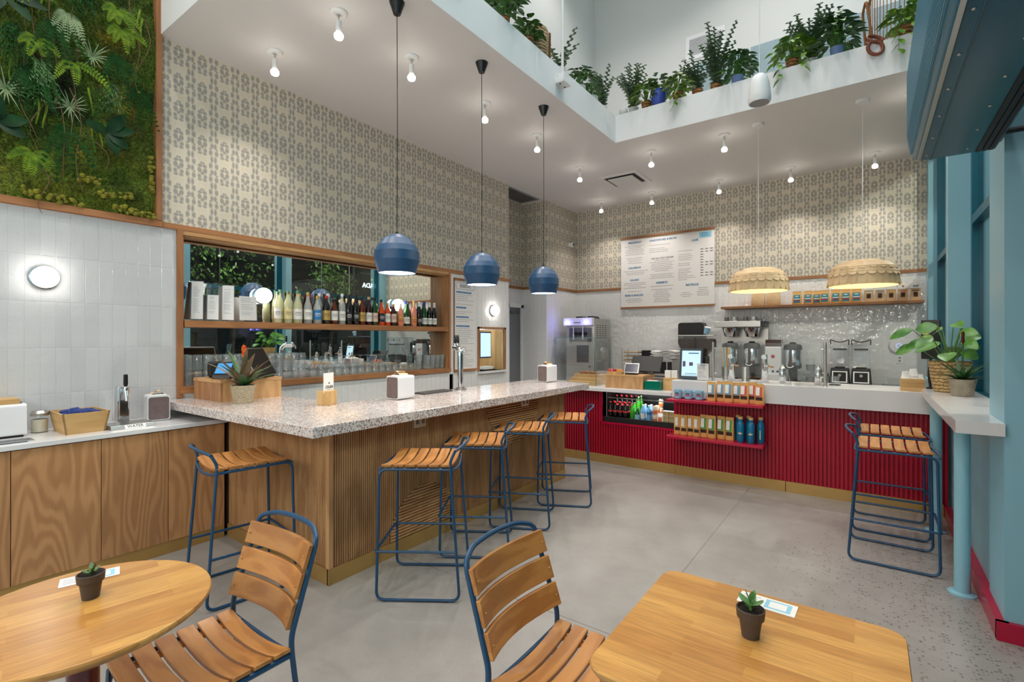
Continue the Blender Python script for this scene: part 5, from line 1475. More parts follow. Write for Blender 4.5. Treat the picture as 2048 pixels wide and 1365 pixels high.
for i, (u0, u1, z0, z1, cen) in enumerate(((-0.76, -0.33, 0.79, 1.10, 1), (-0.28, 0.16, 0.95, 1.11, 0), (-0.28, 0.16, 0.50, 0.81, 1), (-0.76, -0.30, 0.57, 0.66, 1), (-0.76, -0.33, 0.29, 0.45, 1), (-0.26, 0.14, 0.08, 0.37, 1), (-0.75, -0.36, 0.06, 0.17, 1), (0.22, 0.50, 0.44, 0.93, 0), (0.24, 0.46, 0.14, 0.29, 1), (0.50, 0.74, 0.16, 0.30, 1))):
    b = B(); menu_lines(b, 'y', u0, u1, z0, z1, i + 20, 0.03, 0.007, cen, 0.2)
    b.obj('print', M['ink_grey'], t, smooth=False, loc=(0, -0.0064, 0))
b = B()
for k in range(11):
    for c in range(3 if k in (0, 1, 5, 6, 9, 10) else 1): b.box(0.58 + 0.075 * c, 0.625 + 0.075 * c, -0.0074, -0.0062, 0.93 - 0.043 * k, 0.94 - 0.043 * k)
b.obj('prices', M['ink'], t, smooth=False)
k = box('sticker', M['pale_blue'], 0.56, 0.75, -0.008, -0.006, 1.12, 1.215, t)
b = B()
for q in range(4): b.box(0.59, 0.72 - 0.02 * (q % 2), -0.0088, -0.008, 1.14 + 0.018 * q, 1.146 + 0.018 * q)
b.obj('print', M['ink_blue'], k, smooth=False)

# ---- bags along the wooden shelf
M['bag_teal'] = mat('bag_label_teal', (48, 128, 144), 0.6)
M['bag_orange'] = mat('bag_band_orange', (236, 160, 40), 0.6)
M['bag_red'] = mat('bag_label_red', (206, 84, 70), 0.6)
M['bag_lblue'] = mat('bag_label_blue', (92, 150, 190), 0.6)
M['bag_green'] = mat('bag_label_green', (72, 150, 72), 0.6)
M['coffee'] = mat('coffee_beans', (64, 40, 26), 0.6, var=(90, 0.6), bump=(90, 0.8))
ORD = ['first', 'second', 'third', 'fourth', 'fifth', 'sixth', 'seventh', 'eighth']
def pouch(parent, w, d, h, m, lean=0.0):
    """stand-up kraft pouch: flat gusset base, thin folded top"""
    rs = []
    for q, ww, dd in ((0, 0.96, 0.9), (0.06, 1.0, 1.0), (0.35, 1.0, 0.95), (0.65, 0.98, 0.62), (0.86, 0.97, 0.22), (0.90, 0.98, 0.10), (1.0, 0.98, 0.08)):
        z = q * h; y = lean * q * q
        a, c = w / 2 * ww, d / 2 * dd
        rs.append([(-a, y - c * 0.6, z), (-a * 0.5, y - c, z), (a * 0.5, y - c, z), (a, y - c * 0.6, z), (a, y + c * 0.6, z), (a * 0.5, y + c, z), (-a * 0.5, y + c, z), (-a, y + c * 0.6, z)])
    return B().rings(rs).obj('pouch', m, parent, angle=50)
def skin(parent, name, m, d, h, u0, u1, q0, q1, lean, off=0.0015, n=5):
    """flat print following the front of a pouch"""
    def yv(q):
        pts = ((0, 0.9), (0.06, 1.0), (0.35, 0.95), (0.65, 0.62), (0.86, 0.22), (0.90, 0.10), (1.0, 0.08))
        for (a, b_), (c, e) in zip(pts, pts[1:]):
            if a <= q <= c: return lean * q * q - d / 2 * (b_ + (e - b_) * (q - a) / (c - a)) - off
        return 0
    qs = [q0 + (q1 - q0) * i / n for i in range(n + 1)]
    return B().rings([[(u0, yv(q) , q * h), (u1, yv(q), q * h)] for q in qs], False, False, False).obj(name, m, parent)
zt = 2.0065
for k, x in enumerate((-1.352, -1.149)):
    t = thing('coffee_bag', ('plain kraft bag at the left end of the wooden shelf' if k == 0 else 'plain kraft bag, second from the left on the wooden shelf'), 'bag', (x, 8.22, zt), 0, 'plain kraft bags on the wooden shelf')
    pouch(t, 0.18, 0.11, 0.20, M['kraft_pale'])
for k, x in enumerate((-0.838, -0.70, -0.60, -0.50, -0.37, -0.254, -0.135)):
    back = k in (2,)
    t = thing('coffee_bag', '%s teal-labelled coffee bag from the left on the wooden shelf' % ORD[k], 'bag', (x, 8.28 if back else 8.20, zt), 0, 'teal-labelled coffee bags on the wooden shelf')
    pouch(t, 0.115 if not back else 0.09, 0.075, 0.19, M['kraft'])
    skin(t, 'label', M['bag_teal'], 0.075, 0.19, -0.04, 0.04, 0.12, 0.72, 0)
    skin(t, 'label_band', M['lab_white'], 0.075, 0.19, -0.035, 0.035, 0.38, 0.44, 0, 0.003, 2)
    skin(t, 'label_title', M['ink_red'], 0.075, 0.19, -0.035, 0.035, 0.26, 0.33, 0, 0.003, 2)
    skin(t, 'logo', M['lab_white'], 0.075, 0.19, -0.02, 0.02, 0.58, 0.64, 0, 0.003, 2)
bands = [('pale', M['lab_white']), ('sky blue', M['bag_lblue']), ('orange', M['bag_orange']), ('crimson', M['bag_red']), ('white', M['lab_white'])]
for k, (x, (cn, bm)) in enumerate(zip((0.0, 0.122, 0.24, 0.362, 0.49), bands)):
    t = thing('coffee_box_bag', ['square kraft bag with a pale label next to the teal-labelled bags', 'square kraft bag with a sky blue band on the wooden shelf', 'square kraft bag with an orange band on the wooden shelf', 'square kraft bag with a red emblem on its folded white top', 'square kraft bag with a blue dog emblem at the right end of the shelf'][k], 'bag', (x, 8.22, zt), 0, 'square kraft bags on the wooden shelf')
    B().rings([[(-0.05, -0.035, 0), (0.05, -0.035, 0), (0.05, 0.035, 0), (-0.05, 0.035, 0)], [(-0.05, -0.035, 0.16), (0.05, -0.035, 0.16), (0.05, 0.035, 0.16), (-0.05, 0.035, 0.16)], [(-0.05, -0.028, 0.225), (0.05, -0.028, 0.225), (0.05, 0.02, 0.225), (-0.05, 0.02, 0.225)]]).obj('bag', M['kraft_pale'], t, smooth=False, bevel=0.003)
    B().rings([[(-0.051, -0.037, 0.158), (0.051, -0.037, 0.158)], [(-0.051, -0.0305, 0.222), (0.051, -0.0305, 0.222)]], False, False, False).obj('band', M['lab_white'], t)
    box('window', M['coffee'], -0.022, 0.022, -0.037, -0.0345, 0.05, 0.11, t)
    e = B().box(-0.036 + 0.002, 0.036, -0.0355 - 0.0002, -0.0345, 0.125, 0.135).obj('stripe', bm if k != 4 else M['ink'], t, smooth=False)
    if k == 4:
        b = B(); b.box(-0.026, 0.022, -0.0385, -0.0365, 0.185, 0.195).box(-0.024, -0.019, -0.0385, -0.0365, 0.176, 0.186).box(0.012, 0.017, -0.0385, -0.0365, 0.176, 0.186).box(0.016, 0.03, -0.0385, -0.0365, 0.192, 0.202)
        b.obj('emblem', M['ink_blue'], t, smooth=False)
    if k == 3: B().lathe([(0.012, -0.0385), (0.0, -0.039)], 10, axis='y', c=(0, 0, 0.19)).obj('emblem', M['bag_red'], t)

# ---- display shelves on the counter front
ZU, ZD = 0.8685, 0.4785
def mug(label, x, y):
    t = thing('mug', label, 'mug', (x, y, ZU), rad(0), 'pale blue mugs on the upper crimson shelf')
    B().lathe([(0.036, 0), (0.041, 0.006), (0.042, 0.095), (0.039, 0.098), (0.037, 0.09), (0.036, 0.012), (0.0, 0.01)], 24).obj('cup', M['mug_blue'], t)
    B().tube(fillet([(0.039, 0, 0.08), (0.072, 0, 0.078), (0.072, 0, 0.028), (0.039, 0, 0.024)], 0.02, 4), 0.0055, 8).obj('handle', M['mug_blue'], t)
    b = B(); c = B()
    for bb, z, a0, a1, th in ((b, 0.064, -2.0, -1.2, 0.004), (b, 0.053, -2.1, -1.1, 0.008), (c, 0.036, -2.15, -1.05, 0.011)):
        r_ = 0.0432
        bb.rings([[(r_ * math.cos(a), r_ * math.sin(a), z + q) for a in [a0 + (a1 - a0) * i / 6 for i in range(7)]] for q in (0, th)], False, False, False)
    b.obj('print', M['ink'], t); c.obj('print_red', M['ink_red'], t)
for lab, x in (('leftmost pale blue mug on the upper crimson shelf', -1.675), ('middle pale blue mug on the upper crimson shelf', -1.563), ('rightmost pale blue mug, beside the coffee bags', -1.452)):
    mug(lab, x, 5.40)
def retail(label, x, y, z, w, h, lm, group, lean=0.0, rz=0.0, wm=None, lw=(0.1, 0.8), win=True):
    t = thing('coffee_pouch', label, 'coffee bag', (x, y, z), rz, group)
    d = 0.06
    pouch(t, w, d, h, M['kraft'], lean)
    if lm: skin(t, 'label', lm, d, h, -w * 0.42, w * 0.30, 0.38, 0.86, lean, 0.0012)
    skin(t, 'sticker', M['lab_white'], d, h, -w * 0.36, w * 0.06, 0.44, 0.84, lean, 0.003)
    if win: skin(t, 'window', M['coffee'], d, h, -w * 0.36, w * 0.36, 0.20, 0.36, lean, 0.0012)
    return t
for k, x in enumerate((-1.325, -1.238, -1.158, -1.085, -1.009, -0.94, -0.872)):
    col = 'blue' if k < 4 else 'red'
    retail('%s %s-labelled coffee bag from the %s on the upper crimson shelf' % (ORD[k if k < 4 else k - 4], col, 'mugs' if k < 4 else 'blue-labelled bags'), x, 5.41 - (0.03 if k % 2 == 0 else 0.0), ZU, 0.084, 0.20 + 0.006 * (k % 3), M['bag_lblue'] if k < 4 else M['bag_red'], 'coffee bags on the upper crimson shelf', 0.0, rad((3, -5, 2, 6, -3, 5, -2)[k]))
for k, x in enumerate((-1.69, -1.615, -1.548, -1.478, -1.41, -1.325, -1.238, -1.15)):
    g = k >= 4
    retail('%s %s coffee bag from the left on the lower crimson shelf' % (ORD[k if not g else k - 4], 'green-labelled' if g else 'brown white-stickered'), x, 5.43 - (0.02 if k % 2 else 0.0), ZD, 0.082 if g else 0.07, 0.235 if g else 0.215, M['bag_green'] if g else None, 'coffee bags on the lower crimson shelf', -0.012, rad(12 - 3 * k))
for k, (x, y, lab) in enumerate(((-1.04, 5.36, 'left front blue flask with a leaf logo on the lower crimson shelf'), (-0.945, 5.36, 'right front blue flask with a leaf logo on the lower crimson shelf'), (-0.868, 5.42, 'blue flask at the right end of the lower crimson shelf'), (-1.085, 5.47, 'blue flask at the back next to the green-labelled bags'), (-0.985, 5.47, 'blue flask at the back between the two front flasks'))):
    t = thing('flask', lab, 'bottle', (x, y, ZD), 0, 'blue flasks with cork lids')
    B().lathe([(0.031, 0), (0.034, 0.005), (0.034, 0.175), (0.028, 0.198), (0.021, 0.206), (0.021, 0.232)], 20).obj('body', M['bottle_blue'], t)
    B().lathe([(0.0225, 0.231), (0.0225, 0.252), (0.021, 0.256), (0.0, 0.256)], 18).obj('lid', M['cork'], t)
    if k < 2:
        b = B()
        for a in (-62, 0, 62):
            b.leaf((0, -0.0346, 0.085), (math.sin(rad(a)), 0, math.cos(rad(a))), (0, -1, 0), 0.024, 0.012, 0, 3, 0)
        b.obj('logo', M['lab_cream'], t)
    else:
        box('print', M['lab_cream'], -0.004, 0.004, -0.0352, -0.0338, 0.04, 0.13, t)

# ---- open cooler in the counter
t = thing('open_cooler', 'black open-front drinks cooler set into the crimson counter', 'cooler', (0, 0, 0))
x0, x1, z0, z1 = FR[0] + 0.002, FR[1] - 0.002, FR[2] + 0.002, 0.876
B().box(x0, x1, 6.02, 6.06, z0, z1).box(x0, x0 + 0.02, 5.69, 6.02, z0, z1).box(x1 - 0.02, x1, 5.69, 6.02, z0, z1).box(x0, x1, 5.60, 6.02, z0, z0 + 0.03).obj('liner', M['black'], t, smooth=False)
box('front_lip', M['black_matte'], x0, x1, 5.58, 5.60, z0, z0 + 0.06, t)
box('wire_shelf_rail', M['steel'], x0 + 0.02, x1 - 0.02, 5.62, 5.63, z0 + 0.285, z0 + 0.295, t)
box('rear_step', M['black_matte'], x0 + 0.02, x1 - 0.02, 5.80, 6.02, z0 + 0.03, z0 + 0.09, t)
light('AREA', 'cooler_light', ((x0 + x1) / 2, 5.66, 0.86), 3.0, (0.95, 1.0, 1.0), rot=(rad(25), 0, 0), shape='RECTANGLE', size=0.8, size_y=0.04)
zc0 = z0 + 0.0305; zc1 = z0 + 0.0905
def drink(name, label, x, y, z, pr, m, lab=None, lr=None, lz=None, cap=None, cz=None, group=None, cat='bottle'):
    t = thing(name, label, cat, (x, y, z), 0, group)
    B().lathe(pr, 14).obj('body', m, t)
    if lab: B().lathe([(lr, lz[0]), (lr, lz[1])], 14, cap0=False, cap1=False).obj('label', lab, t)
    if cap: B().lathe([(0.013, cz), (0.014, cz + 0.004), (0.012, cz + 0.012), (0.0, cz + 0.0125)], 12).obj('cap', cap, t)
    return t
P_COLA = [(0.026, 0), (0.028, 0.01), (0.0255, 0.06), (0.028, 0.10), (0.024, 0.13), (0.012, 0.17), (0.0115, 0.20)]
P_WATER = [(0.028, 0), (0.03, 0.01), (0.03, 0.13), (0.014, 0.17), (0.012, 0.19)]
cap_r = mat('crown_cap_red', (206, 40, 44), 0.35, 0.3); lab_r = mat('cola_label_red', (200, 60, 66), 0.5)
g_soda = mat('green_soda', (60, 156, 40), 0.1); g_blue = mat('blue_water', (120, 170, 214), 0.12); g_can = mat('juice_can', (226, 196, 170), 0.35, 0.2); g_juice = mat('orange_label', (214, 106, 50), 0.5)
for r_, (yy, zz) in enumerate(((5.66, zc0), (5.74, zc0), (5.86, zc1), (5.95, zc1))):
    for k in range(4):
        drink('cola_bottle', '%s cola bottle from the left in the %s row of the cooler' % (ORDINAL[k], ('front', 'second', 'third', 'rear')[r_]), -2.585 + 0.066 * k + 0.02 * (r_ % 2), yy, zz, P_COLA, g_dark, lab_r, 0.0285, (0.085, 0.108), cap_r, 0.197, 'cola bottles in the cooler')
for k, (yy, zz) in enumerate(((5.66, zc0), (5.74, zc0), (5.86, zc1), (5.95, zc1))):
    drink('soda_bottle', 'bright green soda bottle in the middle of the cooler', -2.30, yy, zz, P_COLA, g_soda, None, None, None, M['steel'], 0.197, 'green soda bottles in the cooler')
drink('sparkling_bottle', 'small dark green sparkling water bottle with a pale blue label in the cooler', -2.235, 5.655, zc0, [(0.028, 0), (0.03, 0.01), (0.03, 0.09), (0.013, 0.13), (0.012, 0.15)], g_green, M['pale_blue'], 0.0305, (0.02, 0.08), M['steel'], 0.149)
for k, yy in enumerate((5.655, 5.735)):
    drink('water_bottle', 'pale blue water bottle beside the sparkling water in the cooler', -2.165, yy, zc0, P_WATER, g_blue, M['lab_white'], 0.0305, (0.04, 0.10), M['white'], 0.189, 'pale blue water bottles in the cooler')
    drink('water_bottle', 'blue-striped water bottle left of the juice cans in the cooler', -2.093, yy, zc0, P_WATER, g_blue, M['lab_blue'], 0.0305, (0.09, 0.125), M['white'], 0.189, 'blue-striped water bottles in the cooler')
P_CAN = [(0.022, 0), (0.028, 0.008), (0.028, 0.085), (0.023, 0.095), (0.023, 0.098)]
for k, (yy, zz) in enumerate(((5.655, zc0), (5.655, zc0 + 0.0985), (5.73, zc0), (5.73, zc0 + 0.0985), (5.86, zc1), (5.86, zc1 + 0.0985))):
    drink('juice_can', 'white and orange juice can in the stacked cans of the cooler', -2.02, yy, zz, P_CAN, g_can, g_juice, 0.0284, (0.012, 0.045), None, None, 'juice cans in the cooler', 'can')
for k, x in enumerate((-1.955,)):
    tt = thing('fruit_pouch', 'white pouch with an orange fruit picture in the cooler', 'pouch', (x, 5.66, zc0))
    pouch(tt, 0.075, 0.045, 0.12, M['white'])
    skin(tt, 'picture', g_juice, 0.045, 0.12, -0.025, 0.02, 0.2, 0.6, 0)
me_tub = B().box(-0.032, 0.032, -0.03, 0.03, 0, 0.045).mesh('snack_tub', False); me_tub.materials.append(mat('snack_tub', (206, 178, 120), 0.3, var=(30, 0.35)))
me_lidm = B().box(-0.034, 0.034, -0.032, 0.032, 0.045, 0.05).mesh('tub_lid', False); me_lidm.materials.append(M['white'])
for i in range(2):
    for j in range(3):
        tt = thing('snack_tub', 'clear snack tub of sandwiches stacked at the right of the cooler', 'tub', (-1.888 + 0.071 * i, 5.655, zc0 + 0.0505 * j), 0, 'snack tubs in the cooler')
        mobj('tub', me_tub, tt); mobj('lid', me_lidm, tt)

# ---- pastry case
t = thing('pastry_case', 'frameless glass pastry case on the low white worktop', 'glass case', (-3.05, 5.83, 0.9225))
for (a, c_, e, f) in ((-0.30, 0.30, -0.23, -0.224), (-0.30, -0.294, -0.224, 0.23), (0.294, 0.30, -0.224, 0.23)):
    box('pane', M['glass'], a, c_, e, f, 0, 0.60, t)
box('top_pane', M['glass'], -0.30, 0.30, -0.23, 0.23, 0.601, 0.607, t)
M['glass_edge'] = mat('glass_edge_green', (96, 140, 140), 0.15)
for x in (-0.297, 0.297): box('edge', M['glass_edge'], x - 0.003, x + 0.003, -0.2305, -0.224, 0, 0.60, t)
box('edge', M['glass_edge'], -0.3, 0.3, -0.2315, -0.2285, 0.598, 0.607, t)
t = thing('step_riser', 'three-step bamboo display riser inside the pastry case', 'riser', (-2.99, 5.82, 0.9225))
for k in range(3): box('step', M['bamboo_x'], -0.21, 0.21, -0.16 + 0.10 * k, 0.16, 0.042 * k + 0.0005, 0.042 * (k + 1), t)
for k in range(4):
    o = B().lathe([(0.02, 0), (0.032, 0.012), (0.028, 0.03), (0.0, 0.038)], 12, sx=1.3).obj('pastry', mat('pastry_crust', (150, 96, 52), 0.7, bump=(40, 0.6)) if k == 0 else bpy.data.materials['pastry_crust'], None, loc=(-3.12 + 0.075 * k, 5.93, 0.9225 + 0.1265))
    tag(o, 'small brown pastry on the top step of the bamboo riser', 'pastry', 'pastries in the glass case')
t = thing('paper_bag_stack', 'white bundle of paper bags beside the pastry case', 'paper bags', (-2.62, 6.04, 0.9225))
for k in range(4): B().box(-0.10, 0.08, -0.006, 0.006, 0, 0.15 + 0.012 * (k % 2)).obj('bag', M['paper'], t, smooth=False, loc=(0.01 * k, 0.02 * k, 0), rot=(rad(-8), 0, rad(5 * k)))

# ---- till on its riser
t = thing('till_riser', 'wooden till riser on the low white worktop of the order counter', 'riser', (-2.365, 5.74, 0.9225))
box('panel', M['ash_z'], -0.235, 0.235, -0.19, -0.175, 0, 0.145, t)
box('panel', M['oak_z'], 0.22, 0.235, -0.175, 0.19, 0, 0.145, t)
box('panel', M['oak_z'], -0.235, -0.22, -0.175, 0.19, 0, 0.145, t)
box('top_board', M['ash_x'], -0.238, 0.238, -0.193, 0.193, 0.145, 0.163, t)
zt2 = 0.9225 + 0.1635
t = thing('till_monitor', 'black till monitor seen from behind on the order counter riser', 'monitor', (-2.20, 5.86, zt2), rad(0))
B().box(-0.19, 0.19, -0.008, 0.008, 0, 0.21).obj('panel', M['black'], t, smooth=False, loc=(0, -0.06, 0.03), rot=(rad(-30), 0, 0), bevel=0.005)
box('foot', M['black'], -0.08, 0.08, -0.06, 0.06, 0, 0.012, t); box('neck', M['steel'], -0.03, 0.03, -0.01, 0.01, 0.012, 0.10, t)
t = thing('customer_display', 'small silver-framed customer display in front of the till', 'display', (-2.30, 5.64, zt2))
B().box(-0.095, 0.095, -0.006, 0.006, 0, 0.125).obj('frame', M['steel'], t, smooth=False, loc=(0, -0.02, 0.016), rot=(rad(-18), 0, 0), bevel=0.006)
B().box(-0.08, 0.08, -0.0075, -0.006, 0.012, 0.113).obj('screen', mat('off_screen', (92, 90, 108), 0.2), t, smooth=False, loc=(0, -0.02, 0.016), rot=(rad(-18), 0, 0))
box('base', M['black'], -0.07, 0.07, -0.04, 0.05, 0, 0.015, t)
for k, (x, m1) in enumerate(((-2.555, M['bag_red']), (-2.49, M['ink_red']), (-2.43, M['bag_orange']))):
    t = thing('sweetener_tray', ['bamboo tray of red sweetener packets at the left of the till riser', 'bamboo tray of dark red packets in the middle of the till riser', 'bamboo tray of orange packets next to the customer display'][k], 'tray', (x, 5.60, zt2), 0, 'packet trays on the till riser')
    box('tray', M['bamboo_x'], -0.03, 0.03, -0.04, 0.04, 0, 0.03, t)
    for j in range(3): B().box(-0.025, 0.025, -0.002, 0.002, 0.0305, 0.062).obj('packet', m1 if j != 1 else M['paper'], t, smooth=False, loc=(0, -0.02 + 0.02 * j, 0), rot=(rad(6), 0, 0))
t = thing('green_box', 'green acrylic tip box next to the till riser', 'box', (-2.025, 5.62, 0.9225))
gm = mat('green_acrylic', (0, 104, 84), 0.1)
B().box(-0.095, 0.095, -0.05, 0.05, 0.0, 0.10).obj('box', gm, t, smooth=False, bevel=0.003)
box('paper_slip', M['paper'], -0.07, 0.05, -0.03, 0.03, 0.1005, 0.106, t)
t = thing('bamboo_box', 'bamboo box with two white packs beside the raised worktop', 'box', (-1.845, 5.72, 0.9225))
B().box(-0.078, 0.078, -0.07, 0.07, 0, 0.14).obj('box', M['bamboo_x'], t, smooth=False, bevel=0.003)
for s in (-1, 1):
    o = B().box(-0.034, 0.034, -0.03, 0.03, 0, 0.085).obj('pack', M['white_card'], None, smooth=False, loc=(-1.845 + s * 0.038, 5.715, 0.9225 + 0.1405), bevel=0.002)
    tag(o, 'left white pack on the bamboo box' if s < 0 else 'right white pack on the bamboo box', 'pack', 'white packs on the bamboo box')

# ---- raised worktop
ZW = 1.0585
t = thing('order_kiosk', 'tilted tablet kiosk with a bright pale screen on the raised worktop', 'tablet', (-1.61, 5.64, ZW))
B().box(-0.125, 0.125, -0.008, 0.008, 0, 0.345).obj('bezel', mat('slate_bezel', (42, 56, 68), 0.4), t, smooth=False, loc=(0, 0, 0.004), rot=(rad(-9), 0, rad(4)), bevel=0.006)
q = B().box(-0.1, 0.1, -0.0095, -0.008, 0.035, 0.32).obj('screen', M['screen_pale'], t, smooth=False, loc=(0, 0, 0.004), rot=(rad(-9), 0, rad(4)))
b = B().box(-0.02, 0.02, -0.0103, -0.0096, 0.15, 0.19).box(-0.09, -0.06, -0.0103, -0.0096, 0.14, 0.20)
b.obj('screen_picture', mat('screen_print', (96, 70, 110), 0.5), q, smooth=False)
b = B().box(-0.06, 0.06, -0.0103, -0.0096, 0.06, 0.066).box(-0.08, 0.08, -0.0103, -0.0096, 0.046, 0.05).box(-0.03, 0.08, -0.0103, -0.0096, 0.285, 0.297)
b.obj('screen_text', M['ink_blue'], q, smooth=False)
box('foot', M['black'], -0.09, 0.09, 0.0, 0.1, 0, 0.008, t)
t = thing('card_stand', 'small acrylic stand with a printed price list right of the kiosk', 'sign', (-1.46, 5.57, ZW))
box('sheet', M['paper'], -0.06, 0.06, -0.0015, 0.0, 0.006, 0.185, t)
box('stand', M['acrylic'], -0.062, 0.062, -0.004, -0.002, 0, 0.19, t); box('foot', M['acrylic'], -0.062, 0.062, -0.03, 0.03, 0, 0.003, t)
b = B(); menu_lines(b, 'y', -0.05, 0.05, 0.03, 0.15, 77, 0.014, 0.004, False, 0.1); b.obj('print', M['ink_grey'], t, smooth=False, loc=(0, -0.0016, 0))
box('heading', M['ink_blue'], -0.03, 0.03, -0.0026, -0.0016, 0.165, 0.174, t)
t = thing('coffee_grinder', 'twin-hopper coffee grinder full of beans behind the kiosk', 'grinder', (-1.60, 5.88, ZW))
B().box(-0.11, 0.11, -0.10, 0.10, 0, 0.26).obj('body', M['black'], t, smooth=False, bevel=0.015)
hp = [(-0.08, 0.25), (-0.19, 0.36), (-0.195, 0.49), (0.195, 0.49), (0.19, 0.36), (0.08, 0.25)]
B().prism(hp, -0.10, 0.10, 'y').obj('hopper', glassy('hopper_plastic', (190, 170, 160), 0.3), t, smooth=False)
B().prism([(-0.075, 0.255), (-0.18, 0.362), (-0.185, 0.455), (-0.006, 0.455), (-0.006, 0.255)], -0.09, 0.09, 'y').obj('beans', M['coffee'], t, smooth=False)
B().prism([(0.075, 0.255), (0.18, 0.362), (0.185, 0.455), (0.006, 0.455), (0.006, 0.255)], -0.09, 0.09, 'y').obj('beans', M['coffee'], t, smooth=False)
box('lid', M['steel'], -0.197, 0.197, -0.102, 0.102, 0.491, 0.499, t)
box('strap', M['black'], -0.012, 0.012, -0.104, -0.1005, 0.25, 0.47, t)
t = thing('paper_cup', 'pale blue paper cup tipped on the grinder lid', 'cup', (-1.50, 5.86, ZW + 0.5225), rot=(0, rad(16), 0))
B().lathe([(0.026, -0.013), (0.034, 0.055), (0.035, 0.06)], 18).obj('cup', M['mug_blue'], t)
B().lathe([(0.0365, 0.058), (0.0365, 0.066), (0.03, 0.07), (0.0, 0.07)], 18).obj('lid', M['white'], t)
# pull taps
def mod_tap(label, x):
    t = thing('espresso_tap', label, 'tap', (x, 5.74, ZW), 0, 'chrome espresso taps')
    b = B(); rs = []
    for q in range(9):
        s = q / 8
        w = 0.038 - 0.014 * s if s < 0.75 else 0.0275
        y = 0.05 - 0.02 * math.sin(s * 2.4) - 0.03 * s; z = 0.29 * s
        rs.append([(w * math.cos(a), y + 0.026 * math.sin(a) * (1 - 0.3 * s), z) for a in [k * math.pi / 6 for k in range(12)]])
    b.rings(rs).obj('column', M['chrome'], t)
    B().lathe([(0.024, 0), (0.03, 0.012), (0.03, 0.045), (0.02, 0.06), (0.0, 0.06)], 18, axis='y', c=(0, -0.03, 0.265)).obj('head', M['chrome'], t)
    B().tube([(0.01, -0.02, 0.235), (0.015, -0.03, 0.19)], 0.008, 8).obj('spout', M['chrome'], t)
    B().tube([(0.03, -0.02, 0.175), (0.09, -0.05, 0.165)], 0.010, 8).obj('portafilter_handle', M['teak_x'], t)
    B().lathe([(0.02, 0), (0.026, 0.01), (0.026, 0.03)], 14, c=(0.02, -0.02, 0.165)).obj('portafilter', M['chrome'], t)
mod_tap('left chrome espresso tap tower behind the coffee bags', -1.215)
mod_tap('right chrome espresso tap tower beside the glass guard', -0.885)
for x, lab in ((-0.72, 'left short chrome steam column on the raised worktop'), (-0.405, 'right short chrome steam column beside the guard post')):
    t = thing('steam_column', lab, 'steam wand', (x, 5.76, ZW), 0, 'chrome steam columns')
    B().lathe([(0.03, 0), (0.033, 0.004), (0.033, 0.145), (0.03, 0.15)], 20).obj('column', M['chrome'], t)
    B().lathe([(0.03, 0.15), (0.024, 0.165), (0.014, 0.175), (0.012, 0.19), (0.0, 0.194)], 18).obj('knob', M['steel'], t)
    B().tube([(0.033, -0.01, 0.12), (0.055, -0.02, 0.11), (0.075, -0.025, 0.0)], 0.0035, 6).obj('wand', M['chrome'], t)
t = thing('glass_guard', 'clear glass sneeze guard on two steel posts over the raised worktop', 'glass guard', (0, 0, 0))
for x in (-1.375, -0.342):
    p = B().lathe([(0.022, ZW), (0.022, ZW + 0.008), (0.0135, ZW + 0.012), (0.0135, 1.478), (0.0, 1.48)], 16, c=(x, 5.66, 0)).obj('post', M['steel'], t)
    for z in (1.14, 1.41): B().tube([(x, 5.66, z), (x + (0.035 if x < -1 else -0.035), 5.66, z)], 0.007, 8).obj('clip', M['steel'], p)
box('pane', M['glass'], -1.345, -0.372, 5.657, 5.663, 1.09, 1.472, t)
t = thing('tasting_glass', 'small glass on a dark coaster beside the guard post', 'glass', (-0.27, 5.82, ZW))
B().lathe([(0.05, 0), (0.05, 0.006), (0.0, 0.006)], 18).obj('coaster', M['black'], t)
mobj('glass', me_rocks, t, (0, 0, 0.087), (rad(180), 0, 0))
t = thing('cup_caddy', 'pale bamboo box holding white paper cups at the end of the worktop', 'caddy', (0.312, 5.60, ZW))
for k in range(3):
    B().box(-0.083, 0.083, -0.075, 0.075, 0.036 * k, 0.036 * (k + 1) - 0.001).obj('board', M['bamboo_x'], t, smooth=False)
me_cup = B().lathe([(0.024, 0.0), (0.032, 0.06), (0.034, 0.062), (0.03, 0.062)], 16, cap1=False).mesh('paper_cup'); me_cup.materials.append(M['white'])
for (x, y, n, lab) in ((0.265, 5.58, 1, 'left upturned white paper cup on the bamboo caddy'), (0.32, 5.60, 2, 'taller middle stack of white paper cups on the bamboo caddy'), (0.37, 5.60, 1, 'right low white paper cup on the bamboo caddy')):
    t = thing('paper_cup_stack', lab, 'paper cups', (x, y, ZW + 0.1075), 0, 'paper cups on the bamboo caddy')
    for k in range(n): mobj('cup', me_cup, t, (0, 0, 0.0625 + 0.02 * k), (rad(180), 0, 0)) if x < 0.36 else mobj('cup', me_cup, t, (0, 0, 0.0625 * 0.6), (rad(180), 0, 0)).__setattr__('scale', (0.6, 0.6, 0.6))
t = thing('wall_tablet', 'tall black tablet on a curved gooseneck at the end of the counter', 'tablet', (0.46, 5.90, ZW))
B().tube(fillet([(0, 0, 0.0), (-0.015, 0, 0.12), (0.0, 0.01, 0.25), (0.0, 0.02, 0.34)], 0.1, 5), 0.011, 10).obj('gooseneck', M['black'], t)
B().lathe([(0.035, 0), (0.035, 0.012), (0.012, 0.02)], 18).obj('base', M['black'], t)
B().box(-0.068, 0.068, -0.008, 0.008, 0.27, 0.63).obj('tablet', M['black'], t, smooth=False, rot=(0, 0, rad(-8)), bevel=0.006)

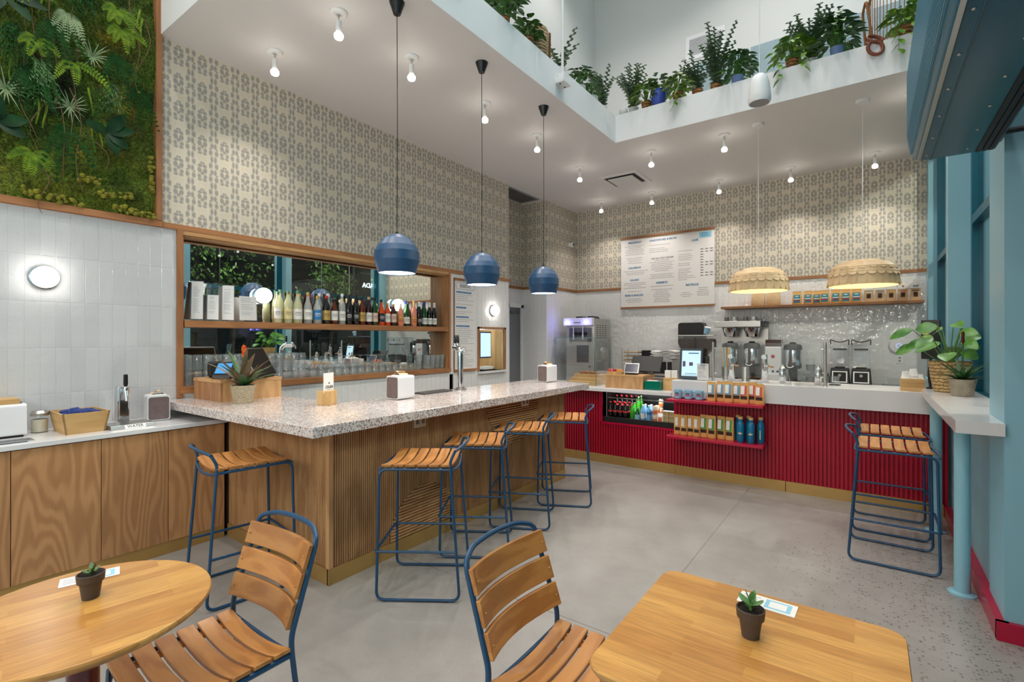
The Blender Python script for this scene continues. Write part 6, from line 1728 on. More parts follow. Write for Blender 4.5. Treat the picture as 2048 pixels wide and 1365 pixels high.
# ---- rear bench
ZR = 0.9005
t = thing('soft_serve_machine', 'steel soft-serve machine with glowing blue lights in the back corner', 'ice cream machine', (-4.075, 7.95, 0))
B().box(-0.275, 0.275, -0.28, 0.33, 0.06, 1.86).obj('cabinet', M['steel'], t, smooth=False, bevel=0.01)
box('base', M['black'], -0.25, 0.25, -0.26, 0.31, 0, 0.06, t)
B().box(-0.285, 0.28, -0.36, -0.281, 1.74, 1.872).obj('light_header', M['white'], t, smooth=False, bevel=0.008)
text('TAYLOR', 0.03, M['ink'], t, (0.0, -0.361, 1.79), (rad(90), 0, 0)) if False else box('brand_strip', M['ink'], -0.08, 0.06, -0.3612, -0.36, 1.783, 1.795, t)
for x in (-0.21, 0.16):
    B().lathe([(0.03, 0), (0.032, -0.008), (0.0, -0.014)], 16, axis='y', c=(x, -0.361, 1.79)).obj('led', M['led_blue'], t)
    light('POINT', 'led_glow', (x, -0.44, 1.79), 0.8, (0.3, 0.28, 1.0), parent=t, shadow_soft_size=0.03)
box('dispense_panel', M['steel_dark'], -0.20, 0.22, -0.30, -0.281, 1.46, 1.70, t)
for x in (-0.10, 0.08):
    B().lathe([(0.012, 1.5), (0.016, 1.56), (0.01, 1.6), (0.006, 1.72)], 12, c=(x, -0.325, 0)).obj('draw_handle', M['white'], t)
for x in (-0.06, 0.02, 0.12): B().lathe([(0.03, 0), (0.03, -0.03), (0.0, -0.03)], 14, axis='y', c=(x, -0.30, 1.60)).obj('nozzle', M['black'], t)
box('door_panel', M['steel_dark'], -0.06, 0.17, -0.286, -0.2805, 1.10, 1.40, t)
box('drip_shelf', M['steel'], -0.20, 0.2, -0.36, -0.281, 1.02, 1.05, t)
for i in range(7):
    for j in range(4): box('louvre', M['black'], 0.2745, 0.277, -0.20 + 0.11 * j, -0.13 + 0.11 * j, 1.52 + 0.036 * i, 1.532 + 0.036 * i, t)
for x in (-0.09, 0.14): B().prism([(x - 0.085, 1.86), (x + 0.085, 1.86), (x + 0.05, 1.905), (x - 0.05, 1.905)], -0.15, 0.05, 'y').obj('hopper_lid', M['black'], t, smooth=False)
t = thing('tray_rack', 'small wire rack of pastry trays on the rear bench', 'rack', (-3.25, 8.02, ZR))
for x in (-0.145, 0.145):
    for y in (-0.13, 0.13): B().tube([(x, y, 0), (x, y, 0.43)], 0.006, 6).obj('upright', M['steel'], t)
for k in range(6):
    box('shelf', M['steel'], -0.14, 0.14, -0.13, 0.13, 0.035 + 0.067 * k, 0.041 + 0.067 * k, t)
    box('tray_food', M['kraft_pale'], -0.12, 0.12, -0.11, 0.10, 0.0415 + 0.067 * k, 0.06 + 0.067 * k, t)
t = thing('black_box', 'black plastic crate behind the till monitor on the rear bench', 'crate', (-3.015, 8.16, ZR))
B().box(-0.08, 0.08, -0.15, 0.15, 0, 0.40).obj('body', M['black_matte'], t, smooth=False, bevel=0.008); box('lid', M['black'], -0.083, 0.083, -0.154, 0.154, 0.401, 0.415, t)
t = thing('microwave', 'silver microwave oven on the rear bench', 'microwave', (-2.70, 8.06, ZR))
B().box(-0.175, 0.175, -0.19, 0.17, 0.01, 0.275).obj('case', M['steel'], t, smooth=False, bevel=0.006)
box('door_glass', M['black'], -0.15, 0.07, -0.194, -0.1905, 0.05, 0.24, t); box('keypad', M['black_matte'], 0.09, 0.16, -0.194, -0.1905, 0.05, 0.24, t)
for k in range(4): box('foot', M['black'], -0.16 + 0.29 * (k % 2), -0.13 + 0.29 * (k % 2), -0.16 + 0.27 * (k // 2), -0.13 + 0.27 * (k // 2), 0, 0.01, t)
t = thing('towel_stack', 'messy stack of folded white bags on the microwave', 'paper bags', (-2.70, 8.06, ZR + 0.2755))
rr = random.Random(9)
for k in range(8):
    b = B(); rs = []
    for i in range(9):
        x = -0.2 + 0.05 * i; z = 0.012 * math.sin(i * 0.9 + k * 0.4) + 0.012
        rs.append([(x, -0.14, z), (x, 0.13, z), (x, 0.13, z + 0.010), (x, -0.14, z + 0.010)])
    b.rings(rs).obj('folded_bag', M['paper'], t, loc=(rr.uniform(-0.015, 0.015), 0, 0.001 + k * 0.0165), rot=(0, 0, rad(rr.uniform(-5, 5))))
t = thing('towel_dispenser', 'black paper towel dispenser on the tiled back wall', 'dispenser', (-2.335, 8.38, 1.40))
pr = fillet([(-0.20, 0, 0), (0.20, 0, 0), (0.20, 0.375, 0), (-0.20, 0.375, 0)], 0.05, 5, closed=True)
B().prism([(p[0], p[1]) for p in pr], -0.22, -0.002, 'y').obj('cover', M['black'], t, angle=30, bevel=0.01)
box('paper_slot', M['steel_dark'], -0.14, 0.14, -0.221, -0.2195, 0.02, 0.03, t)
t = thing('coffee_brewer', 'twin steel batch brewer with two brew baskets on the rear bench', 'coffee brewer', (-1.555, 8.12, ZR))
box('back_panel', M['steel'], -0.33, 0.335, 0.12, 0.22, 0, 0.78, t)
B().box(-0.34, 0.29, -0.23, 0.12, 0.785, 0.875).obj('hood', M['steel'], t, smooth=False, bevel=0.006)
box('hood_end', M['black'], 0.2905, 0.345, -0.20, 0.12, 0.785, 0.87, t)
for x in (-0.15, 0.15):
    q = B().lathe([(0.075, 0.64), (0.082, 0.65), (0.115, 0.775), (0.11, 0.784)], 24, c=(x, -0.08, 0)).obj('brew_basket', M['chrome'], t)
    B().tube([(x + 0.02, -0.17, 0.745), (x + 0.02, -0.235, 0.735)], 0.014, 8).obj('basket_handle', M['black'], q)
    B().lathe([(0.016, 0.742), (0.016, 0.746)], 10, c=(x - 0.02, -0.19, 0)).obj('tag', M['leaf_lime'], q)
B().box(-0.33, 0.33, -0.22, 0.12, 0.0, 0.012).obj('base', M['steel'], t, smooth=False)
for i, x in enumerate((-1.66, -1.39)):
    tag(B().lathe([(0.05, 0), (0.052, 0.005), (0.05, 0.065), (0.047, 0.065), (0.048, 0.01), (0.0, 0.008)], 18).obj('steel_pitcher', M['steel'], None, loc=(x, 8.1, ZR + 0.8755)), ['left steel pitcher on top of the brewer', 'right steel pitcher on top of the brewer'][i], 'pitcher', 'steel pitchers on the brewer')
for i, x in enumerate((-1.77, -1.50)):
    tag(B().lathe([(0.032, 0), (0.033, 0.005), (0.032, 0.065), (0.0, 0.066)], 16).obj('steel_cup', M['steel_dark'], None, loc=(x, 8.1, ZR + 0.8755)), ['left small dark cup on top of the brewer', 'right small dark cup on top of the brewer'][i], 'cup', 'small cups on the brewer')
def urn(label, x, y, z):
    t = thing('coffee_urn', label, 'coffee urn', (x, y, z), 0, 'steel and black coffee urns')
    B().lathe([(0.10, 0), (0.105, 0.02), (0.06, 0.025), (0.055, 0.18), (0.105, 0.20), (0.112, 0.24)], 24, sy=0.9).obj('stand', M['black'], t)
    B().lathe([(0.112, 0.24), (0.114, 0.25), (0.114, 0.45), (0.112, 0.46)], 28, sy=0.9).obj('barrel', M['chrome'], t)
    B().lathe([(0.117, 0.455), (0.118, 0.50), (0.10, 0.53), (0.04, 0.545), (0.04, 0.56), (0.0, 0.565)], 28, sy=0.9).obj('lid', M['black'], t)
    for s in (-1, 1): B().tube([(0.112 * s, 0, 0.46), (0.125 * s, 0, 0.52), (0.112 * s, 0, 0.545)], 0.007, 6).obj('lid_clip', M['steel'], t)
    box('sight_gauge', M['black'], -0.035, 0.0, -0.112, -0.098, 0.20, 0.46, t)
    B().lathe([(0.012, 0.20), (0.014, 0.24)], 10, c=(-0.02, -0.115, 0)).obj('tap_body', M['black'], t)
    B().tube([(-0.065, -0.135, 0.235), (-0.045, -0.14, 0.215), (-0.02, -0.142, 0.21), (0.005, -0.14, 0.215), (0.025, -0.135, 0.235)], 0.007, 6).obj('tap_lever', M['white'], t)
    return t
urn('left coffee urn standing under the brewer', -1.69, 7.98, ZR + 0.0125)
urn('right coffee urn standing under the brewer', -1.395, 7.98, ZR + 0.0125)
urn('coffee urn standing alone right of the steel grinder', -0.868, 7.98, ZR)
t = thing('steel_grinder', 'tall pale steel coffee grinder with a round red badge on the rear bench', 'grinder', (-1.105, 8.0, ZR))
B().box(-0.105, 0.105, -0.12, 0.16, 0.12, 0.50).obj('body', M['dispenser'], t, smooth=False, bevel=0.012)
B().box(-0.105, 0.105, -0.17, 0.16, 0.0, 0.12).obj('foot', M['dispenser'], t, smooth=False, bevel=0.006)
B().box(-0.10, 0.10, -0.11, 0.14, 0.501, 0.60).obj('hopper', mat('smoked_hopper', (74, 52, 46), 0.12), t, smooth=False, bevel=0.01)
B().lathe([(0.026, -0.1205), (0.0, -0.1225)], 18, axis='y', c=(0, 0, 0.36)).obj('badge', M['ink_red'], t)
for s in (-1, 1): B().lathe([(0.015, -0.12), (0.015, -0.135), (0.0, -0.135)], 12, axis='y', c=(s * 0.03 + 0.03, 0, 0.15)).obj('dial', M['black'], t)
def blender(label, x):
    t = thing('blender', label, 'blender', (x, 8.02, ZR), 0, 'black blenders with clear covers')
    B().rings([[(-0.115, -0.12, 0), (0.115, -0.12, 0), (0.115, 0.13, 0), (-0.115, 0.13, 0)], [(-0.10, -0.09, 0.22), (0.10, -0.09, 0.22), (0.10, 0.12, 0.22), (-0.10, 0.12, 0.22)]]).obj('base', M['black'], t, smooth=False, bevel=0.008)
    o = B().box(-0.085, 0.085, -0.0015, 0.0015, -0.075, 0.075).obj('panel_rim', M['steel'], t, smooth=False, loc=(0, -0.1085, 0.105), rot=(rad(-7.8), 0, 0))
    o = B().box(-0.072, 0.072, -0.002, 0.002, -0.062, 0.062).obj('panel', M['black_matte'], t, smooth=False, loc=(0, -0.1095, 0.105), rot=(rad(-7.8), 0, 0))
    B().lathe([(0.02, 0), (0.018, -0.015), (0.0, -0.015)], 16, axis='y', c=(0, -0.107, 0.125)).obj('dial', M['steel'], t)
    B().lathe([(0.055, 0.235), (0.05, 0.25), (0.06, 0.28), (0.085, 0.46)], 4, cap1=False).obj('jug', M['acrylic2'], t, rot=(0, 0, rad(45)), smooth=False)
    B().box(-0.10, 0.10, -0.085, 0.10, 0.225, 0.52).obj('cover', M['acrylic2'], t, smooth=False, bevel=0.012)
    B().lathe([(0.06, 0.222), (0.06, 0.236), (0.0, 0.236)], 16).obj('blade_base', M['black'], t)
    B().box(-0.078, 0.078, -0.075, 0.085, 0.46, 0.482).obj('jug_lid', M['black'], t, smooth=False, bevel=0.008)
    B().tube(fillet([(-0.10, -0.09, 0.53), (-0.104, -0.092, 0.605), (-0.06, -0.092, 0.58), (0, -0.092, 0.565), (0.06, -0.092, 0.58), (0.104, -0.092, 0.605), (0.10, -0.09, 0.53)], 0.025, 4), 0.006, 6).obj('cover_handle', M['black'], t)
M['acrylic2'] = glassy('grey_acrylic', (226, 232, 236), 0.2, 0.06)
blender('left black blender with a clear sound cover', -0.315)
blender('right black blender with a clear sound cover', -0.08)
t = thing('deli_tubs', 'stack of clear deli tubs between the urn and the blenders', 'tubs', (-0.66, 8.05, ZR))
for k in range(4): B().lathe([(0.05, 0.085 * k), (0.058, 0.085 * k + 0.08), (0.06, 0.085 * k + 0.083)], 16).obj('tub', M['acrylic2'] if k % 2 else M['vent_grey'], t)
for k, x in enumerate((-0.55, -0.455)):
    t = thing('steel_tumbler', ['left steel bar tumbler in front of the blenders', 'right steel bar tumbler in front of the blenders'][k], 'tumbler', (x, 7.78, ZR), 0, 'steel bar tumblers')
    B().lathe([(0.03, 0), (0.042, 0.12), (0.040, 0.12), (0.028, 0.006), (0.0, 0.006)], 16).obj('tumbler', M['steel'], t)
    B().tube([(0, 0, 0.01), (0.02, 0.01, 0.15)], 0.008, 6).obj('utensil', M['black'], t)
t = thing('clear_tub', 'clear plastic tub on a dark tray at the right end of the rear bench', 'tub', (0.27, 7.88, ZR))
box('tray', M['steel_dark'], -0.13, 0.13, -0.12, 0.12, 0, 0.03, t)
B().rings([[(-0.07, -0.06, 0.031), (0.07, -0.06, 0.031), (0.07, 0.06, 0.031), (-0.07, 0.06, 0.031)], [(-0.085, -0.075, 0.12), (0.085, -0.075, 0.12), (0.085, 0.075, 0.12), (-0.085, 0.075, 0.12)]], cap1=False).obj('tub', M['acrylic2'], t, smooth=False)
t = thing('wifi_disc', 'round white wireless device with a pale blue glow on the back wall', 'router', (0.325, YB - 0.002, 1.42))
B().lathe([(0.108, 0), (0.11, -0.012), (0.095, -0.03), (0.0, -0.036)], 32, axis='y').obj('disc', M['white'], t)
B().lathe([(0.03, -0.0355), (0.03, -0.037), (0.026, -0.037), (0.026, -0.0355)], 24, axis='y', cap0=False, cap1=False).obj('ring_light', M['led_soft'] if 'led_soft' in M else M.setdefault('led_soft', emit_mat('led_soft', (150, 170, 255), 1.4)), t)
t = thing('wall_outlet', 'white power outlet below the round wireless device', 'outlet', (0.335, YB - 0.002, 1.237))
B().box(-0.038, 0.038, -0.006, 0, -0.055, 0.055).obj('plate', M['white'], t, smooth=False, bevel=0.003)
for z in (-0.02, 0.02): box('socket', M['vent_grey'], -0.012, 0.012, -0.0072, -0.006, z - 0.012, z + 0.012, t)
t = thing('wrapped_straws', 'bundle of brown paper straws behind the left guard post', 'straws', (-1.30, 5.92, ZW))
B().lathe([(0.04, 0), (0.045, 0.14), (0.043, 0.14), (0.038, 0.005), (0.0, 0.005)], 16).obj('holder', M['steel'], t)
for k in range(9):
    a = k * 0.7; B().tube([(0.015 * math.cos(a), 0.015 * math.sin(a), 0.006), (0.05 * math.cos(a), 0.05 * math.sin(a), 0.36)], 0.006, 5).obj('straw', M['kraft'] if k % 3 else M['pale_blue'], t)
t = thing('cup_tower', 'stack of ribbed steel cups between the espresso taps', 'cups', (-1.08, 5.82, ZW))
for k in range(3): B().lathe([(0.042, 0.03 * k), (0.034, 0.03 * k + 0.09), (0.0, 0.03 * k + 0.09)], 16).obj('cup', M['steel'], t)
# lit sign in the farther window
t = thing('window_sign', 'lit white lettered sign hanging outside the farther window, seen in the mirror', 'sign', (0.95, 8.25, 2.86))
text('COLADA', 0.17, M['neon'], t, (0, 0, 0), (rad(90), 0, rad(-90)), ext=0.006)
b = B()
for a in (-45, 0, 45): b.leaf((0, 0, 0.11), (0, math.sin(rad(a)), math.cos(rad(a))), (1, 0, 0), 0.10, 0.04, 0, 3, 0)
b.obj('logo', emit_mat('lit_sign_yellow', (250, 220, 90), 2.0), t)
box('hanger', M['steel'], -0.004, 0.004, -0.4, 0.4, 0.30, 0.31, t)
# ================================================================ PLANTS
# ---- window ledge
ZL = 1.091
M['basket_straw'] = weave_mat('straw_basket', (224, 196, 140), (150, 116, 66), 70)
M['pot_stone'] = mat('rough_stone_pot', (176, 162, 142), 0.9, bump=(60, 0.6), var=(18, 0.2))
t = thing('philodendron', 'broad-leaved green plant in a tall straw basket on the window ledge', 'plant', (0.53, 5.27, ZL))
B().lathe([(0.10, 0), (0.105, 0.01), (0.125, 0.12), (0.135, 0.235), (0.138, 0.245), (0.128, 0.245), (0.12, 0.2)], 28, cap1=False).obj('basket', M['basket_straw'], t)
B().lathe([(0.118, 0.17), (0.12, 0.19), (0.0, 0.2)], 20).obj('soil', M['soil'], t)
r_ = random.Random(8)
for k in range(20):
    a = k * 2.39 + 0.4; h = 0.30 + 0.25 * r_.random(); q = 0.06 + 0.16 * r_.random()
    if k == 0: a, h, q = 3.3, 0.50, 0.24
    if q * math.cos(a) > 0.1: q = 0.08
    tip = (q * math.cos(a), q * math.sin(a), h)
    st = B().tube([(0.02 * math.cos(a), 0.02 * math.sin(a), 0.19), (0.4 * tip[0], 0.4 * tip[1], h * 0.7), tip], 0.005, 6, r1=0.003).obj('stem', M['stem'], t)
    B().leaf(tip, (math.cos(a), math.sin(a) * 0.7, r_.uniform(-0.45, 0.1)), (-0.3, -0.75, 0.6), r_.uniform(0.13, 0.18) * (0.7 if math.cos(a) > 0.3 else 1), r_.uniform(0.085, 0.12), 0.2, 6, 0.2).obj('leaf', M['leaf_bright'] if 'leaf_bright' in M else M.setdefault('leaf_bright', leafmat('leaf_bright', (98, 158, 48), (56, 112, 40), 0.35)), st)
bromeliad('bromeliad with a dark red flower in a stone pot on the window ledge', (0.565, 4.95, ZL), 20, (M['brom_green'],), M['flower_dark'], M['pot_stone'], 0.082, 0.062, 0.125, 0.30, 0.022, 0.72, 5)
t = thing('window_lettering', 'faint flat lettering sheet on the window ledge counter', 'sheet', (0.60, 4.35, ZL))
box('sheet', mat('clear_sheet', (214, 214, 218), 0.2), -0.07, 0.07, -0.09, 0.09, 0.0002, 0.0008, t)
b = B()
for k in range(5): b.box(-0.05, 0.05, -0.07 + 0.032 * k, -0.062 + 0.032 * k, 0.0008, 0.0011)
b.obj('print', M['ink_grey'], t, smooth=False)

# ---- ledge of the ceiling opening
ZG = 4.2452
M['wicker'] = weave_mat('wicker_brown', (176, 122, 70), (96, 60, 30), 60)
M['wicker_grey'] = weave_mat('seagrass', (190, 164, 124), (112, 88, 58), 60)
M['pot_blue'] = mat('cobalt_pot', (62, 84, 178), 0.5)
M['pot_white'] = mat('white_pot', (214, 214, 212), 0.5)
def pot(t, m, r, h):
    B().lathe([(r * 0.75, 0), (r * 0.8, 0.005), (r, h - 0.008), (r, h), (r * 0.88, h), (r * 0.84, h - 0.03)], 20, cap1=False).obj('pot', m, t)
    B().lathe([(r * 0.85, h - 0.035), (r * 0.85, h - 0.02), (0, h - 0.015)], 16).obj('soil', M['soil'], t)
def eucalyptus(label, loc, pm, seed, n=7, H=0.5, r=0.06, group='plants on the ceiling ledge', spread=0.19):
    t = thing('eucalyptus', label, 'plant', loc, 0, group); pot(t, pm, r, 0.10)
    rr = random.Random(seed); st = B(); lf = B()
    for k in range(int(n * 1.6)):
        a = rr.uniform(0, 6.28); L = H * 1.15 * rr.uniform(0.6, 1.0); q = rr.uniform(0.3, 1.0) * spread
        pts = [Vector((0, 0, 0.08)), Vector((q * 0.5 * math.cos(a), q * 0.5 * math.sin(a), 0.08 + L * 0.55)), Vector((q * 1.3 * math.cos(a), q * 1.3 * math.sin(a), 0.08 + L))]
        st.tube(pts, 0.003, 5, r1=0.0015)
        m = int(L / 0.022)
        for i in range(2, m):
            s = i / m
            p = pts[0] * (1 - s) ** 2 + pts[1] * (2 * s * (1 - s)) + pts[2] * s * s
            p = pts[0].lerp(pts[1], s * 2) if s < 0.5 else pts[1].lerp(pts[2], s * 2 - 1)
            for e in (0, math.pi):
                b_ = i * 1.57 + e
                lf.leaf(p, (math.cos(b_), math.sin(b_), 0.25), (0, 0, 1), rr.uniform(0.04, 0.056) * (1.15 - 0.5 * s), 0.038 * (1.15 - 0.5 * s), 0.2, 3, 0.1)
    st.obj('stems', M['vine'], t); lf.obj('foliage', M['leaf_eu'], t)
    return t
def bushy(label, loc, pm, seed, lm, n=70, R=0.13, H=0.22, L=0.075, r=0.06, trail=(), group='plants on the ceiling ledge', ph=0.10):
    t = thing('leafy_plant', label, 'plant', loc, 0, group); pot(t, pm, r, ph)
    rr = random.Random(seed); lf = B(); st = B(); R *= 1.3; H *= 1.4; L *= 1.1; n = int(n * 1.6)
    for k in range(n):
        a = rr.uniform(0, 6.28); el = rr.uniform(0.0, 1.4); q = R * math.cos(el) * rr.uniform(0.5, 1); z = ph + 0.02 + H * math.sin(el) * rr.uniform(0.6, 1)
        p = (q * math.cos(a), q * math.sin(a), z)
        if k % 3 == 0: st.tube([(0, 0, ph - 0.02), (p[0] * 0.5, p[1] * 0.5, z * 0.8), p], 0.002, 4)
        lf.leaf(p, (math.cos(a), math.sin(a), rr.uniform(-0.5, 0.3)), (0, 0, 1), L * rr.uniform(0.8, 1.2), L * 0.62, 0.3, 4, 0.2)
    for (dx, dy, drop) in trail:
        st.tube([(0, 0, ph), (dx * 0.7, dy * 0.7, ph + 0.03), (dx, dy, ph - 0.05), (dx * 1.02, dy * 1.02, -drop)], 0.002, 4)
        m = max(2, int((drop + 0.12) / 0.05))
        for i in range(m + 1):
            z = ph - 0.02 - (drop + ph - 0.02) * i / m; a = math.atan2(dy, dx) + (0.9 if i % 2 else -0.9)
            lf.leaf((dx, dy, z), (math.cos(a), math.sin(a), -0.9), (math.cos(a), math.sin(a), 0.5), L, L * 0.62, 0.2, 4, 0.2)
    st.obj('stems', M['stem'], t); lf.obj('foliage', lm, t)
    return t
XG, YG = -2.62, 5.77
bushy('dark leafy plant in a small basket at the near end of the left ledge', (XG, 3.5, ZG), M['wicker'], 1, M['leaf'], 90, 0.14, 0.24, 0.08)
bushy('trailing plant at the picture top with one leaf hanging over the left ledge', (XG, 2.70, ZG), M['wicker'], 21, M['leaf_lime'], 30, 0.12, 0.15, 0.08, trail=((0.125, 0.05, 0.05),))
t = thing('seagrass_basket', 'tall round seagrass basket on the left ledge', 'basket', (-2.66, 4.08, ZG))
B().lathe([(0.12, 0), (0.13, 0.02), (0.135, 0.26), (0.12, 0.30), (0.11, 0.30), (0.12, 0.25), (0.11, 0.02), (0.0, 0.02)], 28).obj('body', M['wicker_grey'], t)
src = None
for k in range(11):
    if src is None: src = B().lathe([(0.0, -0.016), (0.016, -0.008), (0.016, 0.008), (0.0, 0.016)], 8, c=(0, 0, 0)).obj('tassel', M['wicker'], t, loc=(0.10, 0.10, 0.03 + 0.025 * k))
    else: inst(src, t, (0.10, 0.10, 0.03 + 0.025 * k))
bushy('small dark plant leaning on the seagrass basket', (-2.60, 3.86, ZG), M['wicker'], 3, M['leaf'], 40, 0.09, 0.12, 0.07, r=0.05)
eucalyptus('sparse eucalyptus behind the white sensor rod on the left ledge', (XG, 4.50, ZG), M['pot_white'], 4, 4, 0.34)
bushy('low dark plant on the left ledge right of the sensor rod', (XG, 4.95, ZG), M['pot_white'], 5, M['leaf'], 60, 0.12, 0.14, 0.065)
bushy('pale lime plant near the inner corner of the left ledge', (XG, 5.25, ZG), M['pot_white'], 6, M['leaf'], 40, 0.09, 0.10, 0.05)
eucalyptus('bushy eucalyptus at the inner corner of the ledge', (-2.64, 5.55, ZG), M['pot_white'], 7, 11, 0.46)
t = thing('round_pot', 'small white round pot at the inner corner of the ledge', 'pot', (-2.44, 5.72, ZG))
B().lathe([(0.03, 0), (0.05, 0.02), (0.055, 0.06), (0.045, 0.085), (0.04, 0.085), (0.048, 0.06), (0.0, 0.02)], 20).obj('bowl', M['pot_white'], t)
B().lathe([(0.044, 0.07), (0.0, 0.076)], 14, cap0=False).obj('soil', M['soil'], t)
eucalyptus('eucalyptus right of the ledge corner beside the white pot', (-2.34, 5.80, ZG), M['pot_white'], 8, 11, 0.46)
bushy('lime green trailing plant left of the blue jug', (-2.16, YG - 0.02, ZG), M['wicker'], 9, M['leaf_lime'], 70, 0.13, 0.17, 0.07)
t = thing('blue_jug', 'cobalt blue two-handled jug planted with dark leaves on the ledge', 'jug', (-2.005, 5.73, ZG))
B().lathe([(0.05, 0), (0.06, 0.01), (0.085, 0.08), (0.08, 0.15), (0.05, 0.18), (0.055, 0.20), (0.045, 0.20), (0.042, 0.17)], 24, cap1=False).obj('body', M['pot_blue'], t)
for s in (-1, 1): B().tube(fillet([(0.05 * s, 0, 0.18), (0.095 * s, 0, 0.185), (0.10 * s, 0, 0.13), (0.082 * s, 0, 0.12)], 0.02, 3), 0.007, 6).obj('handle', M['pot_blue'], t)
lf = B(); rr = random.Random(2)
for k in range(55):
    a = rr.uniform(0, 6.28); q = rr.uniform(0.02, 0.12); lf.leaf((q * math.cos(a), q * math.sin(a), 0.22 + rr.uniform(0, 0.13)), (math.cos(a), math.sin(a), 0.1), (0, 0, 1), 0.075, 0.05, 0.3, 4, 0.2)
lf.obj('foliage', M['leaf'], t)
bushy('bright pothos in a wicker pot trailing over the ledge right of the blue jug', (-1.78, YG - 0.04, ZG), M['wicker'], 10, M['leaf_lime'], 60, 0.13, 0.15, 0.075, trail=((0.0, -0.135, 0.10), (0.05, -0.13, 0.02)))
eucalyptus('eucalyptus in a wicker pot left of centre on the back ledge', (-1.58, 5.80, ZG), M['wicker'], 11, 9, 0.38)
eucalyptus('tallest eucalyptus on the back ledge, below the air grille', (-1.38, 5.80, ZG), M['wicker'], 12, 11, 0.56)
bushy('dark fiddle-leaf plant in a pale blue pot beside the pendant speaker', (-1.15, YG - 0.02, ZG), mat('pot_pale_blue', (122, 146, 196), 0.5), 13, M['leaf'], 70, 0.13, 0.2, 0.08)
bushy('lime pothos in a wicker pot trailing below the ledge right of the pendant speaker', (-0.63, YG - 0.03, ZG), M['wicker'], 14, M['leaf_lime'], 80, 0.15, 0.16, 0.08, trail=((-0.1, -0.13, 0.12), (0.12, -0.13, 0.06)))
eucalyptus('broad eucalyptus on the ledge behind the lime pothos', (-0.48, 5.85, ZG), M['pot_white'], 15, 15, 0.50, spread=0.22)
bushy('dark leafy plant in a violet-blue pot right of the broad eucalyptus', (-0.25, YG - 0.02, ZG), bpy.data.materials['pot_pale_blue'], 16, M['leaf'], 80, 0.14, 0.26, 0.085)
bushy('variegated pothos spilling from the rattan bench at the right of the ledge', (0.27, YG - 0.05, ZG), M['wicker'], 17, M['leaf_lime'], 45, 0.11, 0.13, 0.085, trail=((-0.05, -0.12, 0.14), (0.07, -0.12, 0.10)))
# rattan bench with curved spindle back
t = thing('rattan_bench', 'curved rattan spindle-back bench on the right end of the ledge', 'bench', (0.36, 5.97, ZG))
M['rattan'] = mat('rattan', (150, 100, 54), 0.6)
def arc(q, z, k=1.0): return (0.36 * math.sin(q), 0.12 - 0.16 * math.cos(q) * k, z)
qs = [-1.5 + 0.25 * i for i in range(13)]
for z in (0.02, 0.17): B().tube([arc(q, z) for q in qs], 0.010, 6).obj('rail', M['rattan'], t)
B().tube([arc(q, 0.58 + 0.12 * math.cos(q), 1.6) for q in qs], 0.014, 8).obj('top_rail', M['rattan'], t)
for q in [-1.45 + 0.1 * i for i in range(30)]:
    B().tube([arc(q, 0.02), arc(q, 0.17), arc(q, 0.58 + 0.12 * math.cos(q), 1.6)], 0.004, 5).obj('spindle', M['rattan'], t)
B().tube(fillet([(-0.37, 0.1, 0.0), (-0.41, 0.1, 0.52), (-0.38, -0.05, 0.57), (-0.33, 0.0, 0.2)], 0.05, 4), 0.012, 7).obj('arm', M['rattan'], t)
t = thing('wooden_chain', 'chain of three chunky brown wooden links hanging over the ledge', 'chain', (0.045, 5.645, ZG))
M['chain'] = mat('chain_wood', (126, 62, 34), 0.5, var=(20, 0.3))
def link(c, rot, n=20):
    o = B().tube([(0.068 * math.cos(a), 0.052 * math.sin(a), 0) for a in [2 * math.pi * k / n for k in range(n)]], 0.016, 8, closed=True).obj('link', M['chain'], t)
    o.location = c; o.rotation_euler = rot
link((0.0, 0.09, 0.022), (0, 0, 0.3)); link((0.0, 0.012, 0.035), (rad(55), rad(20), rad(20))); link((0.005, -0.02, -0.06), (rad(85), rad(60), rad(5)))
# glass balustrade behind the plants
M['bal_glass'] = glassy('balustrade_glass', (166, 200, 214), 0.35, body=0.22)
t = thing('glass_balustrade', 'frameless glass balustrade behind the plants on the upper floor edge', 'balustrade', (0, 0, 0))
for x0, x1 in ((-1.75, -1.12), (-1.10, -0.62), (-0.60, 0.02), (0.04, 0.72)):
    box('pane', M['bal_glass'], x0, x1, 6.20, 6.212, ZG, 4.86, t)
box('shoe_rail', M['white'], -1.76, 0.73, 6.18, 6.23, ZG - 0.001, ZG + 0.06, t)

# ---- plants growing on the moss wall
XW = XL + 0.035
def mossplant(name, label, y, z, grp='plants on the moss wall'):
    return thing(name, label, 'plant', (XW, y, z), 0, grp)
def frond(b, p0, d, L, W, droop, n=14):
    p0 = Vector(p0); d = Vector(d).normalized(); prev = p0
    side = d.cross(Vector((1, 0, 0)))
    side = side.normalized() if side.length > 0.05 else Vector((0, 1, 0))
    pts = []
    for i in range(n + 1):
        s = i / n
        pts.append(p0 + d * (L * s) + Vector((0.02 * math.sin(s * 3), 0, -droop * L * s * s)))
    b.tube(pts, 0.0022, 4, r1=0.001)
    for i in range(1, n):
        s = i / n; w = W * math.sin(math.pi * (0.15 + 0.8 * s)) ** 0.8
        tg = (pts[i + 1] - pts[i - 1]).normalized()
        for e in (-1, 1):
            b.leaf(pts[i], side * e + tg * 0.45, (1, 0, 0), w, L / n * 0.95, 0.15, 2, 0.1)
rr = random.Random(31)
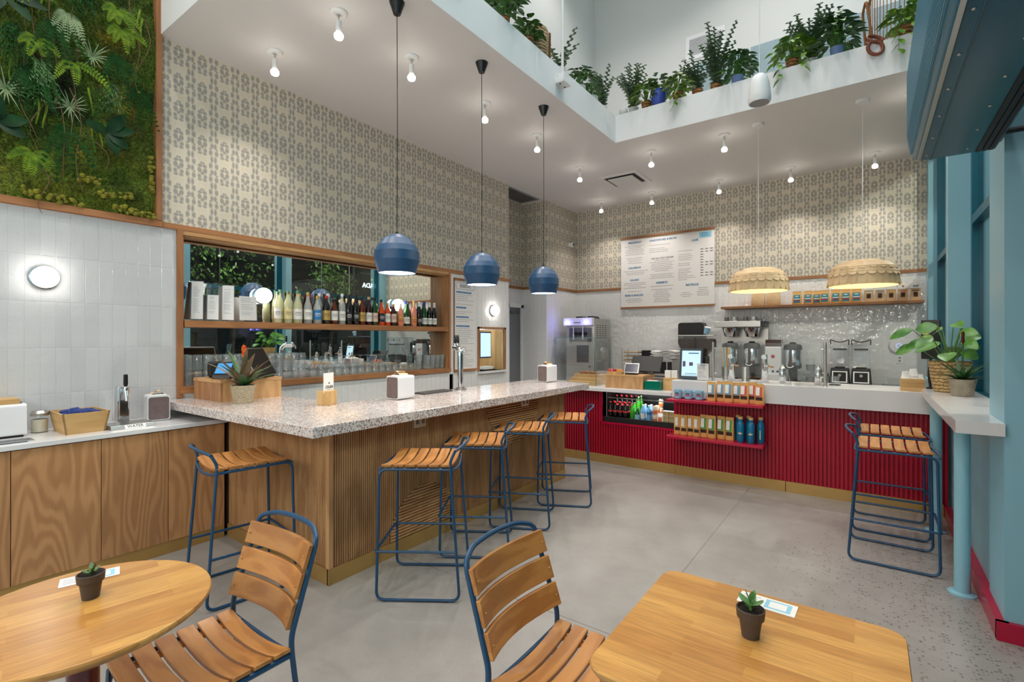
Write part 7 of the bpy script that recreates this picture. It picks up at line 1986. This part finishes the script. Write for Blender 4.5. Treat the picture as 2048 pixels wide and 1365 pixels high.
ferns = [('lime fern near the top of the moss wall by the wooden post', 1.258, 3.95, 'fern', 5, 0.17), ('lime fern drooping below the topmost fern by the post', 1.285, 3.82, 'fern', 5, 0.19), ('lime fern spreading at the upper left of the moss wall', 0.82, 3.52, 'fern', 4, 0.15), ('pair of arching lime fronds in the middle of the moss wall', 1.01, 3.45, 'fern', 3, 0.22), ('lime fern low on the left of the moss wall', 0.80, 2.76, 'fern', 5, 0.16), ('pale fern under the top edge of the moss wall', 0.977, 3.78, 'leaf_air', 6, 0.15),
         ('deep green hanging fern at the upper left of the moss wall', 0.91, 3.70, 'fern_dark', 6, 0.26), ('deep green hanging fern at the upper right of the moss wall', 1.25, 3.62, 'fern_dark', 7, 0.26), ('deep green fern trailing low in the middle of the moss wall', 0.95, 3.0, 'fern_dark', 4, 0.30), ('deep green fern against the wooden post of the moss wall', 1.38, 3.42, 'fern_dark', 6, 0.22), ('grassy deep green tuft at the left of the moss wall', 0.80, 3.33, 'fern_dark', 8, 0.24)]
for lab, y, z, mk, n, L in ferns:
    t = mossplant('fern', lab, y, z)
    for k in range(n):
        a = -1.57 + (k - (n - 1) / 2) * (1.9 / n) + rr.uniform(-0.15, 0.15)
        b = B(); frond(b, (0, 0, 0), (0.55, math.cos(a), math.sin(a) + (0.5 if mk == 'fern' else 0)), L * rr.uniform(0.75, 1.1), 0.034 if mk != 'fern_dark' else 0.026, 0.5 if mk == 'fern' else 0.7)
        b.obj('frond', M[mk], t)
for lab, y, z, s in (('spiky grey air plant in the upper middle of the moss wall', 1.113, 3.54, 1.0), ('spiky grey air plant in the centre of the moss wall', 0.99, 3.135, 1.0), ('curly grey air plant at the left edge of the moss wall', 0.675, 3.13, 1.2)):
    t = mossplant('air_plant', lab, y, z)
    for k in range(18):
        a = k * 2.4; el = rr.uniform(-0.2, 1.0)
        B().leaf((0, 0, 0), (0.5 + el * 0.4, math.cos(a), math.sin(a)), (1, 0, 0), rr.uniform(0.09, 0.13) * s, 0.011, rr.uniform(0.1, 0.6), 5, 0.4, 1).obj('leaf', M['leaf_air'], t)
for lab, y, z, angs, L in (('cluster of broad glossy dark leaves at the lower right of the moss wall', 1.20, 3.02, (170, 60, -40, -75, 20), 0.17), ('broad glossy dark leaves cut by the left picture edge, lower', 0.64, 2.90, (20, -30, 95, 200), 0.17), ('broad glossy dark leaves at the top left of the moss wall', 0.66, 3.75, (-10, -50, 40, -110), 0.22)):
    t = mossplant('orchid_leaves', lab, y, z)
    for a in angs:
        B().leaf((0.02, 0, 0), (0.45, math.cos(rad(a)), math.sin(rad(a))), (1, 0, 0.2), L * rr.uniform(0.8, 1.1), 0.085, 0.18, 7, 0.15).obj('leaf', M['leaf_dark'], t)
tails = [(0.80, 3.90), (0.835, 3.86), (1.385, 4.02), (1.41, 3.96), (1.20, 3.52), (1.10, 3.30), (1.228, 3.30), (0.82, 3.12), (0.86, 3.10), (0.70, 3.36), (1.12, 3.05), (1.155, 3.07)]
for i, (y, z) in enumerate(tails):
    t = mossplant('trailing_tassel', 'lime green catkin-like tassel hanging on the moss wall', y, z, 'lime tassels on the moss wall')
    t['label'] = '%s lime catkin-like tassel from the left on the moss wall' % ORDINAL[sorted(tails).index((y, z))]
    L = rr.uniform(0.12, 0.2)
    pts = [(0.02 + 0.008 * math.sin(q * 2), 0.012 * math.sin(q * 3.0 + i), -L * q) for q in [k / 8 for k in range(9)]]
    B().tube(pts, 0.008, 7, r1=0.004).obj('tassel', M['fern'], t)
lichen_bits = [('yellow lichen clump beside the wooden post in the middle', 1.334, 3.36, 9, 0.06), ('yellow lichen trail along the bottom left edge of the moss wall', 0.90, 2.475, 16, 0.16), ('yellow lichen mound in the lower middle of the moss wall', 1.10, 2.65, 9, 0.06), ('small yellow lichen dots below the broad dark leaves', 1.20, 2.565, 6, 0.05), ('yellow lichen patch above the bottom right corner', 1.305, 2.585, 7, 0.04), ('yellow lichen trail in the bottom right corner of the moss wall', 1.36, 2.468, 16, 0.13), ('yellow lichen strip climbing the wooden post', 1.475, 2.78, 12, 0.03), ('yellow-green lichen knob left of the broad dark leaves', 1.06, 2.83, 5, 0.04)]
for lab, y, z, n, sp_ in lichen_bits:
    t = mossplant('lichen', lab, y, z)
    tall = 'climbing' in lab; b = B()
    for k in range(int(n * 2.2)):
        dy = rr.uniform(-1, 1) * sp_ if not tall else rr.uniform(-0.015, 0.015); dz = (rr.uniform(-0.02, 0.03) if not tall else rr.uniform(-0.12, 0.14)) + (-0.12 * dy if 'trail' in lab else 0)
        r = rr.uniform(0.008, 0.019)
        b.lathe([(0.0, -r), (r * 0.7, -r * 0.7), (r, 0), (r * 0.7, r * 0.7), (0.0, r)], 9, c=(rr.uniform(-0.005, 0.02), dy, max(dz, 2.455 - z)))
    o = b.obj('lichen_tufts', M['lichen'], t); o['kind'] = 'stuff'
for i, (y0, z0, y1, z1) in enumerate(sorted(((0.76, 4.1, 0.84, 2.95), (0.80, 3.8, 0.98, 2.62), (0.92, 4.1, 0.88, 3.2), (0.95, 3.7, 1.02, 2.9), (1.00, 3.25, 1.06, 2.55), (1.36, 4.1, 1.35, 3.25), (1.44, 3.95, 1.38, 3.3), (1.05, 4.1, 1.00, 3.45), (0.70, 3.5, 0.80, 2.85), (0.84, 3.2, 0.80, 2.75), (1.10, 3.05, 1.20, 2.75), (0.84, 2.75, 0.86, 2.36)))):
    t = mossplant('hanging_vine', ['thin brown vine hanging at the left of the moss wall', 'long brown vine crossing the middle of the moss wall', 'thin brown vine hanging at the right of the moss wall'][0 if y0 < 0.86 else (1 if y0 < 1.2 else 2)], y0, z0, 'brown vines on the moss wall')
    t['label'] = '%s brown vine from the left hanging on the moss wall' % ORDINAL[i]
    n = 14; pts = []
    for k in range(n + 1):
        s = k / n
        pts.append((0.03 + 0.02 * math.sin(s * 9 + i), (y1 - y0) * s + 0.03 * math.sin(s * 7 + i * 1.7), (z1 - z0) * s))
    B().tube(pts, 0.0035, 5, r1=0.002).obj('vine', M['vine'], t)

for j, (lab, y, z, n, L, mk) in enumerate((('tangled grassy green tuft hanging in the left middle of the moss wall', 0.84, 3.36, 46, 0.34, 'leaf'), ('long grassy tuft at the left edge of the moss wall', 0.70, 3.55, 36, 0.38, 'fern_dark'), ('grassy tuft hanging from the top centre of the moss wall', 1.03, 4.05, 40, 0.34, 'fern_dark'), ('thin grassy tuft in the right middle of the moss wall', 1.21, 3.36, 26, 0.26, 'leaf'), ('bright grassy tuft below the top left corner', 0.78, 3.95, 30, 0.30, 'fern'))):
    t = mossplant('grass_tuft', lab, y, z); b = B()
    for k in range(n):
        a = rr.uniform(-0.5, 0.5); l = L * rr.uniform(0.5, 1.0)
        p = [(0.0, rr.uniform(-0.04, 0.04), rr.uniform(-0.03, 0.03))]
        for i in range(1, 7):
            s_ = i / 6; p.append((0.02 + 0.05 * math.sin(s_ * 2.5) * rr.uniform(0.7, 1.1), p[0][1] + a * l * s_ * 0.5 + 0.012 * math.sin(s_ * 6 + k), p[0][2] + 0.05 * math.sin(s_ * 3.1) - l * s_))
        b.tube(p, 0.0022, 3, r1=0.001)
        for i in range(1, 6):
            b.leaf(p[i], (0.5, rr.uniform(-1, 1), -0.8), (1, 0, 0), 0.03, 0.007, 0.2, 2, 0.1)
    o = b.obj('strands', M[mk], t); o['kind'] = 'stuff'
for j, (lab, y, z) in enumerate((('small string of round beads hanging in the centre of the moss wall', 1.13, 3.30), ('small string of round beads hanging at the lower left of the moss wall', 0.76, 2.98), ('small string of round beads left of the broad dark leaves', 1.10, 2.95))):
    t = mossplant('string_of_pearls', lab, y, z); b = B()
    for k in range(5):
        for i in range(12):
            b.lathe([(0.0, -0.006), (0.006, 0), (0.0, 0.006)], 6, c=(0.03 + rr.uniform(0, 0.01), 0.012 * k - 0.024 + rr.uniform(-0.004, 0.004), -0.018 * i * rr.uniform(0.9, 1.1)))
    o = b.obj('beads', M['leaf'], t); o['kind'] = 'stuff'
bpy.context.view_layer.update()
